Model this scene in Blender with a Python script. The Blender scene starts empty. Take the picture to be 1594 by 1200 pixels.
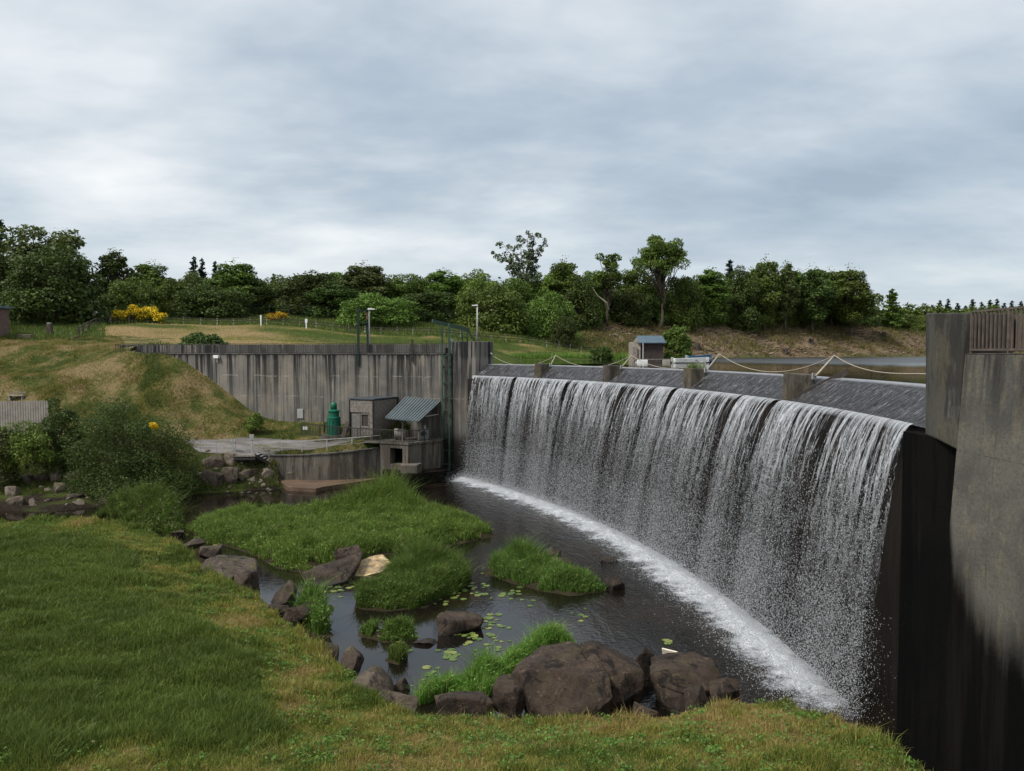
import bpy, math
import numpy as np
from mathutils import Vector, noise as mnoise

R_ = math.radians
rng = np.random.default_rng(11)
sc = bpy.context.scene
COL = sc.collection

# ------------------------------------------------------------------ camera geometry (used to survey the place from the photograph)
F, EYE, W0, H0 = 1200.0, 12.0, 1594, 1200
PITCH = math.atan(53 / F)
CP, SP = math.cos(PITCH), math.sin(PITCH)

def ray(px, py):
    x, y = (px - 797) / F, (600 - py) / F
    return np.array([x, CP + y * SP, -SP + y * CP])

def at(px, py, Y):
    d = ray(px, py)
    return np.array([0, 0, EYE]) + d * (Y / d[1])

def onz(px, py, z):
    d = ray(px, py)
    return np.array([0, 0, EYE]) + d * ((z - EYE) / d[2])

# ------------------------------------------------------------------ numpy noise
def _hash(ix, iy, seed):
    h = (ix.astype(np.int64) * 374761393 + iy.astype(np.int64) * 668265263 + seed * 1442695041) & 0x7fffffff
    h = ((h ^ (h >> 13)) * 1274126177) & 0x7fffffff
    return ((h ^ (h >> 16)) & 0xffff) / 65535.0

def vnoise(x, y, seed=0):
    x = np.asarray(x, float); y = np.asarray(y, float)
    ix, iy = np.floor(x), np.floor(y)
    fx, fy = x - ix, y - iy
    fx = fx * fx * (3 - 2 * fx); fy = fy * fy * (3 - 2 * fy)
    a, b = _hash(ix, iy, seed), _hash(ix + 1, iy, seed)
    c, d = _hash(ix, iy + 1, seed), _hash(ix + 1, iy + 1, seed)
    return (a * (1 - fx) + b * fx) * (1 - fy) + (c * (1 - fx) + d * fx) * fy

def fbm(x, y, seed=0, oct=4):
    s, a, t = 0, 1, 0
    for k in range(oct):
        s = s + a * vnoise(np.asarray(x) * 2 ** k, np.asarray(y) * 2 ** k, seed + k * 7); t += a; a *= .5
    return s / t

def inside(poly, x, y):
    poly = np.asarray(poly)[:, :2]; x = np.asarray(x); y = np.asarray(y)
    r = np.zeros(x.shape, bool); n = len(poly)
    for i in range(n):
        x1, y1 = poly[i]; x2, y2 = poly[(i + 1) % n]
        c = ((y1 > y) != (y2 > y)) & (x < (x2 - x1) * (y - y1) / (y2 - y1 + 1e-12) + x1)
        r ^= c
    return r

def seg_dist(poly, x, y, closed=True):
    poly = np.asarray(poly)[:, :2]; d = np.full(np.shape(x), 1e9); n = len(poly)
    for i in range(n if closed else n - 1):
        a, b = poly[i], poly[(i + 1) % n]; e = b - a
        t = np.clip(((x - a[0]) * e[0] + (y - a[1]) * e[1]) / (e @ e + 1e-12), 0, 1)
        d = np.minimum(d, np.hypot(x - a[0] - t * e[0], y - a[1] - t * e[1]))
    return d

class TPS:
    """smooth ground surface through surveyed points"""
    def __init__(s, pts, lam=0.02):
        p = np.asarray(pts, float); s.p = p[:, :2]; n = len(p)
        K = s._k(np.linalg.norm(s.p[:, None] - s.p[None], axis=2)) + lam * np.eye(n)
        P = np.c_[np.ones(n), s.p]
        A = np.block([[K, P], [P.T, np.zeros((3, 3))]])
        s.w = np.linalg.solve(A, np.r_[p[:, 2], 0, 0, 0])
    def _k(s, r):
        return np.where(r > 0, r * r * np.log(np.maximum(r, 1e-9)), 0) * 1e-2
    def __call__(s, x, y):
        x = np.asarray(x, float); y = np.asarray(y, float); sh = x.shape
        q = np.c_[x.ravel(), y.ravel()]; out = np.empty(len(q))
        for i in range(0, len(q), 20000):
            b = q[i:i + 20000]
            out[i:i + 20000] = s._k(np.linalg.norm(b[:, None] - s.p[None], axis=2)) @ s.w[:-3] + np.c_[np.ones(len(b)), b] @ s.w[-3:]
        return out.reshape(sh)

# ------------------------------------------------------------------ material helper
class M:
    def __init__(s, name):
        s.m = bpy.data.materials.new(name); s.m.use_nodes = True
        s.t = s.m.node_tree; s.t.nodes.clear()
        s.out = s.t.nodes.new('ShaderNodeOutputMaterial')
    def new(s, typ, **kw):
        n = s.t.nodes.new(typ)
        for k, v in kw.items(): setattr(n, k, v)
        return n
    def set(s, inp, v):
        if v is None: return
        if isinstance(v, bpy.types.NodeSocket): s.t.links.new(v, inp)
        elif isinstance(v, (tuple, list)) and inp.type == 'RGBA' and len(v) == 3: inp.default_value = (*v, 1)
        else: inp.default_value = v
    def pos(s): return s.new('ShaderNodeNewGeometry').outputs['Position']
    def island(s): return s.new('ShaderNodeNewGeometry').outputs['Random Per Island']
    def objrand(s): return s.new('ShaderNodeObjectInfo').outputs['Random']
    def obj(s): return s.new('ShaderNodeTexCoord').outputs['Object']
    def uv(s): return s.new('ShaderNodeTexCoord').outputs['UV']
    def attr(s, name): return s.new('ShaderNodeAttribute', attribute_name=name).outputs['Fac']
    def mapping(s, v, scale=(1, 1, 1), loc=(0, 0, 0), rot=(0, 0, 0)):
        n = s.new('ShaderNodeMapping'); s.set(n.inputs[0], v); n.inputs['Scale'].default_value = scale
        n.inputs['Location'].default_value = loc; n.inputs['Rotation'].default_value = rot
        return n.outputs[0]
    def noise(s, v, scale=1, detail=4, rough=.55, dist=0, col=False):
        n = s.new('ShaderNodeTexNoise'); s.set(n.inputs['Vector'], v); n.inputs['Scale'].default_value = scale
        n.inputs['Detail'].default_value = detail; n.inputs['Roughness'].default_value = rough; n.inputs['Distortion'].default_value = dist
        return n.outputs['Color' if col else 'Fac']
    def voro(s, v, scale=1, feature='F1', rnd=1):
        n = s.new('ShaderNodeTexVoronoi', feature=feature); s.set(n.inputs['Vector'], v); n.inputs['Scale'].default_value = scale
        n.inputs['Randomness'].default_value = rnd
        return n.outputs['Distance']
    def ramp(s, f, stops):
        n = s.new('ShaderNodeValToRGB'); s.set(n.inputs[0], f); e = n.color_ramp.elements
        while len(e) < len(stops): e.new(.5)
        for k, (p, c) in zip(e, stops):
            k.position = p; k.color = (c, c, c, 1) if not isinstance(c, (tuple, list)) else (*c, 1)
        return n.outputs[0]
    def math(s, op, a, b=None, c=None, clamp=False):
        n = s.new('ShaderNodeMath', operation=op, use_clamp=clamp); s.set(n.inputs[0], a); s.set(n.inputs[1], b)
        if c is not None: s.set(n.inputs[2], c)
        return n.outputs[0]
    def smooth(s, v, a, b, lo=0., hi=1.):
        n = s.new('ShaderNodeMapRange', interpolation_type='SMOOTHSTEP'); s.set(n.inputs[0], v)
        for i, q in enumerate((a, b, lo, hi)): s.set(n.inputs[1 + i], q)
        return n.outputs[0]
    def mix(s, f, a, b, mode='MIX'):
        n = s.new('ShaderNodeMix', data_type='RGBA', blend_type=mode); s.set(n.inputs[0], f); s.set(n.inputs[6], a); s.set(n.inputs[7], b)
        return n.outputs[2]
    def sep(s, v):
        n = s.new('ShaderNodeSeparateXYZ'); s.set(n.inputs[0], v); return n.outputs
    def comb(s, x=0., y=0., z=0.):
        n = s.new('ShaderNodeCombineXYZ'); s.set(n.inputs[0], x); s.set(n.inputs[1], y); s.set(n.inputs[2], z); return n.outputs[0]
    def bump(s, h, strength=.3, dist=.05, normal=None):
        n = s.new('ShaderNodeBump'); s.set(n.inputs['Height'], h); s.set(n.inputs['Strength'], strength); n.inputs['Distance'].default_value = dist
        if normal is not None: s.set(n.inputs['Normal'], normal)
        return n.outputs[0]
    def bsdf(s, col, rough=.8, normal=None, metal=0., spec=.5, alpha=None):
        n = s.new('ShaderNodeBsdfPrincipled'); s.set(n.inputs['Base Color'], col); s.set(n.inputs['Roughness'], rough)
        s.set(n.inputs['Metallic'], metal); s.set(n.inputs['Specular IOR Level'], spec)
        if normal is not None: s.set(n.inputs['Normal'], normal)
        if alpha is not None: s.set(n.inputs['Alpha'], alpha)
        return n.outputs[0]
    def shmix(s, f, a, b):
        n = s.new('ShaderNodeMixShader'); s.set(n.inputs[0], f); s.set(n.inputs[1], a); s.set(n.inputs[2], b); return n.outputs[0]
    def done(s, sh):
        s.t.links.new(sh, s.out.inputs['Surface']); return s.m

def leaf_mat(name, a, b, c=None, transl=.25, attr=None, dry=None, spec=.25, patch=.35, dead=None):
    q = M(name)
    i = q.island()
    col = q.ramp(i, [(0, a), (.55, b), (1, c or b)])
    if dead: col = q.mix(q.smooth(i, .93, .94), col, dead)
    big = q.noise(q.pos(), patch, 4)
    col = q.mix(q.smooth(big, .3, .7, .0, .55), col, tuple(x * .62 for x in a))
    if attr:
        ta = q.attr(attr); mid = (c[0] * 1.25, c[1] * 1.05, c[2] * .9)
        col = q.mix(q.smooth(ta, 0, .5), col, q.ramp(i, [(0, tuple(x * .7 for x in mid)), (.6, mid), (1, tuple(x * 1.3 for x in mid))]))
        col = q.mix(q.smooth(ta, .5, 1), col, q.ramp(i, [(0, tuple(x * .65 for x in dry)), (.6, dry), (1, tuple(min(1, x * 1.35) for x in dry))]))
    r = q.objrand()
    h = q.new('ShaderNodeHueSaturation'); q.set(h.inputs['Hue'], q.math('MULTIPLY_ADD', r, .03, .485)); q.set(h.inputs['Value'], q.math('MULTIPLY_ADD', r, .5, .75))
    q.set(h.inputs['Saturation'], 1.0); q.set(h.inputs['Color'], col); col = h.outputs[0]
    s1 = q.bsdf(col, .55, spec=spec)
    tr = q.new('ShaderNodeBsdfTranslucent'); q.set(tr.inputs[0], col)
    return q.done(q.shmix(transl, s1, tr.outputs[0]))

def simple(name, col, rough=.6, metal=0., var=.25, scale=6, bump=.15, spec=.4):
    q = M(name); p = q.obj()
    n = q.noise(p, scale, 5, .65)
    c = q.mix(q.smooth(n, .3, .7), tuple(x * (1 - var) for x in col), tuple(min(1, x * (1 + var)) for x in col))
    return q.done(q.bsdf(c, q.math('MULTIPLY_ADD', n, .25, rough - .12), q.bump(q.noise(p, scale * 5, 4), bump, .01), metal, spec))

def concrete(name, light, dark, streak=.9, stain=(.02, .02, .02), stain_amt=.7, zscale=.05, lines=(), rough=.85, wx=1., warm=None, pit=.4, top=None, spec=.25, wet=False):
    q = M(name); p = q.pos()
    big = q.noise(p, .22, 4, .6)
    fine = q.noise(p, 9, 6, .7)
    c = q.mix(q.smooth(big, .3, .7), light, dark)
    if warm:
        c = q.mix(q.smooth(q.noise(q.mapping(p, (1, 1, 1), (9, 3, 2)), .5, 4), .45, .7, 0, .6), c, warm)
    c = q.mix(q.smooth(fine, .25, .8, 0, .35), c, tuple(x * .5 for x in dark))
    sv = q.mapping(p, (wx, wx, zscale))
    s1 = q.noise(sv, streak, 5, .7, .15)
    s2 = q.noise(q.mapping(sv, (1, 1, 1), (31, 5, 0)), streak * 3.1, 4, .6)
    z = q.sep(p)[2]
    m = q.math('ADD', q.smooth(s1, .46, .575), q.smooth(s2, .54, .66, 0, .7), clamp=True)
    m = q.math('MULTIPLY', m, stain_amt)
    if top:   # run-off stains start from the coping
        m = q.math('MULTIPLY', m, q.smooth(z, top[0], top[1], .55, 1.0))
        m = q.math('ADD', m, q.math('MULTIPLY', q.smooth(z, top[1] - .6, top[1], 0, .5), q.smooth(s2, .35, .6)), clamp=True)
    c = q.mix(m, c, stain)
    pale = q.math('MULTIPLY', q.smooth(q.noise(q.mapping(sv, (1, 1, 1), (7, 77, 3)), streak * 2.2, 4, .6), .6, .7), .5)
    c = q.mix(pale, c, tuple(min(1, x * 1.5) for x in light))
    for zl in lines:
        w = q.math('ABSOLUTE', q.math('SUBTRACT', q.math('ADD', z, q.math('MULTIPLY', q.noise(p, .6, 3), .3)), zl + .15))
        k = q.math('MULTIPLY', q.smooth(w, .01, .07, 1, 0), q.smooth(q.noise(q.mapping(p, (1, 1, 1), (0, 0, zl)), .9, 5, .7), .48, .62))
        c = q.mix(q.math('MULTIPLY', k, .5), c, (.42, .40, .37))
    if wet:
        ps = q.sep(p); k = q.math('MULTIPLY', q.smooth(q.math('ADD', ps[2], q.math('MULTIPLY', fine, 1.4)), 3.8, 5.6, 1, 0), q.smooth(q.math('ADD', ps[0], q.math('MULTIPLY', big, 2.)), -9.5, -5.5)); c = q.mix(q.math('MULTIPLY', k, .93), c, (.010, .009, .008))
    pits = q.smooth(q.voro(p, 14), .0, .16, 0, 1)
    h = q.math('ADD', q.math('MULTIPLY', fine, .6), q.math('MULTIPLY', pits, pit))
    return q.done(q.bsdf(c, rough, q.bump(h, .7, .035), 0, spec))

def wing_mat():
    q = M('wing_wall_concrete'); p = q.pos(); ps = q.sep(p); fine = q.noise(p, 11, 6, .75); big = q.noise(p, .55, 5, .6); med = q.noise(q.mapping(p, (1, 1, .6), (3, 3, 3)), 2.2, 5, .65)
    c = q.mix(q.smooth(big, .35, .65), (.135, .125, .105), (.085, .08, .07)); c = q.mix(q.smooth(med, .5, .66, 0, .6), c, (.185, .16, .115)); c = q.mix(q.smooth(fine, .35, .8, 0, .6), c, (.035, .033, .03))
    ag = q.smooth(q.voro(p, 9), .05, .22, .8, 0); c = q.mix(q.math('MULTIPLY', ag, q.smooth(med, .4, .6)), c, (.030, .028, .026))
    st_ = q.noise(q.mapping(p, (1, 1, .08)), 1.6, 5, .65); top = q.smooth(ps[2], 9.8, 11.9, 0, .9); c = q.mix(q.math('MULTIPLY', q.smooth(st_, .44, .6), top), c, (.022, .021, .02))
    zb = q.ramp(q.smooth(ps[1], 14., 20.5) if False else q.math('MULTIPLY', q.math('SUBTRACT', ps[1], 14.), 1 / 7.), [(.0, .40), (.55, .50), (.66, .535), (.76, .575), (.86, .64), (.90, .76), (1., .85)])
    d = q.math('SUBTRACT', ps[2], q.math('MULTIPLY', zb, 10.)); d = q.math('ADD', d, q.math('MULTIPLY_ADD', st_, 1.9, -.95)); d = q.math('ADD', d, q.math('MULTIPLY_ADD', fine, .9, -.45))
    k = q.smooth(d, -.75, .95); blk = q.mix(q.smooth(st_, .4, .65), (.0035, .0033, .0032), (.010, .0085, .0075)); c = q.mix(k, blk, c)  # black base: wet algae plus the shade there, both painted into the wall colour
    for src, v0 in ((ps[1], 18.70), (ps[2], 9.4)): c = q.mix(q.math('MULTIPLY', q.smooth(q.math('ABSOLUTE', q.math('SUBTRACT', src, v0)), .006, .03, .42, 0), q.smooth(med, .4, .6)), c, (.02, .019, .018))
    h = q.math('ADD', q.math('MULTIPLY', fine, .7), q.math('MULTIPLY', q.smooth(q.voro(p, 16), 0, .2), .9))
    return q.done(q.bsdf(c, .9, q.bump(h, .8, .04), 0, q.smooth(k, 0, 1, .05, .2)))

def earth(name, cols, scale=.6, bumpd=.08):
    q = M(name); p = q.pos()
    n = q.noise(p, scale, 6, .65); n2 = q.noise(p, scale * 7, 6, .7)
    c = q.ramp(q.math('MULTIPLY_ADD', n2, .45, q.math('MULTIPLY', n, .55)), [(.36, cols[0]), (.5, cols[1]), (.64, cols[2])])
    return q.done(q.bsdf(c, .95, q.bump(n2, .8, bumpd), 0, .15))

def turf(name, green, dark, straw, bumpd=.1, soil=None):
    """ground under short grass; 'tone' says how straw-dry the turf is"""
    q = M(name); p = q.pos()
    n = q.noise(p, .5, 5, .6); n2 = q.noise(p, 3.3, 6, .75); n3 = q.noise(q.mapping(p, (1, 1, 1), (4, 9, 1)), 14, 4, .7)
    g = q.mix(q.smooth(n, .35, .65), green, dark)
    g = q.mix(q.smooth(n3, .3, .75, 0, .55), g, tuple(x * .45 for x in dark))
    s = q.mix(q.smooth(n3, .3, .7), straw, tuple(x * .6 for x in straw))
    t = q.math('ADD', q.attr('tone'), q.math('MULTIPLY_ADD', n2, .9, -.45), clamp=True)
    c = q.mix(q.smooth(t, .3, .75), g, s)
    if soil: c = q.mix(q.attr('soil'), c, q.mix(q.smooth(n2, .35, .65), soil, tuple(x * .35 for x in soil)))
    return q.done(q.bsdf(c, .95, q.bump(q.math('ADD', n2, n3), .9, bumpd), 0, .1))

# ------------------------------------------------------------------ mesh helpers
def link(o, parent=None):
    COL.objects.link(o)
    if parent is not None: o.parent = parent
    return o

def np_mesh(name, V, faces, mat=None, parent=None, smooth=False, attrs=None, uv=None):
    """faces: list of (n,k) int arrays"""
    V = np.asarray(V, np.float32)
    if parent is not None: V = V - np.array(parent.location, np.float32)
    me = bpy.data.meshes.new(name)
    faces = [np.asarray(f, np.int32) for f in faces if len(f)]
    loops = np.concatenate([f.ravel() for f in faces])
    tot = np.concatenate([np.full(len(f), f.shape[1], np.int32) for f in faces])
    me.vertices.add(len(V)); me.vertices.foreach_set('co', V.ravel())
    me.loops.add(len(loops)); me.loops.foreach_set('vertex_index', loops)
    me.polygons.add(len(tot)); me.polygons.foreach_set('loop_start', np.r_[0, np.cumsum(tot)[:-1]].astype(np.int32))
    me.polygons.foreach_set('loop_total', tot)
    if smooth: me.polygons.foreach_set('use_smooth', np.ones(len(tot), bool))
    for k, a in (attrs or {}).items():
        at_ = me.attributes.new(k, 'FLOAT', 'POINT'); at_.data.foreach_set('value', np.asarray(a, np.float32))
    if uv is not None:
        l = me.uv_layers.new(name='UVMap'); l.data.foreach_set('uv', np.asarray(uv, np.float32)[loops].ravel())
    me.update(calc_edges=True); me.validate()
    o = bpy.data.objects.new(name, me)
    if mat: me.materials.append(mat)
    return link(o, parent)

class MB:
    def __init__(s): s.v = []; s.f = []
    def add(s, vs, fs):
        b = len(s.v); s.v += [tuple(map(float, q)) for q in vs]; s.f += [tuple(b + i for i in q) for q in fs]; return s
    def prism(s, base, z0, z1, top=None):
        """vertical prism over a plan polygon; top = another polygon for a batter"""
        n = len(base); top = base if top is None else top
        z0 = [z0] * n if np.isscalar(z0) else z0; z1 = [z1] * n if np.isscalar(z1) else z1
        a = sum(base[i][0] * base[(i + 1) % n][1] - base[(i + 1) % n][0] * base[i][1] for i in range(n))
        vs = [(p[0], p[1], z) for p, z in zip(base, z0)] + [(p[0], p[1], z) for p, z in zip(top, z1)]
        fs = [tuple(range(n))[::-1], tuple(range(n, 2 * n))] + [(i, (i + 1) % n, n + (i + 1) % n, n + i) for i in range(n)]
        if a < 0: fs = [q[::-1] for q in fs]
        return s.add(vs, fs)
    def box(s, c, size, rz=0.):
        x, y, z = [q / 2 for q in size]; co, si = math.cos(rz), math.sin(rz)
        pl = [(c[0] + a * co - b * si, c[1] + a * si + b * co) for a, b in ((-x, -y), (x, -y), (x, y), (-x, y))]
        return s.prism(pl, c[2] - z, c[2] + z)
    def bar(s, p, q, w, h=None, up=(0, 0, 1)):
        """rectangular bar from p to q"""
        h = h or w; p = Vector(p); q = Vector(q); d = (q - p).normalized(); u = Vector(up)
        if abs(d.dot(u)) > .98: u = Vector((1, 0, 0))
        r = d.cross(u).normalized(); u = r.cross(d).normalized()
        vs = [e + r * a * w / 2 + u * b * h / 2 for e in (p, q) for a, b in ((-1, -1), (1, -1), (1, 1), (-1, 1))]
        return s.add(vs, [(3, 2, 1, 0), (4, 5, 6, 7)] + [(i, (i + 1) % 4, 4 + (i + 1) % 4, 4 + i) for i in range(4)])
    def tube(s, pts, rad, n=8, cap=True):
        pts = [Vector(p) for p in pts]; k = len(pts); rad = [rad] * k if np.isscalar(rad) else rad; b = len(s.v); prev = None
        for i, p in enumerate(pts):
            d = (pts[min(i + 1, k - 1)] - pts[max(i - 1, 0)]).normalized()
            u = prev if prev is not None else (Vector((1, 0, 0)) if abs(d.z) > .9 else Vector((0, 0, 1)))
            r = d.cross(u)
            if r.length < 1e-4: r = d.cross(Vector((0.3, 1, 0.2)))
            r.normalize(); u = r.cross(d).normalized(); prev = u
            for j in range(n):
                a = 2 * math.pi * j / n; v = p + (r * math.cos(a) + u * math.sin(a)) * rad[i]; s.v.append(tuple(v))
        for i in range(k - 1):
            for j in range(n):
                s.f.append((b + i * n + j, b + i * n + (j + 1) % n, b + (i + 1) * n + (j + 1) % n, b + (i + 1) * n + j))
        if cap: s.f.append(tuple(b + j for j in range(n))[::-1]); s.f.append(tuple(b + (k - 1) * n + j for j in range(n)))
        return s
    def lathe(s, c, prof, n=20):
        """prof: (radius, z) bottom to top"""
        b = len(s.v)
        for r, z in prof:
            for j in range(n):
                a = 2 * math.pi * j / n; s.v.append((c[0] + r * math.cos(a), c[1] + r * math.sin(a), c[2] + z))
        for i in range(len(prof) - 1):
            for j in range(n): s.f.append((b + i * n + j, b + i * n + (j + 1) % n, b + (i + 1) * n + (j + 1) % n, b + (i + 1) * n + j))
        s.f.append(tuple(b + j for j in range(n))[::-1]); s.f.append(tuple(b + (len(prof) - 1) * n + j for j in range(n)))
        return s
    def build(s, name, mat, parent=None, bevel=0, smooth=False):
        me = bpy.data.meshes.new(name); off = np.array(parent.location) if parent is not None else np.zeros(3)
        me.from_pydata([tuple(np.array(v) - off) for v in s.v], [], s.f); me.update()
        if smooth: me.polygons.foreach_set('use_smooth', np.ones(len(me.polygons), bool))
        me.materials.append(mat); o = bpy.data.objects.new(name, me); link(o, parent)
        if bevel:
            b = o.modifiers.new('bevel', 'BEVEL'); b.width = bevel; b.segments = 2; b.limit_method = 'ANGLE'
        return o

def thing(name, label, cat, loc=(0, 0, 0), group=None):
    o = bpy.data.objects.new(name, None); o.empty_display_size = .3; o.location = tuple(map(float, loc)); link(o)
    return tag(o, label, cat, group)

def tag(o, label=None, cat=None, group=None, kind=None):
    if label: o['label'] = label
    if cat: o['category'] = cat
    if group: o['group'] = group
    if kind: o['kind'] = kind
    return o

def struct(o): o['kind'] = 'structure'; return o

def copy_thing(root, loc, rz=0., scale=(1, 1, 1), label=None):
    r = root.copy(); COL.objects.link(r); r.location = loc; r.rotation_euler = (0, 0, rz); r.scale = scale
    if label: r['label'] = label
    for ch in list(root.children):
        c = ch.copy(); COL.objects.link(c); c.parent = r
        for g in list(ch.children):
            d = g.copy(); COL.objects.link(d); d.parent = c
    return r

# ------------------------------------------------------------------ foliage builders
def leaf_quads(P, N, size, r, stretch=1.5):
    """diamond leaves at P facing N"""
    n = len(P); t = r.normal(size=(n, 3)); t -= (t * N).sum(1, keepdims=True) * N; t /= np.linalg.norm(t, axis=1, keepdims=True) + 1e-9
    b = np.cross(N, t); s = (size * r.uniform(.55, 1.4, n))[:, None]
    V = np.stack([P - t * s * .5 * stretch, P + b * s * .42 + N * s * .12, P + t * s * .5 * stretch, P - b * s * .42 + N * s * .12], 1).reshape(-1, 3)
    Fq = np.arange(4 * n).reshape(n, 4)
    return V, Fq

def lobe_leaves(lobes, n, size, r, shell=.55, upper=.25):
    """leaves through the volume of many overlapping lobes; lobes: (cx,cy,cz,rx,ry,rz)"""
    L = np.asarray(lobes); w = (L[:, 3] * L[:, 4]) ** .9; k = r.choice(len(L), n, p=w / w.sum())
    d = r.normal(size=(n, 3)); d[:, 2] += upper; d /= np.linalg.norm(d, axis=1, keepdims=True)
    rad = r.uniform(shell ** 3, 1, n) ** (1 / 3) * (1 + np.clip(.10 * r.normal(size=n), -.3, .14))
    P = L[k, :3] + d * L[k, 3:] * rad[:, None]
    N = d * .55 + r.normal(size=(n, 3)) * .55 + np.array([0, 0, .35]); N /= np.linalg.norm(N, axis=1, keepdims=True)
    return leaf_quads(P, N, size, r)

def blades(P, h, w, r, lean=.35, seg=2, dirs=None):
    """grass blades rooted at P; seg 1 = one triangle, 2 = bent blade"""
    n = len(P); a = r.uniform(0, 2 * np.pi, n); ld = r.uniform(0, 2 * np.pi, n)
    side = np.c_[np.cos(a), np.sin(a), np.zeros(n)] * (w / 2)[:, None]
    l = (h * np.abs(r.normal(0, lean, n)))[:, None]; L = np.c_[np.cos(ld), np.sin(ld), np.zeros(n)] * l
    up = np.c_[np.zeros(n), np.zeros(n), h]
    if seg == 1:
        V = np.stack([P - side, P + side, P + up * .95 + L], 1).reshape(-1, 3)
        return V, [np.arange(3 * n).reshape(n, 3)]
    m = P + up * .6 + L * .35
    V = np.stack([P - side, P + side, m + side * .75, m - side * .75, P + up * .95 + L * 1.15], 1).reshape(-1, 3)
    b = np.arange(n)[:, None] * 5
    return V, [b + np.array([[0, 1, 2, 3]]), b + np.array([[3, 2, 4]])]

def branch_path(a, b, r, wob=.08, k=4):
    a = np.array(a, float); b = np.array(b, float); L = np.linalg.norm(b - a); out = []
    for i in range(k + 1):
        t = i / k; p = a + (b - a) * t; p[2] += L * .12 * math.sin(math.pi * t) * .6
        if 0 < i < k: p += r.normal(0, wob * L * .5, 3)
        out.append(tuple(p))
    return out

def tree_meshes(H, W, bole, K, n, leaf, seed, lobe=.4, shape='round', lean=0., twigs=0, core=True):
    """one tree at the origin: returns trunk MB and crown (V,F)"""
    r = np.random.default_rng(seed); lobes = []; cz = bole + (H - bole) * .5; hz = (H - bole) * .5
    for i in range(K):
        for _ in range(40):
            d = r.normal(size=3); d /= np.linalg.norm(d); q = r.uniform(.35, .82)
            if shape == 'vase' and d[2] < -.35: continue
            if shape == 'dome' and d[2] < -.6: continue
            break
        wz = 1.0
        if shape == 'oval': wz = 1 - .35 * max(0, d[2])
        if shape == 'cone': wz = 1 - .75 * (d[2] * q * .5 + .5)
        c = np.array([d[0] * W / 2 * q * wz, d[1] * W / 2 * q * wz, cz + d[2] * hz * q])
        lr = W / 2 * lobe * r.uniform(.7, 1.25) * (wz ** .5)
        lobes.append((*c, lr, lr, lr * r.uniform(.55, .85)))
    mb = MB(); tr = max(.12, H * .017)
    top = np.array([lean * H, 0, bole + (H - bole) * .62])
    path = branch_path((0, 0, -.4), top, r, .03, 6)
    mb.tube(path, [tr * (1.35 if i == 0 else 1) * (1 - .8 * i / 6) for i in range(7)], 8)
    for L in lobes:
        t = np.clip((L[2] - bole) / (H - bole) * .55 + .15 + r.uniform(-.1, .05), .12, .9) * 6
        i = int(t); f = t - i; p = np.array(path[i]) * (1 - f) + np.array(path[min(i + 1, 6)]) * f
        if p[2] > L[2] - .2: p = np.array(path[2]) * .5 + np.array(path[3]) * .5
        b0 = tr * (1 - .8 * t / 6) * .5
        pp = branch_path(p, L[:3], r, .07, 4); mb.tube(pp, [b0 * (1 - .2 * k) + .012 for k in range(5)], 5)
        for _ in range(twigs):
            d = r.normal(size=3); d[2] = abs(d[2]); d /= np.linalg.norm(d); s = np.array(pp[r.integers(2, 5)])
            mb.tube(branch_path(s, s + d * L[3] * 1.05, r, .1, 3), [.05, .035, .025, .012], 4)
    if shape == 'dome' and core:
        lobes.append((0, 0, cz - hz * .15, W * .36, W * .36, hz * .75))
        for i in range(int(K * .5)): a = r.uniform(0, 6.283); lobes.append((math.cos(a) * W * .33, math.sin(a) * W * .33, bole + hz * r.uniform(.0, .5), W * .17, W * .17, hz * .3))
    if shape == 'oval' and core: lobes.append((0, 0, cz, W * .3, W * .3, hz * .85))
    V, Fq = lobe_leaves(lobes, n, leaf, r)
    return mb, V, Fq

def conifer_meshes(H, W, n, leaf, seed):
    r = np.random.default_rng(seed); mb = MB()
    mb.tube([(0, 0, -.4), (0, 0, H * .5), (0, 0, H * .985)], [H * .016, H * .01, .02], 6); P = []; N = []
    k = int(H * 2.0)
    for i in range(k):
        f = (i + r.uniform(-.3, .3)) / k; z = H * (.12 + .86 * f); L = W / 2 * (1 - f) ** .85 * r.uniform(.6, 1.15) + .15
        for _ in range(4):
            a = r.uniform(0, 6.283); d = np.array([math.cos(a), math.sin(a), -.18 + .35 * f])
            mb.tube([(0, 0, z), tuple(np.array([0, 0, z]) + d * L)], [.05, .015], 3, cap=False)
            m = max(3, int(n / (k * 4) * (L / (W / 4))))
            t = r.uniform(.1, 1.05, m)[:, None]; P.append(np.array([0, 0, z]) + d * L * t + r.normal(0, .16 + .05 * L, (m, 3)) * np.array([1, 1, .5]))
    P = np.concatenate(P); N = r.normal(size=P.shape) * .6 + np.array([0, 0, .8]); N /= np.linalg.norm(N, axis=1, keepdims=True)
    V, Fq = leaf_quads(P, N, leaf, r, 2.0)
    return mb, V, Fq

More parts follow.
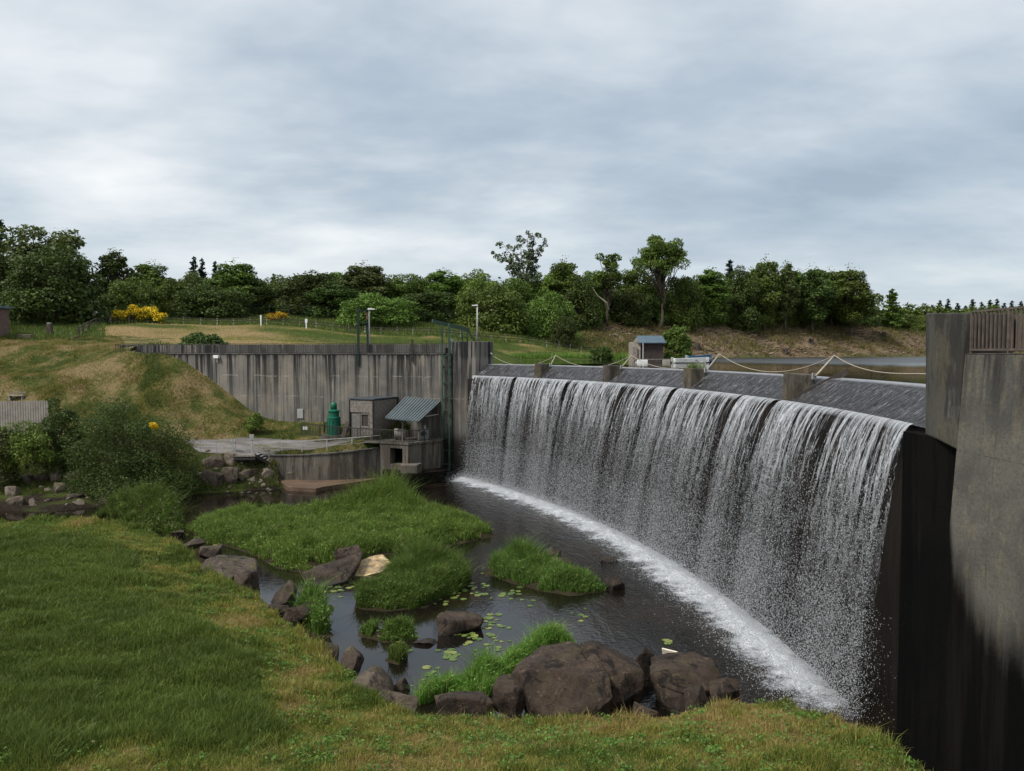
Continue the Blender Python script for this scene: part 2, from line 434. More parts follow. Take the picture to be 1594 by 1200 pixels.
def rock_mesh(size, seed, sub=4, cuts=9, rough=.06, flat=.0):
    """blocky weathered boulder: sphere cut by random planes, then roughened"""
    import bmesh
    r = np.random.default_rng(seed); bm = bmesh.new(); bmesh.ops.create_icosphere(bm, subdivisions=sub, radius=1)
    V = np.array([v.co[:] for v in bm.verts]); Fc = np.array([[v.index for v in f.verts] for f in bm.faces]); bm.free()
    rad = np.full(len(V), 1.15)
    for _ in range(cuts):
        n = r.normal(size=3); n /= np.linalg.norm(n); d = r.uniform(.55, .95); dt = V @ n
        rad = np.where(dt > .05, np.minimum(rad, d / np.maximum(dt, .05)), rad)
    off = r.uniform(0, 50, 3)
    nz = np.array([mnoise.fractal(Vector(v * 1.6 + off), .9, 2.1, 5) for v in V])
    n2 = np.array([mnoise.noise(Vector(v * 5.5 + off)) for v in V])
    V = V * (rad + rough * 1.6 * nz + rough * .5 * n2)[:, None]
    V -= (V.max(0) + V.min(0)) / 2; V /= (V.max(0) - V.min(0)) / 2
    return V * np.array(size) / 2, Fc

def hull_mesh(pts, seed, cuts=5, amp=.03, bevel=.05):
    """angular boulder: convex hull of surveyed corner points, edges worn, faces roughened"""
    import bmesh
    bm = bmesh.new(); [bm.verts.new(p) for p in pts]; bmesh.ops.convex_hull(bm, input=bm.verts); 
    bmesh.ops.delete(bm, geom=[v for v in bm.verts if not v.link_faces], context='VERTS')
    bmesh.ops.dissolve_limit(bm, angle_limit=R_(14), verts=bm.verts, edges=bm.edges)
    bmesh.ops.bevel(bm, geom=list(bm.edges), offset=bevel, segments=2, affect='EDGES', profile=.6)
    bmesh.ops.triangulate(bm, faces=bm.faces)
    for _ in range(4):
        ed = [e for e in bm.edges if e.calc_length() > .16]
        if not ed: break
        bmesh.ops.subdivide_edges(bm, edges=ed, cuts=1); bmesh.ops.triangulate(bm, faces=bm.faces)
    bm.normal_update(); r = np.random.default_rng(seed); o = Vector(r.uniform(0, 60, 3))
    for v in bm.verts:
        k = mnoise.fractal(v.co * 1.1 + o, 1., 2., 4) * 1.6 + mnoise.noise(v.co * 5 + o) * .35 - max(0, .18 - abs(mnoise.noise(v.co * .9 + o * 2))) * 4
        v.co += v.normal * amp * k
    V = np.array([v.co[:] for v in bm.verts]); bm.verts.index_update(); Fc = np.array([[v.index for v in f.verts] for f in bm.faces]); bm.free(); return V, Fc

def hull_rock_mesh(size, seed):
    r = np.random.default_rng(seed); n = 15; d = r.normal(size=(n, 3)); d /= np.linalg.norm(d, axis=1, keepdims=True); p = np.sign(d) * np.abs(d) ** .7 * r.uniform(.8, 1.05, (n, 1)); s_ = max(size); k = np.array(size) / s_
    V, Fc = hull_mesh(p * k, seed, 5, .032, .05); V -= (V.max(0) + V.min(0)) / 2; V /= (V.max(0) - V.min(0)) / 2; return V * np.array(size) / 2, Fc

# ------------------------------------------------------------------ materials
MT = {}
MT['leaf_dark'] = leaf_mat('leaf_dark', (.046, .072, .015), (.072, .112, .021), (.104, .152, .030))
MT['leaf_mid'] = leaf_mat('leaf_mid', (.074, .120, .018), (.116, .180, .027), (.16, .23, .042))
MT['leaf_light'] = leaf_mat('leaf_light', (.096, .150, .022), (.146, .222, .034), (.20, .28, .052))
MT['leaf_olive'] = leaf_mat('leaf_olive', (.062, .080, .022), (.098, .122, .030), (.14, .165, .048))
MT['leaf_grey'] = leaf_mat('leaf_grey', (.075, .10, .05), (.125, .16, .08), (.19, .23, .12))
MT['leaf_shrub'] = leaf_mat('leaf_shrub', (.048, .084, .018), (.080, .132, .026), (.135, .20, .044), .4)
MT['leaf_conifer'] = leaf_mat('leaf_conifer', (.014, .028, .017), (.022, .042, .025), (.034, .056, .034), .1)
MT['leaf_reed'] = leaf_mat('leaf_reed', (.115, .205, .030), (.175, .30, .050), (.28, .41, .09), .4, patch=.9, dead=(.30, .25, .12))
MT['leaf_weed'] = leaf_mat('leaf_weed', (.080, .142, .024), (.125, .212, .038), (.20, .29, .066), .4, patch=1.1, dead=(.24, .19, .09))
MT['broom'] = leaf_mat('broom_flowers', (.46, .27, .006), (.72, .46, .010), (.85, .60, .03), .25)
MT['grass'] = leaf_mat('meadow_grass', (.082, .128, .022), (.13, .192, .036), (.22, .275, .062), .4, 'tone', (.40, .30, .12))
MT['grass_far'] = leaf_mat('slope_grass', (.075, .105, .020), (.115, .145, .032), (.17, .19, .05), .3, 'tone', (.33, .25, .12))
q = M('bark'); p = q.obj(); n = q.noise(q.mapping(p, (6, 6, 1.2)), 2, 5, .7)
MT['bark'] = q.done(q.bsdf(q.ramp(n, [(.3, (.035, .028, .02)), (.6, (.11, .09, .065)), (.8, (.17, .145, .11))]), .9, q.bump(n, .8, .04), 0, .2))
MT['rock'] = None
def rock_mat(name, cols, moss=.35, mossc=(.085, .075, .03), wet=None):
    q = M(name); p = q.pos()
    n = q.noise(p, .75, 6, .7, .4); n2 = q.noise(p, 6, 6, .75); v = q.voro(q.mapping(p, (1, 1, 1.6)), 1.1, 'DISTANCE_TO_EDGE')
    c = q.ramp(q.math('MULTIPLY_ADD', n2, .4, q.math('MULTIPLY', n, .6)), [(.3, cols[0]), (.5, cols[1]), (.72, cols[2])])
    nz = q.sep(q.new('ShaderNodeNewGeometry').outputs['Normal'])[2]
    mk = q.math('MULTIPLY', q.smooth(nz, .1, .8), q.smooth(q.noise(q.mapping(p, (1, 1, 1), (5, 1, 8)), 1.4, 5, .7), .47, .62, 0, moss))
    c = q.mix(mk, c, mossc)
    lic = q.smooth(q.noise(q.mapping(p, (1, 1, 1), (3, 7, 2)), 4.5, 4, .6), .6, .7, 0, .45)
    c = q.mix(lic, c, tuple(min(1, x * 1.6) for x in cols[2]))
    blk = q.smooth(q.noise(q.mapping(p, (1.2, 1.2, .7), (8, 2, 5)), 1.3, 6, .75, .6), .53, .60, 0, .85); c = q.mix(blk, c, tuple(x * .55 for x in cols[0]))
    crack = q.smooth(v, .0, .02, .35, 1)
    c = q.mix(q.smooth(n, .4, .55), c, q.mix(1., c, crack, 'MULTIPLY'))
    h = q.math('ADD', q.math('MULTIPLY', n2, .9), q.math('MULTIPLY', q.noise(p, 20, 5, .75), .45))
    rough = .82
    if wet:
        z = q.sep(p)[2]; wl = q.smooth(z, wet[0], wet[1], 1, 0); c = q.mix(q.math('MULTIPLY', wl, .8), c, (.012, .010, .008)); rough = q.smooth(wl, 0, 1, .82, .35)
    return q.done(q.bsdf(c, rough, q.bump(h, .9, .07), 0, .3))
MT['rock'] = rock_mat('brown_boulder_rock', ((.010, .007, .0055), (.044, .030, .022), (.115, .080, .056)), .3, (.06, .05, .02), (.05, .3))
MT['rock_bank'] = rock_mat('bank_rock', ((.018, .013, .010), (.066, .049, .037), (.17, .132, .10)), .5, (.08, .08, .03), (.0, .2))
MT['rock_pale'] = rock_mat('pale_bank_rock', ((.07, .055, .042), (.15, .12, .092), (.27, .22, .175)), .35, (.09, .10, .03), (.0, .15))

MT['wall'] = concrete('stained_wall_concrete', (.22, .205, .18), (.13, .122, .11), 1.15, (.014, .014, .015), .95, .035, (9.55, 7.5), wx=1.25, warm=(.30, .25, .19), top=(6, 11.7), wet=True)
MT['parapet'] = concrete('parapet_concrete', (.13, .122, .11), (.07, .066, .06), 1.2, (.03, .028, .026), .7, .15)
MT['pier'] = concrete('pier_concrete', (.095, .089, .078), (.040, .038, .034), .9, (.016, .015, .014), .7, .4, pit=.9, warm=(.10, .085, .05))
MT['wing'] = concrete('wing_wall_concrete', (.17, .158, .13), (.075, .071, .060), .9, (.035, .033, .03), .32, .55, (), pit=1.3, warm=(.22, .19, .13))
MT['yardc'] = concrete('yard_concrete', (.15, .138, .118), (.085, .078, .066), 1.6, (.045, .035, .026), .8, .1, warm=(.20, .165, .12))
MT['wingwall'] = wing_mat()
MT['slime_shade'] = concrete('black_wet_shaded_wall', (.009, .008, .0075), (.005, .005, .005), .9, (.003, .003, .003), .7, .1, rough=.95, pit=.2, spec=.03)  # near-black: wet slime with the lower wall's shade put into the colour
q = M('dam_face_wet'); p = q.pos()
s1 = q.noise(q.mapping(p, (1, 1, .06)), 1.2, 5, .7); s2 = q.noise(q.mapping(p, (1, 1, .25), (4, 4, 4)), .5, 4)
c = q.mix(q.smooth(s1, .35, .65), (.0115, .0085, .0065), (.004, .0033, .003)); c = q.mix(q.smooth(s2, .5, .7, 0, .6), c, (.022, .015, .010))
MT['damface'] = q.done(q.bsdf(c, .7, q.bump(q.noise(p, 5, 5, .7), .5, .05), 0, .12))
q = M('chute_water'); u = q.uv()
fl = q.noise(q.mapping(u, (3.4, .35, 1)), 2.2, 5, .7, .25); fl2 = q.noise(q.mapping(u, (11, .6, 1), (3, 3, 0)), 2.0, 4, .6); spk = q.noise(q.mapping(u, (9, 3, 1)), 2, 4, .7)
c = q.mix(q.smooth(fl, .40, .60), (.007, .0065, .007), (.062, .058, .061)); wl = q.math('MULTIPLY', q.smooth(fl2, .53, .64), q.smooth(spk, .42, .6))
c = q.mix(q.math('MULTIPLY', wl, .75), c, (.55, .57, .60))
v = q.sep(u)[1]; c = q.mix(q.math('MULTIPLY', q.smooth(v, .5, .85, 1, 0), q.smooth(spk, .3, .6, .15, .7)), c, (.55, .57, .6))
MT['chute'] = q.done(q.bsdf(c, q.smooth(wl, 0, 1, .42, .7), q.bump(q.math('ADD', fl, fl2), 1., .12), 0, .16))

MT['wood_grey'] = simple('weathered_wood', (.17, .15, .13), .85, 0, .35, 5, .4)
MT['wood_post'] = simple('fence_wood', (.20, .18, .15), .9, 0, .3, 5, .4)
MT['wood_dark'] = simple('dark_wood', (.045, .035, .03), .85, 0, .3, 5, .4)
MT['galv'] = simple('galvanised_steel', (.40, .40, .39), .55, .3, .2, 3, .1)
MT['rust_rail'] = simple('brown_painted_rail', (.105, .082, .066), .7, .2, .3, 4, .2)
MT['rail_dark'] = simple('dark_rail_steel', (.042, .038, .035), .6, .3, .25, 4, .2)
MT['green_dark'] = simple('dark_green_steel', (.012, .028, .022), .55, .2, .3, 3, .15)
MT['green_frame'] = simple('worn_green_steel', (.030, .066, .042), .6, .1, .35, 2.5, .2)
MT['green_tank'] = simple('green_tank_paint', (.006, .115, .066), .42, .0, .2, 2, .08)
MT['white'] = simple('white_paint', (.72, .72, .70), .5, 0, .08, 3, .05)
MT['grey_box'] = simple('grey_panel', (.30, .30, .29), .6, .1, .15, 3, .1)
MT['black'] = simple('black_rubber', (.012, .012, .012), .7, 0, .2, 4, .1)
MT['blue_roof'] = simple('blue_grey_roof_metal', (.10, .145, .18), .45, .25, .15, 1.5, .05)
MT['blue'] = simple('blue_boat_paint', (.035, .11, .20), .5, 0, .2, 3, .05)
MT['rope'] = simple('pale_rope', (.34, .30, .24), .9, 0, .2, 12, .3)
MT['tan_pole'] = simple('tan_pole_wood', (.34, .29, .22), .8, 0, .2, 5, .2)
MT['slate_metal'] = simple('slate_roof_metal', (.175, .205, .215), .5, .2, .12, 1.5, .05)
MT['block'] = concrete('crest_block_concrete', (.15, .13, .10), (.07, .06, .048), .9, (.018, .016, .013), .6, .5, warm=(.13, .10, .045))
MT['glass'] = simple('dark_window_glass', (.02, .024, .03), .12, 0, .1, 1, 0, .6)
MT['beige_fence'] = simple('pale_board_fence', (.33, .29, .255), .85, 0, .18, 1.2, .2)
MT['brick'] = simple('dull_brick', (.13, .085, .072), .9, 0, .25, 4, .4)
MT['machine'] = simple('cream_machine_paint', (.33, .30, .25), .55, .1, .2, 3, .1)
MT['plank'] = simple('bleached_wood', (.62, .55, .44), .9, 0, .12, 6, .3)

# ------------------------------------------------------------------ world, sun, camera
SUN_EL, SUN_AZ = R_(52), R_(238)     # azimuth clockwise from +Y (north): behind the photographer, to the left
w = bpy.data.worlds.new('World'); sc.world = w; w.use_nodes = True; t = w.node_tree; t.nodes.clear()
q = M.__new__(M); q.t = t
wo = t.nodes.new('ShaderNodeOutputWorld'); bg = t.nodes.new('ShaderNodeBackground'); bg.inputs[1].default_value = .1
sky = q.new('ShaderNodeTexSky', sky_type='NISHITA', sun_disc=False); sky.sun_elevation = SUN_EL; sky.sun_rotation = SUN_AZ; sky.air_density = 1.3; sky.dust_density = 2.0
d = q.new('ShaderNodeTexCoord').outputs['Generated']; xyz = q.sep(d)
zc = q.math('ADD', q.math('MAXIMUM', xyz[2], 0.), .20)
cx = q.math('DIVIDE', xyz[0], zc); cy = q.math('DIVIDE', xyz[1], zc)
pc = q.comb(cx, cy, 0.)
wv = q.noise(pc, .55, 3, .5, col=True)
pw = q.mix(.30, pc, wv, 'ADD')
rot = q.mapping(pw, (.95, 1.2, 1), (1.7, .35, 0), (0, 0, R_(-14)))
n1 = q.noise(rot, .75, 5, .52); n2 = q.noise(q.mapping(pw, (1.35, 1.9, 1), (5.1, 2.2, 0), (0, 0, R_(-22))), 1.0, 5, .55); n3 = q.noise(q.mapping(pc, (.5, .9, 1), (9, 4, 0)), .42, 2, .5)
cl = q.math('ADD', q.math('ADD', q.math('MULTIPLY', n1, .42), q.math('MULTIPLY', n2, .34)), q.math('MULTIPLY', n3, .24))
ccol = q.ramp(cl, [(.37, (1.35, 1.66, 2.02)), (.44, (1.8, 2.1, 2.42)), (.50, (2.4, 2.64, 2.86)), (.55, (3.0, 3.14, 3.26)), (.62, (3.7, 3.74, 3.78))])
hz = q.smooth(xyz[2], -.02, .22, .55, 0.)
ccol = q.mix(hz, ccol, (2.35, 2.7, 3.05))
mixs = q.mix(.94, sky.outputs[0], ccol)
t.links.new(mixs, bg.inputs[0]); t.links.new(bg.outputs[0], wo.inputs[0])

sl = bpy.data.lights.new('sun', 'SUN'); sl.energy = 1.5; sl.angle = R_(14); sl.color = (1, .96, .9)
so = bpy.data.objects.new('sun', sl); COL.objects.link(so)
sd = Vector((math.sin(SUN_AZ) * math.cos(SUN_EL), math.cos(SUN_AZ) * math.cos(SUN_EL), math.sin(SUN_EL)))
so.rotation_euler = (-sd).to_track_quat('-Z', 'Y').to_euler(); so.location = (0, 0, 60)
cam = bpy.data.cameras.new('camera'); co = bpy.data.objects.new('camera', cam); COL.objects.link(co); sc.camera = co
cam.sensor_fit = 'HORIZONTAL'; cam.sensor_width = 36; cam.lens = 36 * F / W0; cam.clip_end = 5000; cam.clip_start = .1
co.location = (0, 0, EYE); co.rotation_euler = (math.pi / 2 - PITCH, 0, 0)
sc.view_settings.view_transform = 'Standard'; sc.view_settings.look = 'None'; sc.view_settings.exposure = 1.4
sc.cycles.max_bounces = 8; sc.cycles.diffuse_bounces = 3; sc.cycles.glossy_bounces = 3; sc.cycles.transmission_bounces = 4; sc.cycles.transparent_max_bounces = 24
sc.cycles.use_denoising = True

# ------------------------------------------------------------------ the curved dam: plan circle surveyed from its lip
ZP, ZLIP, ZCR, ZRES = 0.0, 9.71, 10.68, 10.8
PA, PB = np.array([-3.47, 73.0]), np.array([12.7, 23.9])
ch = PB - PA; Lc = np.linalg.norm(ch); nn = np.array([-ch[1], ch[0]]) / Lc; SAG = 5.5
RR = ((Lc / 2) ** 2 + SAG ** 2) / (2 * SAG); CC = (PA + PB) / 2 - nn * (RR - SAG)
def phi_of(p): return math.atan2(p[1] - CC[1], p[0] - CC[0])
PH0, PH1 = phi_of(PA), phi_of(PB)
def arc(r, ph): return np.stack([CC[0] + r * np.cos(ph), CC[1] + r * np.sin(ph)], -1)
def phi_px(px, r=None):
    """arc angle at which radius r is seen in photo column px"""
    r = r or RR; ph = np.linspace(PH0, PH1 - .05, 4000); P = arc(r, ph); x = 797 + F * P[:, 0] / (P[:, 1] * CP)
    return ph[np.argmin(abs(x - px))]
ARCL = RR * abs(PH1 - PH0)
# wall line of the left retaining wall
WL0 = PA + np.array([0.0, .15]); WL1 = np.array([-40.5, 82.0])
def wall_y(x): return WL0[1] + (WL1[1] - WL0[1]) * (x - WL0[0]) / (WL1[0] - WL0[0])
#SECTION_END_PRE
# ------------------------------------------------------------------ water
def grid_poly(name, xs, ys, zfun, mat, keep=None, attrs=None, smooth=True):
    X, Y = np.meshgrid(xs, ys); Z = zfun(X, Y); nx, ny = len(xs), len(ys)
    idx = np.arange(nx * ny).reshape(ny, nx)
    f = np.stack([idx[:-1, :-1], idx[:-1, 1:], idx[1:, 1:], idx[1:, :-1]], -1).reshape(-1, 4)
    if keep is not None:
        c = (X.ravel()[f].mean(1), Y.ravel()[f].mean(1)); f = f[keep(*c)]
    V = np.c_[X.ravel(), Y.ravel(), Z.ravel()]
    used, inv = np.unique(f, return_inverse=True); f = inv.reshape(f.shape)
    at_ = {k: a(X, Y).ravel()[used] for k, a in (attrs or {}).items()}
    return np_mesh(name, V[used], [f], mat, None, smooth, at_)

q = M('pool_water'); p = q.pos()
dx = q.new('ShaderNodeVectorMath', operation='DISTANCE'); q.set(dx.inputs[0], q.mix(1., p, (1, 1, 0), 'MULTIPLY')); dx.inputs[1].default_value = (CC[0], CC[1], 0)
dr = q.math('SUBTRACT', RR, dx.outputs['Value'])      # metres out from the foot of the fall
amp = q.math('ADD', q.smooth(dr, 2, 17, .46, .03), .008)
ps = q.sep(p); ang = q.math('ARCTAN2', q.math('SUBTRACT', ps[1], float(CC[1])), q.math('SUBTRACT', ps[0], float(CC[0]))); pol = q.comb(q.math('MULTIPLY', dr, 1.5), q.math('MULTIPLY', ang, RR * .42), 0.)
wv1 = q.noise(pol, 1.35, 3, .55, .8); wv2 = q.noise(q.mapping(p, (1, 1.6, 1), (3, 1, 0), (0, 0, R_(-30))), 3.6, 3, .6, .3); wv3 = q.noise(p, 11, 2, .5)
hgt = q.math('ADD', q.math('MULTIPLY', wv1, 1.), q.math('ADD', q.math('MULTIPLY', wv2, .5), q.math('MULTIPLY', wv3, .10)))
deep = q.mix(q.smooth(q.noise(p, .25, 3), .4, .65), (.006, .005, .004), (.014, .010, .006))
MT['pool'] = q.done(q.bsdf(deep, .05, q.bump(hgt, amp, .11), 0, .5))
q = M('reservoir_water'); p = q.pos()
wv = q.noise(q.mapping(p, (.5, 1.3, 1)), 1.6, 3, .55); pat = q.noise(q.mapping(p, (.3, 1., 1)), .09, 3)
MT['res'] = q.done(q.bsdf((.018, .015, .010), q.math('MULTIPLY_ADD', q.math('MULTIPLY', q.smooth(q.math('ADD', q.sep(p)[1], q.math('MULTIPLY', pat, 12)), 62, 96), q.smooth(q.sep(p)[0], 14, 36)), .34, .05), q.bump(wv, q.math('ADD', q.smooth(pat, .42, .58, .01, .04), q.math('MULTIPLY', q.smooth(q.math('ADD', q.sep(p)[1], q.math('MULTIPLY', pat, 12)), 60, 96, 0, 1.), q.smooth(q.sep(p)[0], 14, 34))), .16), 0, .5))
grd = struct(grid_poly('ground', np.linspace(-2500, 2500, 21), np.linspace(-500, 4500, 21), lambda x, y: np.full_like(x, -2.5), earth('far_ground_soil', ((.02, .02, .012), (.04, .04, .02), (.07, .065, .035)), .05)))
struct(grid_poly('pool_water', np.linspace(-75, 14, 60), np.linspace(8, 80, 50), lambda x, y: np.zeros_like(x), MT['pool'], lambda x, y: (y < wall_y(x) + .3) & (np.hypot(x - CC[0], y - CC[1]) < RR + .5)))
def res_keep(x, y): return (np.hypot(x - CC[0], y - CC[1]) > RR + 2.0) & (y > np.maximum(wall_y(x) + 3, np.where(x > 12, 22., 30.))) & ((x > -12) | (y > 95))
# a ring of water joins the lake to the curved crest
ph = np.linspace(PH0 + .03, PH1 - .06, 120); r0 = arc(RR + 2.0, ph); r1 = arc(RR + 4.5, ph)
V = np.r_[np.c_[r0, np.full(120, ZRES - .012)], np.c_[r1, np.full(120, ZRES)]]
ringf = [(i, i + 1, 121 + i, 120 + i) for i in range(119)]
X, Y = np.meshgrid(np.linspace(-60, 260, 161), np.linspace(15, 300, 143)); kp = (np.hypot(X - CC[0], Y - CC[1]) > RR + 4.6) & (X > -7.5) & ((X < 12) & (Y > 76) | (X >= 12) & (Y > 22))
idx = np.arange(X.size).reshape(X.shape)
b0 = len(V); V = np.r_[V, np.c_[X.ravel(), Y.ravel(), np.full(X.size, ZRES - .004)]]
f = np.stack([idx[:-1, :-1], idx[:-1, 1:], idx[1:, 1:], idx[1:, :-1]], -1).reshape(-1, 4)
rr = np.hypot(X - CC[0], Y - CC[1]).ravel(); okv = (rr > RR + 2.0) & ((Y.ravel() > wall_y(X.ravel()) + 2.5) | (X.ravel() > 8)) & ((X.ravel() < 12.3) | (rr > RR + 2))
okv &= (X.ravel() > -9)
f = f[okv[f].all(1)] + b0
o = struct(np_mesh('reservoir_water', V, [np.array(ringf), f], MT['res'], None, True))

# ------------------------------------------------------------------ ground: near meadow
NB = [onz(*a) for a in [(0, 812, 1.3), (130, 808, 1.3), (230, 824, 1.0), (290, 852, .8), (315, 885, .75), (400, 928, .75), (440, 968, .8), (500, 1008, .85), (560, 1064, .9), (640, 1112, .8), (800, 1122, .7), (1000, 1122, .8), (1100, 1098, 1.0), (1230, 1092, 1.6), (1340, 1132, 2.1), (1432, 1197, 2.6)]]
NB += [onz(*a) for a in [(0, 900, 1.7), (0, 1050, 2.2), (0, 1198, 2.5), (200, 900, 1.5), (200, 1050, 2.0), (300, 1198, 2.4), (400, 1050, 1.6), (500, 1150, 1.9), (700, 1190, 2.2), (1000, 1190, 2.4), (1250, 1195, 2.8), (1150, 1140, 1.9)]]
edge_pts = [onz(*a) for a in [(-200, 815, 1.3), (0, 812, 1.3), (130, 808, 1.3), (230, 824, 1.0), (290, 852, .8), (315, 885, .75), (400, 928, .75), (440, 968, .8), (500, 1008, .85), (560, 1064, .9), (640, 1112, .8), (800, 1122, .7), (1000, 1122, .8), (1100, 1098, 1.0), (1230, 1092, 1.6), (1340, 1132, 2.1), (1432, 1197, 2.6)]]
e2 = [(p[0], p[1]) for p in edge_pts] + [(9.4, 14), (9.5, -20), (-90, -20), (-90, edge_pts[0][1])]
NEAR_POLY = np.array(e2)
NB += [np.array(a) for a in [(-60, 48, 1.5), (-60, 20, 2.6), (-30, 10, 3.2), (0, 12, 3.2), (6, 13, 3.2)]]
near_tps = TPS(NB, .05)
def near_z(x, y):
    z = near_tps(x, np.maximum(y, 11))
    z = np.where(y < 14, np.maximum(np.minimum(z, 4), 10.3 - .52 * np.maximum(y - 1.0, 0)), z)
    z = z + (fbm(x * .7, y * .7, 3, 3) - .5) * .28 + (fbm(x * 2.5, y * 2.5, 9, 2) - .5) * .10
    d = np.where(inside(NEAR_POLY, x, y), 0, seg_dist(NEAR_POLY, x, y))
    return z - np.maximum(d - .1, 0) * 1.25 - np.maximum(d, 0) * .15
# tall lush grass on the left, mown straw-coloured strip along the bank
LUSH = np.array([onz(a, b, 1.8)[:2] for a, b in [(-300, 822), (60, 822), (150, 826), (190, 850), (225, 900), (290, 945), (380, 985), (440, 1040), (430, 1100), (400, 1150), (310, 1215), (-300, 1230)]])
def lushness(x, y):
    d = seg_dist(LUSH, x, y) * np.where(inside(LUSH, x, y), 1, -1) + 3.2 * (fbm(x * .55, y * .55, 25, 3) - .5) + 1.2 * (fbm(x * 2.2, y * 2.2, 26, 2) - .5)
    t = np.clip((d + .9) / 1.8, 0, 1); return t * t * (3 - 2 * t)
def near_tone(x, y):
    l = lushness(x, y); n = fbm(x * .45, y * .45, 21, 4); n2 = fbm(x * 1.7, y * 1.7, 23, 3)
    t = .04 * l + (1 - l) * .36 + (.2 * l + (1 - l) * .95) * (n - .5) + .5 * (1 - l) * (n2 - .5)
    far = np.clip((y - 34) / 12, 0, 1); t = t - .12 * far * (1 - l)
    rd = np.clip((x - 2.5) / 5, 0, 1) * (y < 26); t = t + .15 * rd
    return np.clip(t, 0, 1)
MT['turf_near'] = turf('meadow_turf', (.070, .105, .016), (.045, .068, .012), (.26, .19, .08))
struct(grid_poly('meadow_ground', np.linspace(-75, 13, 220), np.linspace(-20, 56, 190), near_z, MT['turf_near'], lambda x, y: np.where(inside(NEAR_POLY, x, y), 0, seg_dist(NEAR_POLY, x, y)) < 2.6, {'tone': near_tone}))

# ------------------------------------------------------------------ ground: left bank, yard and embankment slope (in front of the retaining wall)
FB = [at(*a) for a in [(212, 537, 86), (228, 535.5, 89), (205, 533, 92), (240, 537, 84.5), (0, 532, 93), (60, 527, 96), (120, 528, 94), (160, 531, 92), (205, 541, 82.5), (255, 556, 80.3), (290, 575, 79.6), (330, 600, 79), (360, 622, 78.6), (385, 646, 78),
    (0, 570, 84), (100, 570, 83), (200, 575, 80), (0, 608, 77), (100, 608, 77), (60, 618, 75), (200, 618, 76), (280, 620, 76.5), (330, 640, 75.5), (370, 652, 75.5),
    (300, 660, 75), (400, 660, 77), (450, 657, 77.5), (492, 657, 76.8), (350, 682, 74), (430, 682, 74), (500, 682, 74)]]
FB += [onz(*a) for a in [(320, 704, 2.9), (370, 704, 2.9), (440, 702, 2.95), (560, 695, 3.4), (640, 690, 3.6), (690, 690, 3.6)]]
FB += [onz(*a) for a in [(0, 790, .25), (80, 792, .2), (150, 784, .2), (230, 772, .2), (300, 764, .2), (380, 760, .2), (440, 757, .2),
    (0, 730, 1.9), (80, 735, 1.5), (160, 740, 1.4), (250, 745, 1.2), (320, 735, 1.4), (390, 737, 1.1), (440, 740, .8), (0, 660, 5.0), (60, 663, 4.8), (150, 690, 3.6), (230, 700, 3.3), (100, 700, 3.3)]]
FB += [np.array(a) for a in [(-70, 55, .6), (-75, 62, 2.5), (-78, 72, 6), (-80, 85, 11.5), (-90, 96, 13)]]
front_tps = TPS(FB, .03)
water_edge = np.array([onz(a, b, 0)[:2] for a, b in [(-300, 800), (0, 795), (80, 797), (150, 789), (230, 777), (300, 769), (380, 764), (440, 760), (492, 764), (660, 736), (730, 738)]])
CHAN = np.array([onz(*a)[:2] + np.array([0, e]) for a, e in [((405, 709, 2.5), .8), ((470, 709.5, 2.58), .8), ((550, 703, 2.88), .8), ((594, 697.5, 3.05), .8), ((640, 688, 3.7), 0), ((700, 688, 3.7), 2), ((735, 738, 0), 0), ((492, 775, 0), 0), ((436, 765, 0), 0), ((432, 742, .5), 0)]])
def front_z(x, y):
    z = front_tps(x, y) + (fbm(x * .35, y * .35, 5, 4) - .5) * .35
    we = np.interp(x, water_edge[:, 0], water_edge[:, 1]); d = we - y
    k = np.clip((y - 83.5) / 4, 0, 1) * (x < -39); k = k * k * (3 - 2 * k)
    z = z * (1 - k) + back_z(x, y) * k if k.any() else z
    z = np.where(inside(CHAN, x, y), np.minimum(z, .1), z)
    return np.where(d > -.3, np.minimum(z, .25 - .9 * (d + .3)), z)
YARD = np.array([at(a, b, Y)[:2] for a, b, Y in [(286, 690, 71.8), (308, 706, 69.3), (372, 706, 69.3), (440, 702, 71.0), (560, 694, 71.6), (572, 690, 72.2), (480, 683, 73.0), (425, 679, 73.6), (350, 679, 73.2)]])
def front_soil(x, y):
    z = front_tps(x, y); return np.clip((3.6 - z) / 1.6, 0, 1) * np.clip((.62 - fbm(x * .5, y * .5, 33, 3)) * 5, .1, 1)
def front_tone(x, y):
    z = front_tps(x, y); n = fbm(x * .22, y * .3, 31, 4)
    slope = np.clip((z - 6) / 2, 0, 1)
    n2 = fbm(x * .9, y * 1.1, 35, 3); return np.clip(.34 + .18 * slope + .9 * (n - .5) + .6 * (n2 - .5), 0, 1) * np.clip((z - .9) / 1.5, .15, 1)
MT['turf_far'] = turf('embankment_turf', (.085, .108, .024), (.055, .075, .018), (.31, .235, .115), .2, (.045, .034, .024))
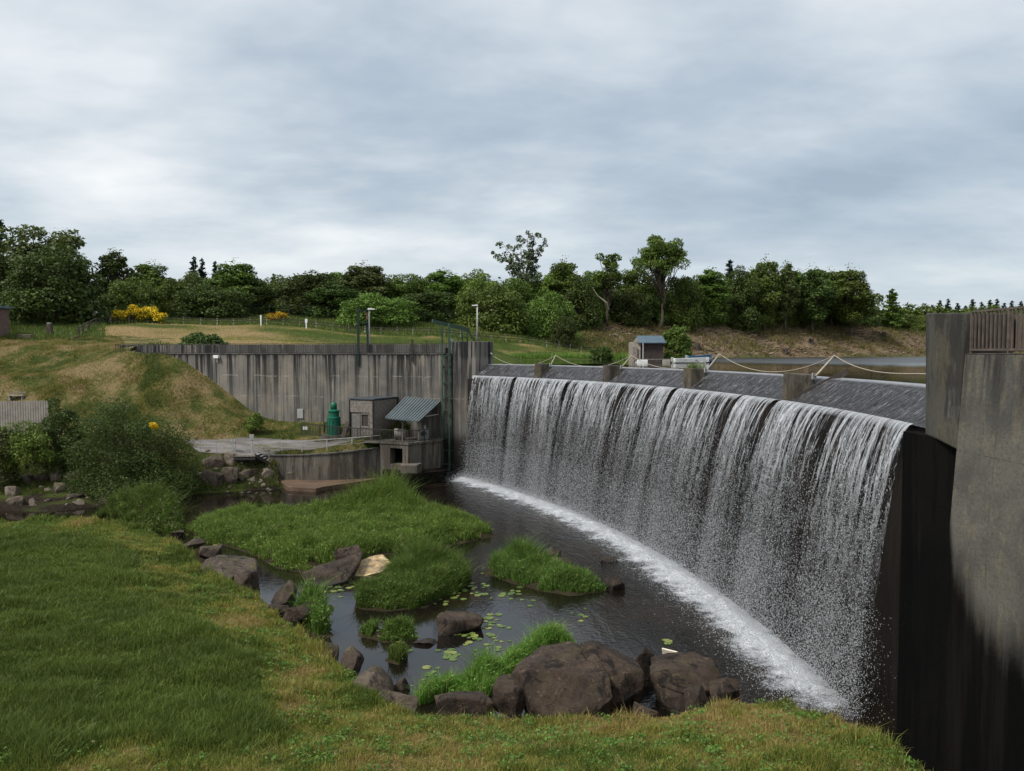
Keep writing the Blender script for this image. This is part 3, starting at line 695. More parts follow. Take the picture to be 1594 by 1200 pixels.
# ------------------------------------------------------------------ ground: field, lake shore and lake bed behind the dam
BB = [at(*a) for a in [(212, 537, 86), (228, 535.5, 89), (205, 533, 92), (240, 537, 84.5), (205, 538, 84), (300, 536, 85), (450, 535, 85), (600, 536, 86), (740, 537, 88), (200, 508, 103), (300, 505, 112), (450, 506, 113), (560, 516, 115), (700, 524, 115), (780, 532, 117), (860, 541, 121), (930, 547, 127),
    (100, 508, 103), (0, 520, 95), (0, 528, 92.5), (100, 527, 94), (-100, 515, 96), (205, 540, 82.6), (165, 531, 91.5),
    (50, 497, 112), (170, 498, 118), (300, 496, 128), (450, 491, 130), (600, 496, 131), (700, 504, 134), (800, 513, 137), (900, 521, 140),
    (780, 559.3, 110), (860, 559.8, 110), (930, 557.5, 122), (1000, 559, 120), (1100, 556.5, 146), (1250, 555.8, 160), (1440, 555, 178), (1600, 554.5, 190),
    (930, 500, 158), (1000, 502, 160), (1100, 508, 162), (1100, 530, 155), (1200, 506, 176), (1200, 530, 168), (1300, 506, 186), (1300, 530, 176), (1380, 514, 192), (1440, 518, 205), (1440, 540, 187), (1000, 535, 140), (930, 540, 132),
    (0, 487, 140), (300, 480, 170), (700, 490, 180), (1000, 490, 200), (1300, 495, 230), (1440, 510, 260), (1600, 515, 300), (1900, 540, 210)]]
BB += [np.array(a) for a in [(-8, 95, 9.7), (0, 97, 9.2), (8, 98, 9.2), (20, 108, 9.4), (45, 120, 9), (80, 135, 9), (5, 82, 8.5), (30, 80, 8), (25, 50, 8), (60, 90, 8), (120, 120, 8), (30, 30, 8), (150, 60, 8), (-5, 80, 10.3), (-9, 85, 11.3), (-120, 100, 13), (-120, 200, 20), (250, 300, 17), (250, 150, 8)]]
back_tps = TPS(BB, .02)
def back_z(x, y):
    z = back_tps(x, y); n = fbm(x * .12, y * .12, 8, 4) - .5
    clr = clearing(x, y)
    z = z + np.where(z > 10.9, n * .5 + clr * (fbm(x * .6, y * .6, 14, 4) - .5) * 1.5, 0)
    wy = wall_y(x); k = np.clip((y - wy - 2) / 8, 0, 1); k = k * k * (3 - 2 * k); k = np.maximum(k, np.clip((-35 - x) / 3.0, 0, 1)); z = np.where(x < -2, z * k + np.minimum(z, 12.05) * (1 - k), z)
    return z
CLEAR = np.array([at(a, b, Y)[:2] for a, b, Y in [(905, 535, 133), (940, 555, 126), (1000, 560, 120), (1100, 557, 144), (1440, 556, 176), (1600, 556, 188), (1600, 515, 240), (1380, 512, 194), (1300, 503, 189), (1100, 503, 165), (1000, 500, 162), (910, 503, 156)]])
def clearing(x, y): return np.where(inside(CLEAR, x, y), np.clip(seg_dist(CLEAR, x, y) / 2.5, 0, 1), 0)
FMOWN = np.array([at(a, b, Y)[:2] for a, b, Y in [(160, 535, 88), (300, 540, 84), (740, 541, 84), (800, 549, 112), (880, 553, 118), (935, 552, 124), (920, 547, 126), (780, 534, 116), (560, 517, 113), (300, 505, 112), (165, 505, 106)]])
def back_tone(x, y):
    n = fbm(x * .12, y * .2, 41, 4); m = inside(FMOWN, x, y)
    return np.clip(np.where(m, .60, .22) + 1.2 * (n - .5) * np.where(m, 1, .5), 0, 1)
q = M('lake_shore_ground'); p = q.pos()
n = q.noise(p, .45, 6, .65); n2 = q.noise(p, 2.6, 6, .75); n3 = q.noise(p, 9, 4, .7)
g = q.mix(q.smooth(n, .35, .65), (.080, .115, .022), (.055, .080, .016)); g = q.mix(q.smooth(n3, .3, .75, 0, .5), g, (.022, .034, .010))
s = q.mix(q.smooth(n3, .3, .7), (.35, .25, .12), (.22, .16, .075))
tn = q.math('ADD', q.attr('tone'), q.math('MULTIPLY_ADD', n2, .8, -.4), clamp=True); c = q.mix(q.smooth(tn, .3, .75), g, s)
cb = q.ramp(q.math('MULTIPLY_ADD', n2, .6, q.math('MULTIPLY', n, .4)), [(.34, (.05, .036, .024)), (.45, (.14, .098, .062)), (.53, (.25, .18, .115)), (.60, (.11, .115, .035)), (.7, (.15, .155, .05))])
c = q.mix(q.attr('clear'), c, cb)
MT['shore'] = q.done(q.bsdf(c, .95, q.bump(q.math('ADD', n2, n3), .9, .25), 0, .1))
rr_ = lambda x, y: np.hypot(x - CC[0], y - CC[1])
o = struct(grid_poly('field_ground', np.linspace(-150, 270, 300), np.linspace(74, 330, 230), back_z, MT['shore'], lambda x, y: np.where(x < -42.2, y > 93.6, y > wall_y(x) + 2.7) & ((x < -6) | (rr_(x, y) > RR + 5)), {'tone': back_tone, 'clear': clearing}))

struct(grid_poly('embankment_ground', np.linspace(-92, -3.2, 230), np.linspace(50, 97, 160), front_z, MT['turf_far'], lambda x, y: (y < np.where(x < -41, np.maximum(96, 0), wall_y(x) + .15)), {'tone': front_tone, 'soil': front_soil}))
# gravel yard: its own sheet a few millimetres above the bank
def yard_z(x, y): return front_z(x, y) + .05
q = M('yard_gravel'); p = q.pos(); n = q.noise(q.mapping(p, (.35, 1.2, 1)), .9, 5, .6); n2 = q.noise(p, 12, 4, .7)
c = q.mix(q.smooth(n, .38, .62), (.20, .185, .18), (.115, .105, .098)); c = q.mix(q.smooth(n2, .3, .8, 0, .4), c, (.10, .09, .08))
c = q.mix(q.smooth(q.noise(q.mapping(p, (.25, 1.5, 1), (3, 8, 0)), 1.1, 4), .55, .64, 0, .85), c, (.10, .10, .035))
MT['gravel'] = q.done(q.bsdf(c, .95, q.bump(n2, .5, .03), 0, .2))
struct(grid_poly('yard_gravel', np.linspace(-32, -12, 90), np.linspace(65, 76, 60), yard_z, MT['gravel'], lambda x, y: inside(YARD, x, y)))

# ------------------------------------------------------------------ sky is the world; next: dam
dam = thing('dam', 'long curved concrete dam with dark wet face below a sloping overflow crest', 'dam', (CC[0] + RR, CC[1], 0))
NS = 160; ph = np.linspace(PH0 + .012, PH1 - .014, NS)
def strip(name, prof, mat, parent, phs, smooth=True):
    """sweep a (radius, z) profile along the dam's arc; UV = metres along, metres across"""
    k = len(prof); V = []; uv = []; acc = np.r_[0, np.cumsum([math.dist(prof[i], prof[i + 1]) for i in range(k - 1)])]
    for i, (r, z) in enumerate(prof):
        P = arc(r, phs); V.append(np.c_[P, np.full(len(phs), z)]); uv.append(np.c_[(phs[0] - phs) * RR, np.full(len(phs), acc[i])])
    n = len(phs); idx = np.arange(k * n).reshape(k, n)
    f = np.stack([idx[:-1, :-1], idx[:-1, 1:], idx[1:, 1:], idx[1:, :-1]], -1).reshape(-1, 4)
    return np_mesh(name, np.concatenate(V), [f], mat, parent, smooth, None, np.concatenate(uv))
strip('dam_body', [(RR - .30, -1.5), (RR - .34, 4), (RR - .36, ZLIP - .35), (RR - .02, ZLIP - .22), (RR - .02, ZLIP - .05), (RR + .15, ZLIP - .03), (RR + 1.4, ZCR - .08), (RR + 2.2, ZCR - .12), (RR + 3.6, ZCR - 1.2), (RR + 3.6, 5)], MT['damface'], dam, ph, False)
prof = [(RR + 2.3, ZRES - .004), (RR + 1.9, ZRES - .012), (RR + 1.65, ZRES - .035), (RR + 1.5, ZCR + .03), (RR + 1.25, ZCR - .10), (RR + .8, ZCR - .42), (RR + .3, ZLIP + .22), (RR + .02, ZLIP + .03), (RR - .14, ZLIP - .02)]
strip('overflow_chute', prof, MT['chute'], dam, ph)

# concrete blocks standing on the crest, each a thing with its own plate; a leaning pole and rope beyond it
BL = [(831, 850, 'small grey concrete block on the dam crest, farthest from the camera'), (938, 966, 'mossy grey concrete block on the dam crest opposite the boathouse'), (1063, 1097, 'concrete block on the dam crest with a tuft of grass growing on top'), (1219, 1262, 'largest and nearest concrete block on the dam crest with a board leaning on it')]
POLE_TOP = [(865, 553), (983, 553), (1120, 551), (1299, 553)]
apex = []
for k, (xa, xb, lab) in enumerate(BL):
    pa = phi_px(xa + 1, RR + .1); rad = arc(1., np.array([pa]))[0] - CC; tan = np.array([-rad[1], rad[0]])    # rad points upstream
    base = arc(RR + .02, np.array([pa]))[0]
    wid = .95 if k < 3 else 1.0
    # the downstream nose sits on the lip; plan is a blunt wedge
    def pt(u, v, base=base, rad=rad, tan=tan): return base + rad * u - tan * v
    b = thing('crest_block', lab, 'concrete block', (*base, ZLIP - .1), 'concrete blocks along the dam crest')
    topz = ZCR + .28
    plan = [pt(.0, 0), pt(.0, wid * .92), pt(.12, wid), pt(1.15, wid), pt(1.4, wid * .6), pt(1.4, 0)]
    mb = MB(); mb.prism(plan, [ZLIP - .15] * 3 + [ZCR - .5] * 3, [topz + .05, topz + .04, topz, topz - .04, topz - .06, topz], [pt(.05, .04), pt(.04, wid * .86), pt(.16, wid * .93), pt(1.02, wid * .92), pt(1.3, wid * .55), pt(1.32, .05)])
    mb.build('block', MT['block'], b, .035)
    pl = MB(); c0 = pt(1.1, wid * .8)
    pl.bar((*(pt(1.0, wid * .99)), topz - .10), (*(pt(1.38, wid * .62)), topz - .14), .05, .3); pl.build('steel_plate', MT['grey_box'], b, .01)
    foot = np.array([*pt(1.25, wid * .82), topz - .1]); ap = at(*POLE_TOP[k], foot[1] + 1.1)
    po = MB(); po.tube([foot, (foot + ap) / 2, ap], [.045, .042, .035], 8)
    tag(po.build('rope_pole', MT['tan_pole'], None, smooth=True), ['leaning tan pole on the farthest crest block, holding the rope', 'leaning tan pole on the crest block opposite the boathouse', 'leaning tan pole behind the grass-topped crest block', 'leaning tan pole on the nearest crest block, beside the board'][k], 'pole', 'leaning poles that carry the rope')
    apex.append(ap); globals()['blk%d' % k] = (pt, wid, topz)
# board against the nearest block, tuft on the third
pt, wid, topz = blk3
mb = MB(); mb.bar((*pt(.12, wid * 1.05), ZLIP + .12), (*pt(2.2, wid * 1.9), ZCR + .42), .10, .26); mb.build('drift_board', MT['wood_dark']); tag(bpy.data.objects['drift_board'], 'dark driftwood board leaning on the nearest crest block', 'board')
pt, wid, topz = blk2
P = np.array([[*(pt(r_, v_)), topz - .03] for r_, v_ in zip(rng.uniform(.15, 1.3, 140), rng.uniform(.1, .75, 140))]); V, fs = blades(P, rng.uniform(.2, .55, 140), rng.uniform(.02, .04, 140), rng, .5)
tag(np_mesh('grass_tuft', V, fs, MT['leaf_reed']), 'green grass tuft growing on top of a crest block', 'grass tuft')
# rope
def rope_pts(a, b, sag, n=18):
    a, b = np.array(a), np.array(b); return [tuple(a + (b - a) * t_ - np.array([0, 0, sag * 4 * t_ * (1 - t_)])) for t_ in np.linspace(0, 1, n)]
anch = at(763, 551, 74.6); end = at(1441, 582, 24.5)
seq = [anch] + apex; pts = []
for a, b in zip(seq[:-1], seq[1:]): pts += rope_pts(a, b, .95 if a is not anch else 1.0)[:-1]
a, b = apex[-1], end; pts += [tuple(a + (b - a) * t_ - np.array([0, 0, .36 * 4 * t_ * (1 - t_) ** 1.2])) for t_ in np.linspace(0, 1, 18)]
mb = MB(); mb.tube(pts, .02, 6); tag(mb.build('rope', MT['rope'], None, smooth=True), 'pale rope sagging from pole to pole along the dam crest', 'rope')

# ------------------------------------------------------------------ waterfall
NU = 900; phs = np.linspace(PH0 + .004, PH1 + .004, NU); U = (phs[0] - phs) * RR
flow = .66 + .40 * (fbm(U * .5, U * 0, 61, 3) - .5) + .55 * (fbm(U * 1.9, U * 0 + 5, 67, 3) - .5) + .7 * (fbm(U * 6.5, U * 0 + 5, 69, 2) - .5)
for gx, gw, gd in [(806, .24, .8), (842, .5, .3), (893, .32, .6), (985, .3, .3), (1028, .22, .6), (1060, .32, .8), (1161, .28, .6), (1219, .26, .8), (1268, .2, .3), (760, .3, .2), (1320, .15, .3)]:
    pg = phi_px(gx); ug = (phs[0] - pg) * RR; flow -= 1.05 * gd * np.exp(-((U - ug) / gw) ** 4)
flow = np.clip(flow, 0, 1); flow[-14:] = np.maximum(flow[-14:], .75)
fall = thing('waterfall', 'broad white curtain of falling water breaking into drops below the dam crest', 'waterfall', (CC[0] + RR - 1, CC[1], 0))
def throw(ph_): t_ = np.clip((ph_ - PH0) / (PH1 - PH0), 0, 1); return 1.1 + .5 * t_ + 1.5 * np.sin(np.pi * t_) ** .8      # metres the nappe lands out from the lip
def fall_r(h, ph_, off=0): return RR - .10 - throw(ph_) * np.sqrt(np.maximum(h, 0) / 9.7) + off
def curtain_mat(seed):
    q = M('falling_water'); u = q.uv(); s = q.sep(u); fl = q.attr('flow')
    v = s[1]; o_ = seed * 13.7
    wn = q.noise(q.comb(q.math('MULTIPLY', s[0], 1.3), q.math('MULTIPLY', v, .55), o_), 1.3, 3, .6)
    uu = q.math('ADD', s[0], q.math('MULTIPLY', q.math('SUBTRACT', wn, .5), q.smooth(v, 0, 4, .10, .7)))
    fib = q.noise(q.comb(q.math('MULTIPLY', uu, 6.2), q.math('MULTIPLY', v, .42), o_ + 3), 1.1, 4, .6)
    web = q.voro(q.comb(q.math('MULTIPLY', uu, 6.5), q.math('MULTIPLY', v, 2.1), o_), 1., 'DISTANCE_TO_EDGE')
    webm = q.smooth(web, .01, .12, 1, 0)
    dots = q.voro(q.comb(q.math('MULTIPLY', uu, 13.), q.math('MULTIPLY', v, 8.), o_), 1., 'F1'); dotm = q.smooth(dots, .14, .34, 1, 0)
    slot = q.noise(q.comb(q.math('MULTIPLY', uu, 2.5), q.math('MULTIPLY', v, .05), 2.2), 1., 3, .6)
    strand = q.math('MULTIPLY', q.smooth(q.math('ADD', fib, q.math('MULTIPLY_ADD', fl, .46, -.27)), .495, .58), q.smooth(slot, .35, .48, .14, 1.))
    broke = q.smooth(v, 1.8, 7.5)
    tex = q.mix(broke, q.math('MAXIMUM', webm, q.smooth(fib, .50, .585)), q.math('MULTIPLY', q.math('MAXIMUM', dotm, q.math('MULTIPLY', webm, .55)), .8))
    a = q.math('MULTIPLY', strand, tex)
    clump = q.noise(q.comb(q.math('MULTIPLY', s[0], 2.2), q.math('MULTIPLY', v, 1.1), o_ + 9), 1., 5, .7)
    a = q.math('MULTIPLY', a, q.smooth(clump, .34, .56, .3, 1.))
    a = q.math('MULTIPLY', a, q.smooth(v, .3, 4.2, .90, .24))
    a = q.math('MULTIPLY', a, q.smooth(fl, .02, .3))
    lipm = q.math('MULTIPLY', q.smooth(v, .0, .3, .55, 0), q.smooth(fl, .1, .4))
    a = q.math('MAXIMUM', a, q.math('MULTIPLY', lipm, q.smooth(fib, .36, .55)))
    nb = q.bump(q.math('ADD', fib, webm), .8, .08)
    b = q.bsdf((.68, .70, .73), .35, nb, 0, .5)
    tr = q.new('ShaderNodeBsdfTranslucent'); q.set(tr.inputs[0], (.68, .70, .73)); bt = q.shmix(.3, b, tr.outputs[0])
    tp = q.new('ShaderNodeBsdfTransparent')
    return q.done(q.shmix(a, tp.outputs[0], bt))
NV = 44; hh = 9.75 * np.linspace(0, 1, NV) ** 1.4
for L in range(3):
    off = [0., .16, -.12][L]; wob = (fbm(U * 3.1, U * 0 + L * 9, 77 + L, 3) - .5) * .35
    Vs = []; uvs = []
    for h in hh:
        r = fall_r(h, phs, off * min(1, h * .6) + wob * min(1, h / 3) * (.5 + h / 9)); P = arc(r, phs); Vs.append(np.c_[P, np.full(NU, ZLIP + .02 - h)]); uvs.append(np.c_[U, np.full(NU, h)])
    idx = np.arange(NU * NV).reshape(NV, NU); f = np.stack([idx[:-1, :-1], idx[:-1, 1:], idx[1:, 1:], idx[1:, :-1]], -1).reshape(-1, 4)
    fl = np.tile(flow, NV)
    np_mesh('water_sheet', np.concatenate(Vs), [f], curtain_mat(L + 1), fall, True, {'flow': fl}, np.concatenate(uvs))
def drops(n, r, hlo, hhi, smin, smax, spread, hpow=1., thr=.12):
    u = r.uniform(0, 1, n * 3); keep = r.uniform(0, 1, n * 3) < np.clip(np.interp(u, np.linspace(0, 1, NU), flow) - thr, .015, 1); u = u[keep][:n]; n = len(u)
    h = hlo + (hhi - hlo) * r.uniform(0, 1, n) ** hpow; ph_ = phs[0] + (phs[-1] - phs[0]) * u
    ph_ = ph_ + r.normal(0, 1, n) * (.02 + .02 * h) / RR
    P = np.c_[arc(fall_r(h, ph_) + r.normal(0, 1, n) * (spread * (.35 + h / 7)), ph_), ZLIP - h]
    s = smin * (smax / smin) ** (r.uniform(0, 1, n) ** 2.2); return P, s
def drop_mesh(P, s, r, stretch=1.7):
    n = len(P); base = np.array([[1, 0, -.35], [-.5, .87, -.35], [-.5, -.87, -.35], [0, 0, 1.], [0, 0, -1.]])
    a = r.uniform(0, 6.283, n); ca, sa = np.cos(a), np.sin(a); k = r.uniform(.7, 1.4, (n, 5, 1)) * base[None]
    x = k[..., 0] * ca[:, None] - k[..., 1] * sa[:, None]; y = k[..., 0] * sa[:, None] + k[..., 1] * ca[:, None]
    V = np.stack([x, y, k[..., 2] * stretch], -1) * (s / 2)[:, None, None] + P[:, None]
    b = np.arange(n)[:, None, None] * 5; f = (b + np.array([[0, 1, 3], [1, 2, 3], [2, 0, 3], [1, 0, 4], [2, 1, 4], [0, 2, 4]])[None]).reshape(-1, 3)
    return V.reshape(-1, 3), f
q = M('water_drops'); b = q.bsdf((.62, .64, .665), .3, spec=.5); tr = q.new('ShaderNodeBsdfTranslucent'); q.set(tr.inputs[0], (.62, .64, .665)); MT['drop'] = q.done(q.shmix(.35, b, tr.outputs[0]))
r = np.random.default_rng(5)
P1, s1 = drops(170000, r, 1.5, 9.7, .011, .034, .11, .8); P2, s2 = drops(80000, r, 6.0, 9.9, .011, .034, .34, .8)
V, f = drop_mesh(np.r_[P1, P2], np.r_[s1, s2], r); d_ = np_mesh('spray', V, [f], MT['drop'], fall); tag(d_, kind='stuff')

# foam where the fall meets the pool
NF = 700; phf = np.linspace(PH0 + .01, PH1 + .01, NF); K = 26
wid = .5 + 2.6 * fbm(phf * 60, phf * 0, 91, 4) * np.interp(phf, np.sort([PH0, PH1]), [.58, .8]); flF = np.interp(phf[::-1], phs[::-1], flow)[::-1]
sm = np.convolve(flF, np.ones(25) / 25, 'same'); wid = wid * (.55 + .6 * sm)
Vs = []; ed = []; uvs = []
for k in range(K):
    t_ = k / (K - 1); rad_ = RR - throw(phf) + .45 - (wid + 1.45) * t_; P = arc(rad_, phf); n_ = fbm(P[:, 0] * 2.2, P[:, 1] * 2.2, 95, 4)
    z = .012 + .30 * np.exp(-((t_ - .30) / .2) ** 2) * (n_ * 1.3) * (.4 + .6 * sm) ; Vs.append(np.c_[P, z]); ed.append((1 - abs(t_ - .3) / .7 if t_ > .3 else .45 + .55 * t_ / .3) * np.clip(np.minimum(np.arange(NF) / 12, (NF - 1 - np.arange(NF)) / 45), 0, 1) ** .5); 
idx = np.arange(NF * K).reshape(K, NF); f = np.stack([idx[:-1, :-1], idx[:-1, 1:], idx[1:, 1:], idx[1:, :-1]], -1).reshape(-1, 4)
q = M('foam'); p = q.pos(); e = q.attr('core'); n = q.noise(p, 1.6, 5, .7, .4); n2 = q.noise(p, 9, 5, .7)
a = q.smooth(q.math('ADD', q.math('MULTIPLY', e, 1.15), q.math('ADD', q.math('MULTIPLY_ADD', n, 2.0, -1.0), q.math('MULTIPLY_ADD', n2, 1.1, -.55))), .12, .95, 0, .97)
b = q.bsdf((.60, .62, .65), .7, q.bump(n2, .8, .08), 0, .2); tp = q.new('ShaderNodeBsdfTransparent'); fm = q.done(q.shmix(a, tp.outputs[0], b))
o = np_mesh('foam', np.concatenate(Vs), [f], fm, None, True, {'core': np.concatenate(ed)}); tag(o, 'white foam band along the foot of the waterfall', 'foam', kind='stuff')
# low spray thrown up by the foam
n = 70000; u = r.uniform(0, 1, n); ph_ = phf[0] + (phf[-1] - phf[0]) * u; kk = r.uniform(0, 1, n) < .25 + .75 * np.interp(u, np.linspace(0, 1, NF), sm); ph_ = ph_[kk]; n = len(ph_)
P = np.c_[arc(RR - .1 - throw(ph_) - np.abs(r.normal(0, .95, n)) + r.normal(0, .3, n), ph_), np.abs(r.normal(0, .34, n)) + .02]
V, f = drop_mesh(P, r.uniform(.015, .045, n), r, 1.); o = np_mesh('splash', V, [f], MT['drop']); tag(o, 'fine white splash drops above the foam at the foot of the fall', 'splash', kind='stuff')
#SECTION2_END
# ------------------------------------------------------------------ left retaining wall, parapet, abutment block
wd = WL1 - WL0; wl = np.linalg.norm(wd); wd = wd / wl; wn = np.array([-wd[1], wd[0]]);   # wd runs left; wn = away from camera?
if wn[1] < 0: wn = -wn
def wp(s, off=0.): return WL0 + wd * s + wn * off          # metres left from the abutment corner, metres behind the face
ZW = 11.70
rw = thing('retaining_wall', 'long grey concrete retaining wall with black vertical run-off stains', 'retaining wall', (*wp(wl / 2), 0))
mb = MB(); joints = [2.3, 9.0, 15.8, 22.5, 29.5, 36.5, wl + 1.5]
for a, b in zip(joints[:-1], joints[1:]):      # cast panels with a thin joint between them
    mb.prism([wp(a + .012), wp(b - .012), wp(b - .012, .9), wp(a + .012, .9)], -1.5, ZW)
mb.build('wall_panels', MT['wall'], rw, .02)
mb = MB(); mb.prism([wp(2.3, .05), wp(wl + 1.5, .05), wp(wl + 1.5, .85), wp(2.3, .85)], -1.5, ZW - .03); mb.build('joint_fill', MT['slime_shade'], rw)
mb = MB(); mb.prism([wp(2.32, -.06), wp(wl + 2.2, -.06), wp(wl + 2.2, 4.6), wp(2.32, 4.6)], ZW + .003, ZW + .10); mb.build('coping', MT['parapet'], rw, .015)
pw_ = thing('parapet', 'grey concrete parapet behind the thin railing on top of the stained wall', 'parapet', (*wp(wl / 2, 2.2), ZW))
mb = MB(); mb.prism([wp(2.4, 2.0), wp(wl + 3, 2.0), wp(wl + 3, 2.3), wp(2.4, 2.3)], ZW + .1, ZW + 1.02); mb.build('parapet_wall', MT['parapet'], pw_, .02)
mb = MB(); mb.prism([wp(wl + 3, 1.9), wp(wl - 9, 1.9), wp(wl - 9, 2.0), wp(wl + 3, 2.0)], ZW + .1, ZW + .98); mb.build('end_panel', MT['wall'], pw_)
ab = thing('abutment_block', 'tall grey concrete block where the left end of the dam meets the wall', 'concrete block', (*wp(1.1), 0))
rad = arc(1., np.array([PH0]))[0] - CC
c0 = WL0 + np.array([.02, 0]); c1 = c0 + rad * 2.25; 
mb = MB(); mb.prism([c0, wp(2.28), wp(2.28, 3.0), c1 + np.array([-.3, .4]), c1], -1.5, 12.95); mb.build('block', MT['wall'], ab, .05)
mb = MB(); mb.tube([c1 + 0 if False else (*(c0 + rad * 1.8 + np.array([.05, -.05])), 11.85), (*(c0 + rad * 1.8 + np.array([.22, -.16])), 11.72)], .07, 8); mb.build('rope_ring', MT['rope'], ab)

def railing(name, label, pts, h, mat, post=1.5, bar=.13, th=.022, base=.08, top=.05, group=None, rails=None, bars=True):
    """metal railing along a polyline of 3-D points"""
    pts = [np.array(p, float) for p in pts]
    t_ = thing(name, label, 'railing', pts[0], group); tr_ = MB(); br = MB()
    up = np.array([0, 0, 1.])
    for a, b in zip(pts[:-1], pts[1:]):
        L = np.linalg.norm(b - a); n = max(1, round(L / post))
        tr_.bar(a + up * h, b + up * h, top, top * .8)
        for rz in (rails if rails is not None else [base]): tr_.bar(a + up * rz, b + up * rz, th * 1.5)
        for i in range(n + (b is pts[-1])):
            p = a + (b - a) * i / n; m = MB(); m.bar(p, p + up * (h - top * .4), top * .9); m.build('post', mat, t_)
        if bars:
            k = int(L / bar)
            for i in range(1, k):
                p = a + (b - a) * i / k; br.bar(p + up * base, p + up * (h - top * .4), th)
    tr_.build('rails', mat, t_)
    if bars: br.build('bars', mat, t_)
    return t_
railing('railing', 'long thin grey railing along the top of the stained retaining wall', [(*wp(2.5, .12), ZW + .1), (*wp(wl + 2, .12), ZW + .1)], .98, MT['rail_dark'], 3.0, .2, .03)
# small things on the wall
s_ = thing('wall_lamp', 'small white box lamp fixed near the top left of the stained wall', 'lamp', (*wp(35.4, -.15), 11.35))
px_s = lambda px: (WL0[0] - (px - 797) / F * WL0[1]) / ((px - 797) / F * wd[1] - wd[0])
s0 = px_s(339); s_.location = (*wp(s0, -.2), 11.3)
m = MB(); m.box((*wp(s0, -.2), 11.45), (.55, .3, .32), math.atan2(wd[1], wd[0])); m.build('lamp_box', MT['white'], s_, .03); m = MB(); m.tube([(*wp(s0, -.1), 11.3), (*wp(s0, -.1), 10.9)], .05, 6); m.build('bracket', MT['white'], s_)
s0 = px_s(467); m = MB(); m.box((*wp(s0, -.05), 5.75), (.65, .12, .95), math.atan2(wd[1], wd[0])); o = thing('junction_box', 'flat grey panel fixed to the foot of the stained wall', 'box', (*wp(s0, -.05), 5.4)); m.build('cabinet', MT['grey_box'], o, .02)
m = MB(); m.tube([(*wp(s0, -.04), 5.2), (*wp(s0, -.04), 4.6)], .035, 6); m.build('conduit', MT['grey_box'], o)

# ------------------------------------------------------------------ gate hoist frames and lamp posts on the wall
t_ = thing('hoist_frame', 'tall dark green double-post frame standing on the retaining wall', 'hoist frame', (*wp(px_s(559), .3), ZW))
p1 = at(558, 552, wp(px_s(558), -.1)[1]); p2 = at(572.5, 552, 77.6)
for p, top_y, in ((p1, 479), (p2, 483)):
    tp_ = at(558, top_y, p[1])[2]; m = MB(); m.bar((p[0], p[1], 10.7 if p is p1 else ZW), (p[0], p[1], tp_), .24, .2); m.build('post', MT['green_dark'], t_)
for y_ in (483, 503): m = MB(); m.bar((p1[0], p1[1], at(558, y_, p1[1])[2]), (p2[0], p2[1], at(572, y_, p2[1])[2]), .14, .12); m.build('crossbar', MT['green_dark'], t_)

m = MB(); m.box((p2[0] + .02, p2[1] - .15, at(572, 492, p2[1])[2]), (.22, .25, .7)); m.build('hoist_box', simple('rust_box', (.12, .06, .04)), t_, .02)
def lamp_post(label, px, ytop, ybot, Y, arm, mat):
    b = at(px, ybot, Y); tz = at(px, ytop, Y)[2]; o = thing('lamp_post', label, 'lamp post', b, 'lamp posts by the dam')
    m = MB(); m.tube([(b[0], b[1], b[2] - .5), (b[0], b[1], b[2] + (tz - b[2]) * .5), (b[0], b[1], tz)], [.13, .11, .085], 10); m.build('pole', mat, o, smooth=True)
    s = 1 if arm > 0 else -1
    m = MB(); m.prism([(b[0] - .08 * s, b[1] - .16), (b[0] + arm, b[1] - .12), (b[0] + arm, b[1] + .12), (b[0] - .08 * s, b[1] + .16)], tz - .02, [tz + .16, tz + .10, tz + .10, tz + .16]); m.build('lamp_head', MT['white'], o, .03)
    return o
lamp_post('short grey lamp post with a white head beside the dark green hoist frame', 574.5, 482, 552, 78.5, .62, MT['galv'])
lamp_post('slender pale lamp post standing alone in the field grass right of the green gantry', 743, 476, 527, 104, -.72, MT['galv'])
# green gantry with ladder rails down the wall
g = thing('gantry', 'green steel gantry with sloping top beam and ladder reaching down the wall to the pool', 'gantry', (*wp(px_s(695), -.3), 0))
q1 = wp(px_s(690), -.28); q2 = wp(px_s(700.5), -.28)
zt1 = at(690, 506, q1[1])[2]; zt2 = at(700, 503, q2[1])[2]
for p, zt in ((q1, zt1), (q2, zt2)):
    m = MB(); m.bar((*p, .15), (*p, zt), .2, .16); m.build('leg', MT['green_frame'], g)
m = MB()
for z in np.arange(1.2, 12.3, 1.3): m = MB(); m.bar((*(q1 + np.array([-.05, 0])), z), (*(q2 + np.array([.25, 0])), z), .10, .08); m.build('rung', MT['green_frame'], g)
m = MB()
for z in np.arange(1.0, 11.5, 1.6):
    for p in (q1, q2): m = MB(); m.bar((*p, z), (*(p + wn * .3), z), .1); m.build('wall_bracket', MT['green_dark'], g)
b0 = at(673, 499.5, q1[1] - .6); b1 = at(729, 513, q1[1] + 3.2)
for off in (-.0, .8):
    m = MB(); m.bar(b0 + np.array([0, off, 0]), b1 + np.array([0, off, 0]), .16, .34); m.build('top_beam', MT['green_frame'], g)
m = MB()
for f_ in (.02, .3, .62, .97): p = b0 + (b1 - b0) * f_; m = MB(); m.bar(p + np.array([0, 0, -.02]), p + np.array([0, .8, -.02]), .1); m.build('cross_tie', MT['green_frame'], g)
for px, yb in ((719, 552), (727, 552)):
    f_ = (px - 673) / 56; p = b0 + (b1 - b0) * f_; m = MB(); m.bar((p[0], p[1] + .3, ZW + .1), (p[0], p[1] + .3, p[2]), .14); m.build('leg', MT['green_frame'], g)
m = MB(); e_ = at(741, 535, b1[1] + .4); m.bar(b1 + np.array([-.1, .3, 0]), e_, .12); p = b0 + (b1 - b0) * .82; m.bar((p[0], p[1] + .3, 12.4), p + np.array([-1.1, .3, .25]), .1); m.build('brace', MT['green_frame'], g)
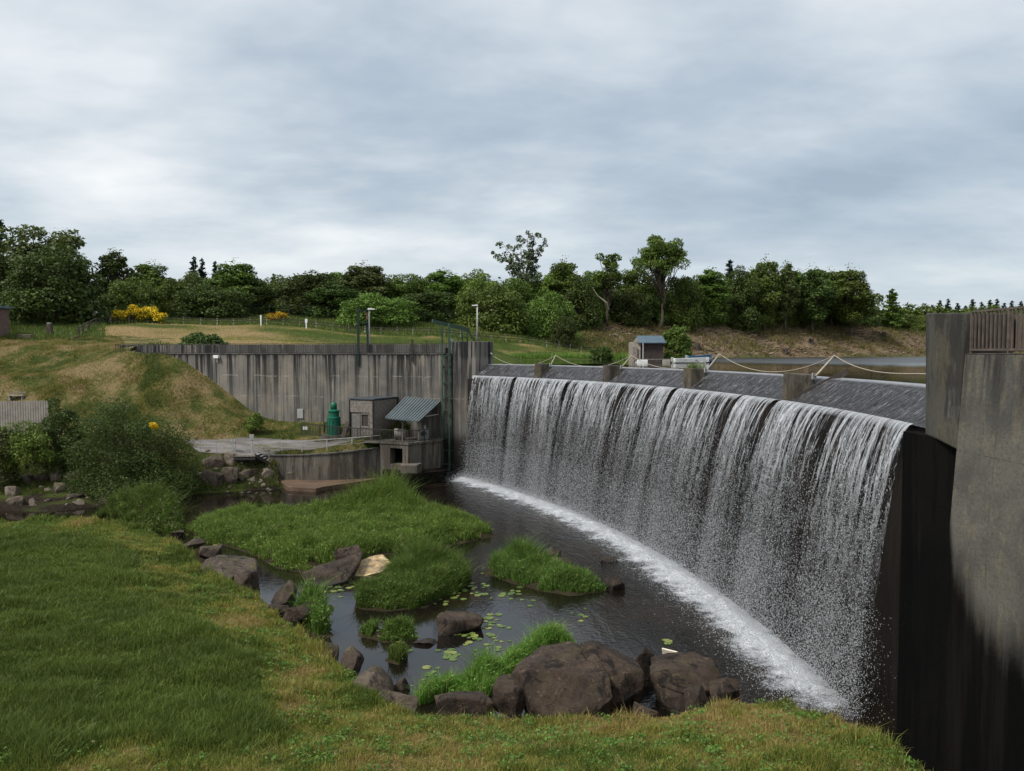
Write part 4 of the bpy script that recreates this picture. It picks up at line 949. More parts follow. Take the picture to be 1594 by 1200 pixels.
m = MB(); p = at(702, 530, q2[1] + .2); m.lathe((p[0], p[1], p[2] - .9), [(.1, 0), (.1, .6), (.2, .75), (.2, .95), (.08, 1.05)], 10); m.build('winch', MT['grey_box'], g)
m = MB(); m.box((*(wp(px_s(695.5), .15)), 12.0), (.35, .3, .7)); m.build('hoist_motor', MT['black'], g, .03)
# gate in the railing under the gantry
m = MB(); p = at(716, 545, wp(px_s(716))[1] + .2); m.box((p[0], p[1], ZW + .55), (1.5, .06, .88)); m.build('mesh_panel', simple('green_panel', (.07, .10, .08)), g)
for px, yt, th, lab in ((643, 528, .3, 'thick dark steel post standing against the wall top left of the gantry'), (664.5, 530, .1, 'thin dark rod standing on the wall top between thick post and gantry')):
    p = wp(px_s(px), -.16); zt = at(px, yt, p[1])[2]; m = MB(); m.bar((*p, 11.0 if th > .2 else ZW), (*p, zt), th * .8, th * .6)
    o = thing('steel_post', lab, 'post', (*p, 11)); m.build('shaft', MT['rail_dark'], o, .01); m = MB(); m.bar((*(p + np.array([-th, 0])), ZW + .35), (*(p + np.array([th, 0])), ZW + .35), .1); m.build('clamp', MT['rail_dark'], o)

# ------------------------------------------------------------------ pump yard: tank, shed, canopy, machines, platform
ZY = 3.75
tk = at(520, 672, 74.2); tk[2] = ZY + .2
o = thing('pump_tank', 'green cylindrical pump housing with a narrower domed top beside the shed', 'pump', tk)
m = MB(); m.lathe(tk, [(.62, 0), (.62, 1.55), (.60, 1.6)], 24); m.build('lower_drum', MT['green_tank'], o, smooth=False)
m = MB(); m.lathe(tk + np.array([0, 0, 1.6]), [(.66, 0), (.66, .12), (.50, .16), (.50, .62), (.58, .66), (.58, .76), (.30, .86)], 24); m.build('motor_body', MT['green_tank'], o)
m = MB(); m.lathe(tk + np.array([0, 0, 2.45]), [(.30, 0), (.30, .45), (.27, .58), (.18, .68), (.06, .73)], 20); m.build('domed_cap', MT['green_tank'], o, smooth=True)
m = MB()
for a in np.linspace(0, 6.283, 13)[:-1]: m.bar((tk[0] + .63 * math.cos(a), tk[1] + .63 * math.sin(a), tk[2] + .1), (tk[0] + .63 * math.cos(a), tk[1] + .63 * math.sin(a), tk[2] + 1.45), .05)
m.build('ribs', simple('dark_green_paint', (.004, .06, .035), .5), o)
m = MB(); m.lathe(tk + np.array([0, 0, -.9]), [(1.3, 0), (1.3, .9)], 20); m.build('plinth', MT['yardc'], o)
m = MB(); m.tube([tk + np.array([-.6, 0, 1.2]), tk + np.array([-.95, 0, 1.2]), tk + np.array([-.95, .1, .2])], .06, 8); m.build('pipe', MT['green_dark'], o)
# shed
sa, sb = np.array([-.90, .436]), np.array([.436, .90]); sp = np.array([-12.9, 71.5]); SW, SDp, SZ = 2.65, 3.8, 7.53
def sh(u, v, o_=0.): return sp + sa * u + sb * v
shd = thing('shed', 'small flat-roofed grey timber-clad shed against the stained wall', 'shed', (*sh(SW / 2, SDp / 2), ZY))
m = MB(); m.prism([sh(0, 0), sh(SW, 0), sh(SW, SDp), sh(0, SDp)], ZY - 1, SZ - .05); m.build('core', MT['wood_dark'], shd)
m = MB()          # lapped horizontal boards on the two faces in view
nb_ = 26
for i in range(nb_):
    z0 = ZY + (SZ - ZY - .1) * i / nb_; hgt_ = (SZ - ZY - .1) / nb_ - .012; j = .006 * ((i * 7) % 3)
    for a, b, nrm in ((sh(-.03, 0), sh(-.03, SDp), -sa),):
        m.prism([a, b, b + nrm * (.03 + j), a + nrm * (.03 + j)], z0, z0 + hgt_)
    segs = [(0.05, SW)] if z0 > 6.25 or z0 < ZY - 1 else ([(.05, .42)] if z0 > 4.9 else [(.05, 1.35)])
    for u0, u1 in segs: a, b = sh(u0, -.03), sh(u1, -.03); m.prism([a, b, b - sb * (.03 + j), a - sb * (.03 + j)], z0, z0 + hgt_)
m.build('cladding', MT['wood_grey'], shd)
m = MB()
for u, v in ((-.06, -.06), (SW + .02, -.06), (-.06, SDp)): m = MB(); m.box((*sh(u, v), (ZY + SZ) / 2 - .1), (.1, .1, SZ - ZY), math.atan2(sa[1], sa[0])); m.build('corner_trim', MT['black'], shd)
m = MB(); m.prism([sh(-.15, -.15), sh(SW + .12, -.15), sh(SW + .12, SDp + .1), sh(-.15, SDp + .1)], SZ - .04, SZ + .09); m.build('roof', simple('slate_roof', (.05, .06, .07), .5), shd, .015)
dr_ = MB(); dr_.prism([sh(1.45, -.02), sh(2.4, -.02), sh(2.4, -.07), sh(1.45, -.07)], ZY, 6.15); d_ = dr_.build('door', simple('grey_door', (.13, .12, .11)), shd, .01)
m = MB(); m.prism([sh(1.58, -.072), sh(2.27, -.072), sh(2.27, -.085), sh(1.58, -.085)], 4.85, 6.0); m.build('pane', MT['glass'], d_)
m = MB(); m.bar((*sh(1.52, -.09), 4.75), (*sh(1.52, -.13), 4.75), .05); m.build('handle', MT['galv'], d_)
wi = MB(); u0, u1, z0, z1 = .45, 1.35, 4.95, 6.15
for a, b, c_, d2 in ((u0, u1, z0 - .06, z0 + .03), (u0, u1, z1 - .03, z1 + .06), (u0 - .02, u0 + .07, z0 + .03, z1 - .03), (u1 - .07, u1 + .02, z0 + .03, z1 - .03)): wi.prism([sh(a, -.02), sh(b, -.02), sh(b, -.10), sh(a, -.10)], c_, d2)
f_ = wi.build('window_frame', MT['wood_grey'], shd); m = MB(); m.prism([sh(u0 + .07, -.03), sh(u1 - .07, -.03), sh(u1 - .07, -.05), sh(u0 + .07, -.05)], z0 + .03, z1 - .03); m.build('pane', MT['glass'], f_)
# ramp board by the shed
m = MB(); a = at(533, 668, 72.6); b = at(541, 656, 73.2); m.bar((a[0], a[1], ZY), b, .5, .06); tag(m.build('leaning_board', MT['wood_dark']), 'short grey board leaning between the green pump and the shed', 'board')
# canopy
cn = thing('canopy', 'blue-grey ribbed metal lean-to roof on posts beside the shed', 'canopy', (-9.2, 72.3, ZY))
A_, B_, C_, D_ = at(599.5, 651.5, 70.5), at(651.5, 657, 70.3), at(687, 624, 74.2), at(632, 618.5, 74.2)
nrm = np.cross(B_ - A_, D_ - A_); nrm /= np.linalg.norm(nrm); nrm *= np.sign(nrm[2])
m = MB()
def slab(mb, a, b, c_, d2, t0, t1): mb.add([a + nrm * t0, b + nrm * t0, c_ + nrm * t0, d2 + nrm * t0, a + nrm * t1, b + nrm * t1, c_ + nrm * t1, d2 + nrm * t1], [(3, 2, 1, 0), (4, 5, 6, 7), (0, 1, 5, 4), (1, 2, 6, 5), (2, 3, 7, 6), (3, 0, 4, 7)])
slab(m, A_, B_, C_, D_, -.03, .03)
NRB = 12
for i in range(NRB + 1):
    f0 = min(max(i / NRB - .011, 0), .975); f1 = f0 + .025; slab(m, A_ + (B_ - A_) * f0, A_ + (B_ - A_) * f1, D_ + (C_ - D_) * f1, D_ + (C_ - D_) * f0, .033, .13)
m.build('roof', MT['slate_metal'], cn)
m = MB()
for f_ in (.15, .5, .85): p, s_ = A_ + (D_ - A_) * f_, B_ + (C_ - B_) * f_; m.bar(p - nrm * .1, s_ - nrm * .1, .1, .12)
for f_ in (.02, .98): m.bar(A_ + (B_ - A_) * f_ - nrm * .07, D_ + (C_ - D_) * f_ - nrm * .07, .08, .14)
m.build('rafters', MT['wood_dark'], cn)
for f_ in (.42, .9):
    p = A_ + (B_ - A_) * f_ + (D_ - A_) * .16; m = MB(); m.bar((p[0], p[1], ZY), p - nrm * .12, .14); m.build('post', MT['wood_grey'], cn)
p = B_ + (C_ - B_) * .85; m = MB(); m.bar((p[0] - .1, p[1], ZY), p - nrm * .1, .16); m.build('post', MT['wood_dark'], cn)
m = MB(); m.bar(B_ + (C_ - B_) * .3 - nrm * .1, (p[0], p[1], p[2] - 1.0), .08); m.build('strut', MT['galv'], cn)
# machines under the canopy
p = at(622, 682, 71.6); p[2] = ZY
o = thing('pump_machine', 'cream drum-shaped machine with dark legs under the canopy', 'machine', p)
m = MB(); m.tube([p + np.array([-.5, 0, .62]), p + np.array([-.42, 0, .62]), p + np.array([.5, 0, .62]), p + np.array([.58, 0, .62])], [.36, .46, .46, .36], 18); m.build('drum', MT['machine'], o)
for x in (-.3, .35): m = MB(); m.box(p + np.array([x, 0, .12]), (.12, .7, .24)); m.build('leg', MT['black'], o)
m = MB(); m.lathe(p + np.array([0, 0, 1.06]), [(.12, 0), (.12, .2), (.2, .22), (.2, .3)], 12); m.build('filler_cap', MT['black'], o)
p = at(660, 679, 72.6); p[2] = ZY
o = thing('valve_machine', 'dark square machine cabinet with round wheel at the right end of the canopy', 'machine', p)
m = MB(); m.box(p + np.array([0, 0, .45]), (.9, .7, .9)); m.build('cabinet', MT['grey_box'], o, .03); m = MB(); m.tube([p + np.array([0, -.36, .55]), p + np.array([0, -.5, .55])], .24, 14); m.build('wheel', MT['black'], o); m = MB(); m.tube([p + np.array([.1, 0, .9]), p + np.array([.1, 0, 1.3])], .1, 10); m.build('pipe', MT['galv'], o)

# platform with the dark outlet opening
P3, P4, P5 = onz(592, 687, ZY), onz(635, 689.5, ZY), onz(685.5, 684.5, ZY)
pf = thing('pump_platform', 'concrete platform under the canopy with a dark outlet opening in its front', 'platform', (*((P3 + P4) / 2)[:2], 0))
P2 = onz(556, 685, ZY); bk1, bk2 = wp(px_s(690), -.05), wp(px_s(556), -.05)
def lerp(a, b, f_): return a + (b - a) * f_
m = MB(); fa, fb = .36, .80
e34 = (P4 - P3)[:2]; n34 = np.array([-e34[1], e34[0]]); n34 = n34 / np.linalg.norm(n34); n34 *= np.sign(n34[1])
m.prism([lerp(P3, P4, 0)[:2], lerp(P3, P4, fa)[:2], lerp(P3, P4, fa)[:2] + n34 * .9, P3[:2] + n34 * .9], -1, ZY - .2)
m.prism([lerp(P3, P4, fb)[:2], P4[:2], P4[:2] + n34 * .9, lerp(P3, P4, fb)[:2] + n34 * .9], -1, ZY - .2)
m.prism([lerp(P3, P4, fa)[:2], lerp(P3, P4, fb)[:2], lerp(P3, P4, fb)[:2] + n34 * .9, lerp(P3, P4, fa)[:2] + n34 * .9], ZY - .55, ZY - .2)
m.prism([lerp(P3, P4, fa)[:2], lerp(P3, P4, fb)[:2], lerp(P3, P4, fb)[:2] + n34 * .9, lerp(P3, P4, fa)[:2] + n34 * .9], -1, 1.75)
m.prism([P4[:2], P5[:2], bk1, bk1 + (P4[:2] - bk1) * .5 + np.array([-2.6, 1.2])] if False else [P4[:2] + n34 * .9, P4[:2] + np.array([.003, .003]), P5[:2], bk1], -1, ZY - .2)
m.build('front_wall', MT['yardc'], pf, .02)
m = MB(); m.prism([P3[:2] + n34 * .9, P4[:2] + n34 * .9, bk1, bk2], -1, ZY - .21); m.build('core', MT['slime_shade'], pf)
m = MB(); m.prism([P2[:2] + np.array([-.1, -.1]), P3[:2] - n34 * .08, P4[:2] + np.array([.05, -.1]), P5[:2] + np.array([.1, -.05]), bk1 + np.array([.1, 0]), bk2], ZY - .19, ZY); m.build('slab', MT['yardc'], pf, .02)
m = MB(); m.prism([P3[:2] + np.array([.3, -.25]), P3[:2] + np.array([.4, -1.2]), P4[:2] + np.array([.2, -1.3]), P5[:2] + np.array([.6, -.9]), bk1 + np.array([.5, -.3]), P5[:2] + np.array([-.1, .02]), P4[:2] + np.array([0, .02])], -1, [1.25, 1.15, 1.1, 1.0, 1.0, 1.1, 1.2]); m.build('added_sill', MT['damface'], pf, .03)  # added dark block: hides the low platform base, reads as dark water
m = MB(); c4 = P4[:2]; m.prism([c4 + np.array([-.6, -.75]), c4 + np.array([.9, -.55]), c4 + np.array([1.2, .4]), c4 + np.array([-.6, -.03])], -1, [1.85, 1.8, 1.9, 1.9]); m.build('footing', MT['yardc'], pf, .03)
railing('platform_railing', 'dark barred railing round the yard platform, shed and canopy', [at(469, 677, 74.5) if False else onz(469, 677, ZY + .35), onz(557, 685, ZY), P3 + np.array([0, 0, 0]), P4, P5 + np.array([0, 0, 0])], 1.1, MT['rail_dark'], 1.9, .16, .036, .1, .085)
m = MB(); p = onz(474, 666, ZY + 1.0); b = onz(470, 676, ZY + .35); m.box((b[0] + .35, b[1] - .08, ZY + .95), (.42, .03, .3)); o = thing('notice_board', 'small pale notice plate fixed to the left end of the dark railing', 'sign', (b[0] + .35, b[1] - .08, ZY + .8)); m.build('plate', MT['white'], o)

# lower curved channel wall, kerb, ledge and apron
top_px = [(405, 709, 2.5), (430, 710, 2.5), (470, 709.5, 2.58), (510, 707, 2.7), (550, 703, 2.88), (594, 697.5, 3.05)]
TW = [onz(*a) for a in top_px]; off = np.array([.02, .38])
cw = thing('channel_wall', 'low curved grey concrete wall of the outlet channel below the yard', 'wall', (*TW[2][:2], 0))
m = MB()
for a, b in zip(TW[:-1], TW[1:]): m.prism([a[:2], b[:2], b[:2] + off, a[:2] + off], -.8, [a[2], b[2], b[2], a[2]])
m.build('wall_body', MT['yardc'], cw)
m = MB()
for a, b in zip(TW[:-1], TW[1:]): m.prism([a[:2] - off * .2, b[:2] - off * .2, b[:2] + off * 1.2, a[:2] + off * 1.2], [a[2] + .004, b[2] + .004, b[2] + .004, a[2] + .004], [a[2] + .1, b[2] + .1, b[2] + .1, a[2] + .1])
m.build('coping', MT['parapet'], cw)
kb = [onz(410, 698, 2.95), onz(455, 696, 3.0), onz(500, 694, 3.05)]
kt = thing('kerb_wall', 'pale topped low concrete wall behind the curved channel wall', 'wall', (*kb[1][:2], 2.5))
m = MB(); m2 = MB()
for a, b in zip(kb[:-1], kb[1:]): m.prism([a[:2], b[:2], b[:2] + off, a[:2] + off], 2, [a[2], b[2], b[2], a[2]]); m2.prism([a[:2] - off * .15, b[:2] - off * .15, b[:2] + off * 1.1, a[:2] + off * 1.1], [a[2] + .004, b[2] + .004, b[2] + .004, a[2] + .004], [a[2] + .12, b[2] + .12, b[2] + .12, a[2] + .12])
m.build('wall_body', MT['yardc'], kt); m2.build('coping', simple('pale_coping', (.42, .41, .39), .85), kt)
kb2 = [onz(530, 693, 3.15), onz(575, 690, 3.3)]; m = MB(); a, b = kb2; m.prism([a[:2], b[:2], b[:2] + off * 3, a[:2] + off * 3], 2.2, [a[2], b[2], b[2], a[2]]); o = thing('stone_kerb', 'rough stone kerb at the right end of the channel under the thin railing', 'kerb', (*a[:2], 2.2)); m.build('stones', MT['rock_pale'], o, .08)
ledge = [onz(446, 736, 1.05), onz(500, 733, 1.05), onz(545, 729, 1.05), onz(572, 724, 1.05)]
lg = thing('channel_ledge', 'low brown concrete ledge along the foot of the curved channel wall', 'ledge', (*ledge[1][:2], 0))
m = MB()
for a, b in zip(ledge[:3], ledge[1:4]): m.prism([a[:2], b[:2], b[:2] + np.array([.1, 2.0]), a[:2] + np.array([.1, 2.0])], -.5, [a[2], b[2], b[2], a[2]])
m.build('ledge_body', MT['yardc'], lg, .05)
apr = [onz(436, 748, .42), onz(448, 757.5, .36), onz(492, 760, .34), onz(505, 757, .33), onz(656, 735, .3), onz(648, 729, .32), onz(575, 730, .4), onz(450, 741, .42)]
ap_ = thing('apron', 'flat wet brown concrete apron at the water edge below the channel wall', 'apron', (*apr[2][:2], 0))
q = M('wet_apron'); p = q.pos(); n = q.noise(p, .7, 5, .6); n2 = q.noise(p, 5, 5, .7)
MT['apron'] = q.done(q.bsdf(q.mix(q.smooth(n, .35, .65), (.145, .095, .062), (.075, .045, .028)), q.smooth(n, .35, .6, .3, .8), q.bump(n2, .3, .03), 0, .4))
m = MB(); m.prism([p_[:2] for p_ in apr], -.6, [p_[2] for p_ in apr]); m.build('slab', MT['apron'], ap_, .03)
# thin hand rails, posts and stairs at the left end of the yard
railing('hand_rail', 'thin pale hand rail along the top of the curved channel wall', [onz(408, 705, 2.6), onz(470, 704, 2.7), onz(548, 699, 3.0), onz(592, 695, 3.2)], 1.05, MT['galv'], 2.1, .5, .02, .5, .075, bars=False, rails=[.5])
railing('yard_railing', 'light wire railing with thin posts at the front edge of the gravel yard', [onz(312, 705, 2.9), onz(362, 705, 2.9)], 1.15, MT['galv'], 1.5, .5, .03, .5, .055, bars=False, rails=[.55])
st = thing('stairs', 'grey steel stairs descending from the yard landing to the water', 'stairs', onz(400, 710, 2.7))
s0, s1 = onz(396, 708, 2.75), onz(441, 734, 1.0)
for o_ in (0., .95):
    m = MB(); m.bar(s0 + np.array([0, o_, 0]), s1 + np.array([0, o_, 0]), .08, .26); m.build('stringer', MT['rail_dark'], st)
    m = MB(); m.tube([s0 + np.array([0, o_, 1.0]), s1 + np.array([0, o_, 1.0])], .03, 6)
    for f_ in (0, .5, 1): p = lerp(s0, s1, f_); m.tube([p + np.array([0, o_, 0]), p + np.array([0, o_, 1.0])], .025, 6)
    m.build('handrail', MT['galv'], st)
m = MB()
for f_ in np.linspace(.06, .94, 9): m = MB(); p = lerp(s0, s1, f_); m.box(p + np.array([0, .475, .09]), (.26, .9, .04)); m.build('tread', MT['grey_box'], st)
la, lb = onz(363, 709, 2.72), onz(397, 709, 2.72)
m = MB(); m.prism([la[:2], lb[:2], lb[:2] + np.array([0, 1.3]), la[:2] + np.array([0, 1.3])], 2.6, 2.73); m.build('landing', MT['wood_grey'], st)
m = MB(); m.bar(la + np.array([0, .02, -.3]), lb + np.array([0, .02, -.3]), .1, .18); m.build('landing_beam', MT['rail_dark'], st)
lw = thing('landing_wall', 'dark concrete wall in shade under the stair landing', 'wall', (*la[:2], 0)); m = MB(); m.prism([la[:2] + np.array([0, .3]), TW[1][:2] + np.array([-.4, .4]), TW[1][:2] + np.array([-.4, .7]), la[:2] + np.array([0, .7])], .2, 2.55); m.build('wall_body', MT['parapet'], lw, .02)
for px, yt, th, lab in ((361, 684, .09, 'thin grey gate post at the left of the stair landing'), (366, 684, .09, 'thin grey gate post second from the left at the stair landing'), (392.5, 677, .14, 'grey post with a square box top at the head of the stairs')):
    b = onz(px, 706, 2.74); zt = at(px, yt, b[1])[2]; o = thing('gate_post', lab, 'post', b, 'posts at the stair landing'); m = MB(); m.bar(b, (b[0], b[1], zt), th); m.build('shaft', MT['galv'], o)
    m = MB(); m.box((b[0], b[1] - .05, zt - .2), (.1 if th < .1 else .42, .12, .12 if th < .1 else .5)); m.build('box_top', MT['grey_box'], o, .01)

# ------------------------------------------------------------------ right side: pier, wing wall, railing
pr = thing('pier', 'tall weathered concrete pier at the right end of the dam crest', 'pier', (12.3, 21.5, 9))
pl_top = [at(1441, 487, 22.7), at(1458, 487, 21.7), at(1503.5, 487, 20.3)]
tp2 = [p_[:2] for p_ in pl_top] + [np.array([13.2, 20.3]), np.array([13.4, 22.9])]
bt = [at(1440, 677, 22.6), at(1457, 681, 21.6), at(1487.5, 699, 20.3)]
bt2 = [p_[:2] for p_ in bt] + [np.array([13.2, 20.3]), np.array([13.4, 22.9])]
m = MB(); m.prism(bt2, [bt[0][2], bt[1][2], bt[2][2], bt[2][2], bt[0][2]], [pl_top[0][2], pl_top[1][2], pl_top[2][2], pl_top[2][2], pl_top[0][2]], tp2); m.build('pier_body', MT['pier'], pr, .04)
ww = thing('wing_wall', 'high grey concrete wing wall with pitted surface at the right edge', 'wall', (12.2, 15, 5))
def wx_(z): return 11.92 - (11.92 - max(z, 7.4)) * .065
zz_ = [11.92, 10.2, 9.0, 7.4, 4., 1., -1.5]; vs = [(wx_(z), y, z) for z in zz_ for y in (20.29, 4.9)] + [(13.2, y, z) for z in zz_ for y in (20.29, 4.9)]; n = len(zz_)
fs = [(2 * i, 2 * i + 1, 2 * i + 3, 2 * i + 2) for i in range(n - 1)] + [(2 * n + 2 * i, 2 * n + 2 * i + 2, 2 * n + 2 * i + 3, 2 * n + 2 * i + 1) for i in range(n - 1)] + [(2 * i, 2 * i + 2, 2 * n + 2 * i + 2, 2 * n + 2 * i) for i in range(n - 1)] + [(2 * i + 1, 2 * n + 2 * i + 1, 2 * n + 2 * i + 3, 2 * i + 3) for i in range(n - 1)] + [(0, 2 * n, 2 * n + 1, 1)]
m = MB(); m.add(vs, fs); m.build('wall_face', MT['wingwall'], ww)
m = MB(); m.prism([(12.02, 23.6), (12.02, 20.295), (13.2, 20.295), (13.2, 23.6)], -1.5, 9.55); m.build('lower_wall', MT['slime_shade'], ww)
m = MB(); m.prism([(11.935, 20.28), (11.935, 5), (16, 5), (16, 20.28)], 11.924, 11.955); m.build('coping', MT['pier'], ww, .01)
railing('walkway_railing', 'brown painted bar railing on top of the wing wall at the right edge', [(11.99, 20.15, 11.955), (11.95, 14.0, 11.955)], 1.08, MT['rust_rail'], 1.45, .165, .036, .09, .06)
pp = thing('walkway_parapet', 'brown stained concrete parapet behind the bar railing at the right edge', 'parapet', (13.6, 17, 12)); m = MB(); m.prism([(13.3, 22), (13.3, 8), (13.6, 8), (13.6, 22)], 12.0, 12.98); m.build('parapet_wall', concrete('brown_parapet', (.15, .125, .10), (.09, .075, .06), 1.0, (.03, .026, .022), .6, .15), pp, .02)

# ------------------------------------------------------------------ boathouse, pontoon, boats
bh = at(1008, 553, 96)
BH = thing('boathouse', 'small wooden boathouse with blue metal roof at the lake edge', 'boathouse', (bh[0], bh[1], 10.9))
x0, x1 = at(983.5, 550, 95)[0], at(1031, 550, 95)[0]; y0, y1 = 94.2, 97.6; xr = at(990, 540, 95)[0]
zb, ze, zr = 10.8, at(1000, 533.5, 95)[2], at(1000, 523.5, 96)[2]
fx = x0 + .9
m = MB(); m.prism([(x0, y0 + .2), (fx, y0 - .2), (fx + .02, y1), (x0, y1)], zb - .6, [ze - .05, ze + .0, ze + .1, ze + .1]); m.add([(x0, y0 + .2, ze - .05), (fx, y0 - .2, ze), ((x0 + fx) / 2, y0, zr - .12), (x0, y1, ze), (fx, y1, ze)], [(0, 1, 2)]); m.build('gable_wall', simple('pale_boards', (.24, .21, .17), .9, 0, .3, 3, .4), BH)
m = MB(); m.prism([(fx, y0 + .1), (x1, y0 + .1), (x1, y0 + .22), (fx, y0 + .22)], zb - .6, ze); m.prism([(x1 - .1, y0 + .23), (x1, y0 + .23), (x1, y1), (x1 - .1, y1)], zb - .6, ze); m.build('side_wall', MT['wood_dark'], BH)
m = MB(); ov = .35; ym = (y0 + y1) / 2
for ya, sgn in ((y0 - ov, 1), (y1 + ov, -1)):
    a, b, c_, d2 = [np.array(v_) for v_ in ((x0 + .5, ya, ze - .06), (x1 + .3, ya, ze - .06), (x1 + .1, ym, zr), (x0 + .75, ym, zr))]
    m.add([a, b, c_, d2, a + [0, 0, .07], b + [0, 0, .07], c_ + [0, 0, .07], d2 + [0, 0, .07]], [(3, 2, 1, 0), (4, 5, 6, 7), (0, 1, 5, 4), (1, 2, 6, 5), (2, 3, 7, 6), (3, 0, 4, 7)])
    for i in range(13):
        f_ = i / 12.3; p, s_ = lerp(a, b, f_), lerp(d2, c_, f_); m.bar(p + np.array([0, 0, .1]), s_ + np.array([0, 0, .1]), .05, .07)
m.build('roof', MT['blue_roof'], BH)
m = MB(); m.tube([(fx + .25, y0 - .6, zb - .5), (fx + .25, y0 - .6, ze)], .07, 8); m.build('post', MT['galv'], BH)
m = MB(); m.prism([(x0 - .03, y0 - .02), (x0 + .5, y0 - .24), (x0 + .5, y0 - .28), (x0 - .03, y0 - .06)], zb + .1, ze - .5); m.build('door', MT['wood_grey'], BH)
pn = thing('pontoon', 'low floating pontoon with white and brown floats beside the boathouse', 'pontoon', at(1020, 565, 84))
pz = ZRES
for k, (xa, xb, mt) in enumerate(((991, 1008, 'white'), (1008, 1030, 'wood_dark'), (1030, 1043, 'machine'), (1043, 1052, 'wood_dark'))):
    a, b = at(xa, 564, 83.5)[0], at(xb, 564, 83.5)[0]; m = MB(); m.prism([(a + .02, 83.2), (b - .02, 83.2), (b - .02, 84.6), (a + .02, 84.6)], pz - .1, pz + (.30 if mt != 'wood_dark' else .2)); m.build('float', MT[mt], pn, .04)
m = MB(); a, b = at(988, 560, 83.9)[0], at(1052, 560, 83.9)[0]; m.prism([(a, 83.3), (b, 83.3), (b, 84.5), (a, 84.5)], pz + .31, pz + .38); m.build('deck', MT['wood_grey'], pn)
def boat(label, cx, cz, y, L, Wd, Hh, mat, cover=None, inside_='wood_grey'):
    o = thing('boat', label, 'boat', (cx, y, cz), 'boats moored by the boathouse'); N_ = 24; m = MB(); vs = []; ring = []
    for i in range(N_ + 1):
        t_ = i / N_; x = (t_ - .5) * L; w_ = Wd / 2 * (math.sin(math.pi * min(1, t_ * .55 + .5)) ** .6 if t_ > .0 else 1) * (1 if t_ > .02 else .9); sheer = Hh * (1 + .28 * t_ ** 2)
        if t_ > .97: w_ *= .35
        ring.append([(cx + x, y - w_, cz + sheer), (cx + x, y - w_ * .82, cz + .12), (cx + x, y, cz - .05 + .2 * max(0, t_ - .8)), (cx + x, y + w_ * .82, cz + .12), (cx + x, y + w_, cz + sheer), (cx + x, y + w_ - .07, cz + sheer - .01), (cx + x, y, cz + .15), (cx + x, y - w_ + .07, cz + sheer - .01)])
    vs = [v_ for r_ in ring for v_ in r_]; fs = [(i * 8 + j, (i + 1) * 8 + j, (i + 1) * 8 + (j + 1) % 8, i * 8 + (j + 1) % 8) for i in range(N_) for j in range(8)] + [tuple(range(8)), tuple(range(N_ * 8, N_ * 8 + 8))[::-1]]
    m.add(vs, fs); m.build('hull', MT[mat], o)
    for t_ in (-.2, .12):
        m = MB(); m.box((cx + t_ * L, y, cz + Hh * .72), (.25, Wd * .86, .05)); m.build('seat', MT[inside_], o)
    m = MB(); m.box((cx - L / 2 - .12, y, cz + Hh * .75), (.25, .3, .5)); m.build('outboard', MT['grey_box'], o, .05)
    return o
xb = at(1076, 560, 80)[0]
boat('white open rowing boat moored at the right end of the pontoon', xb, ZRES - .04, 80, 3.7, 1.4, .52, 'white')
o = boat('blue boat moored just behind the white rowing boat', at(1089, 560, 82.6)[0], ZRES + .0, 82.6, 2.6, 1.3, .72, 'blue', inside_='blue')

# ------------------------------------------------------------------ fences and small things in the field
fn = thing('field_fence', 'long wooden post-and-rail fence with pale posts crossing the field behind the wall', 'fence', at(500, 508, 114))
fp = [at(x, 500, Y) for x, Y in ((172, 108), (235, 110), (300, 112), (400, 112.5), (500, 113.5), (560, 114.5), (640, 115), (700, 115.5), (780, 117), (860, 121), (935, 127))]
fpx = np.array([(p_[0], p_[1]) for p_ in fp]); acc = np.r_[0, np.cumsum(np.hypot(*np.diff(fpx, axis=0).T))]
dd = np.arange(0, acc[-1], 2.35); FX = np.interp(dd, acc, fpx[:, 0]); FY = np.interp(dd, acc, fpx[:, 1]); FZ = back_z(FX, FY)
rl = MB()
for i in range(len(dd)):
    m = MB(); m.bar((FX[i], FY[i], FZ[i] - .3), (FX[i], FY[i], FZ[i] + 1.05), .13, .11); m.build('post', MT['wood_post'] if i % 3 else MT['beige_fence'], fn)
    if i: 
        for h_ in (.55, .92): rl.bar((FX[i - 1], FY[i - 1] - .07, FZ[i - 1] + h_), (FX[i], FY[i] - .07, FZ[i] + h_), .05, .10)
rl.build('rails', MT['wood_dark'], fn)
wf = thing('wire_fence', 'tall dark wire mesh fence in front of the wood at the back of the field', 'fence', at(500, 500, 126))
fx_ = np.array([at(x, 500, Y)[:2] for x, Y in ((262, 122), (400, 124), (520, 124), (620, 124.5), (700, 126), (800, 131), (900, 137))]); acc = np.r_[0, np.cumsum(np.hypot(*np.diff(fx_, axis=0).T))]
dd = np.arange(0, acc[-1], 3.1); GX = np.interp(dd, acc, fx_[:, 0]); GY = np.interp(dd, acc, fx_[:, 1]); GZ = back_z(GX, GY); wr = MB()
for i in range(len(dd)):
    m = MB(); m.bar((GX[i], GY[i], GZ[i] - .3), (GX[i], GY[i], GZ[i] + 2.2), .08); m.build('post', MT['green_dark'], wf)
    if i:
        for h_ in (.4, 1.1, 1.8, 2.15): wr.bar((GX[i - 1], GY[i - 1], GZ[i - 1] + h_), (GX[i], GY[i], GZ[i] + h_), .02)
wr.build('wires', MT['green_dark'], wf)
sf = thing('short_fence', 'short dark wooden fence climbing the slope beside the yellow broom', 'fence', at(135, 520, 97)); prev = None; rl = MB()
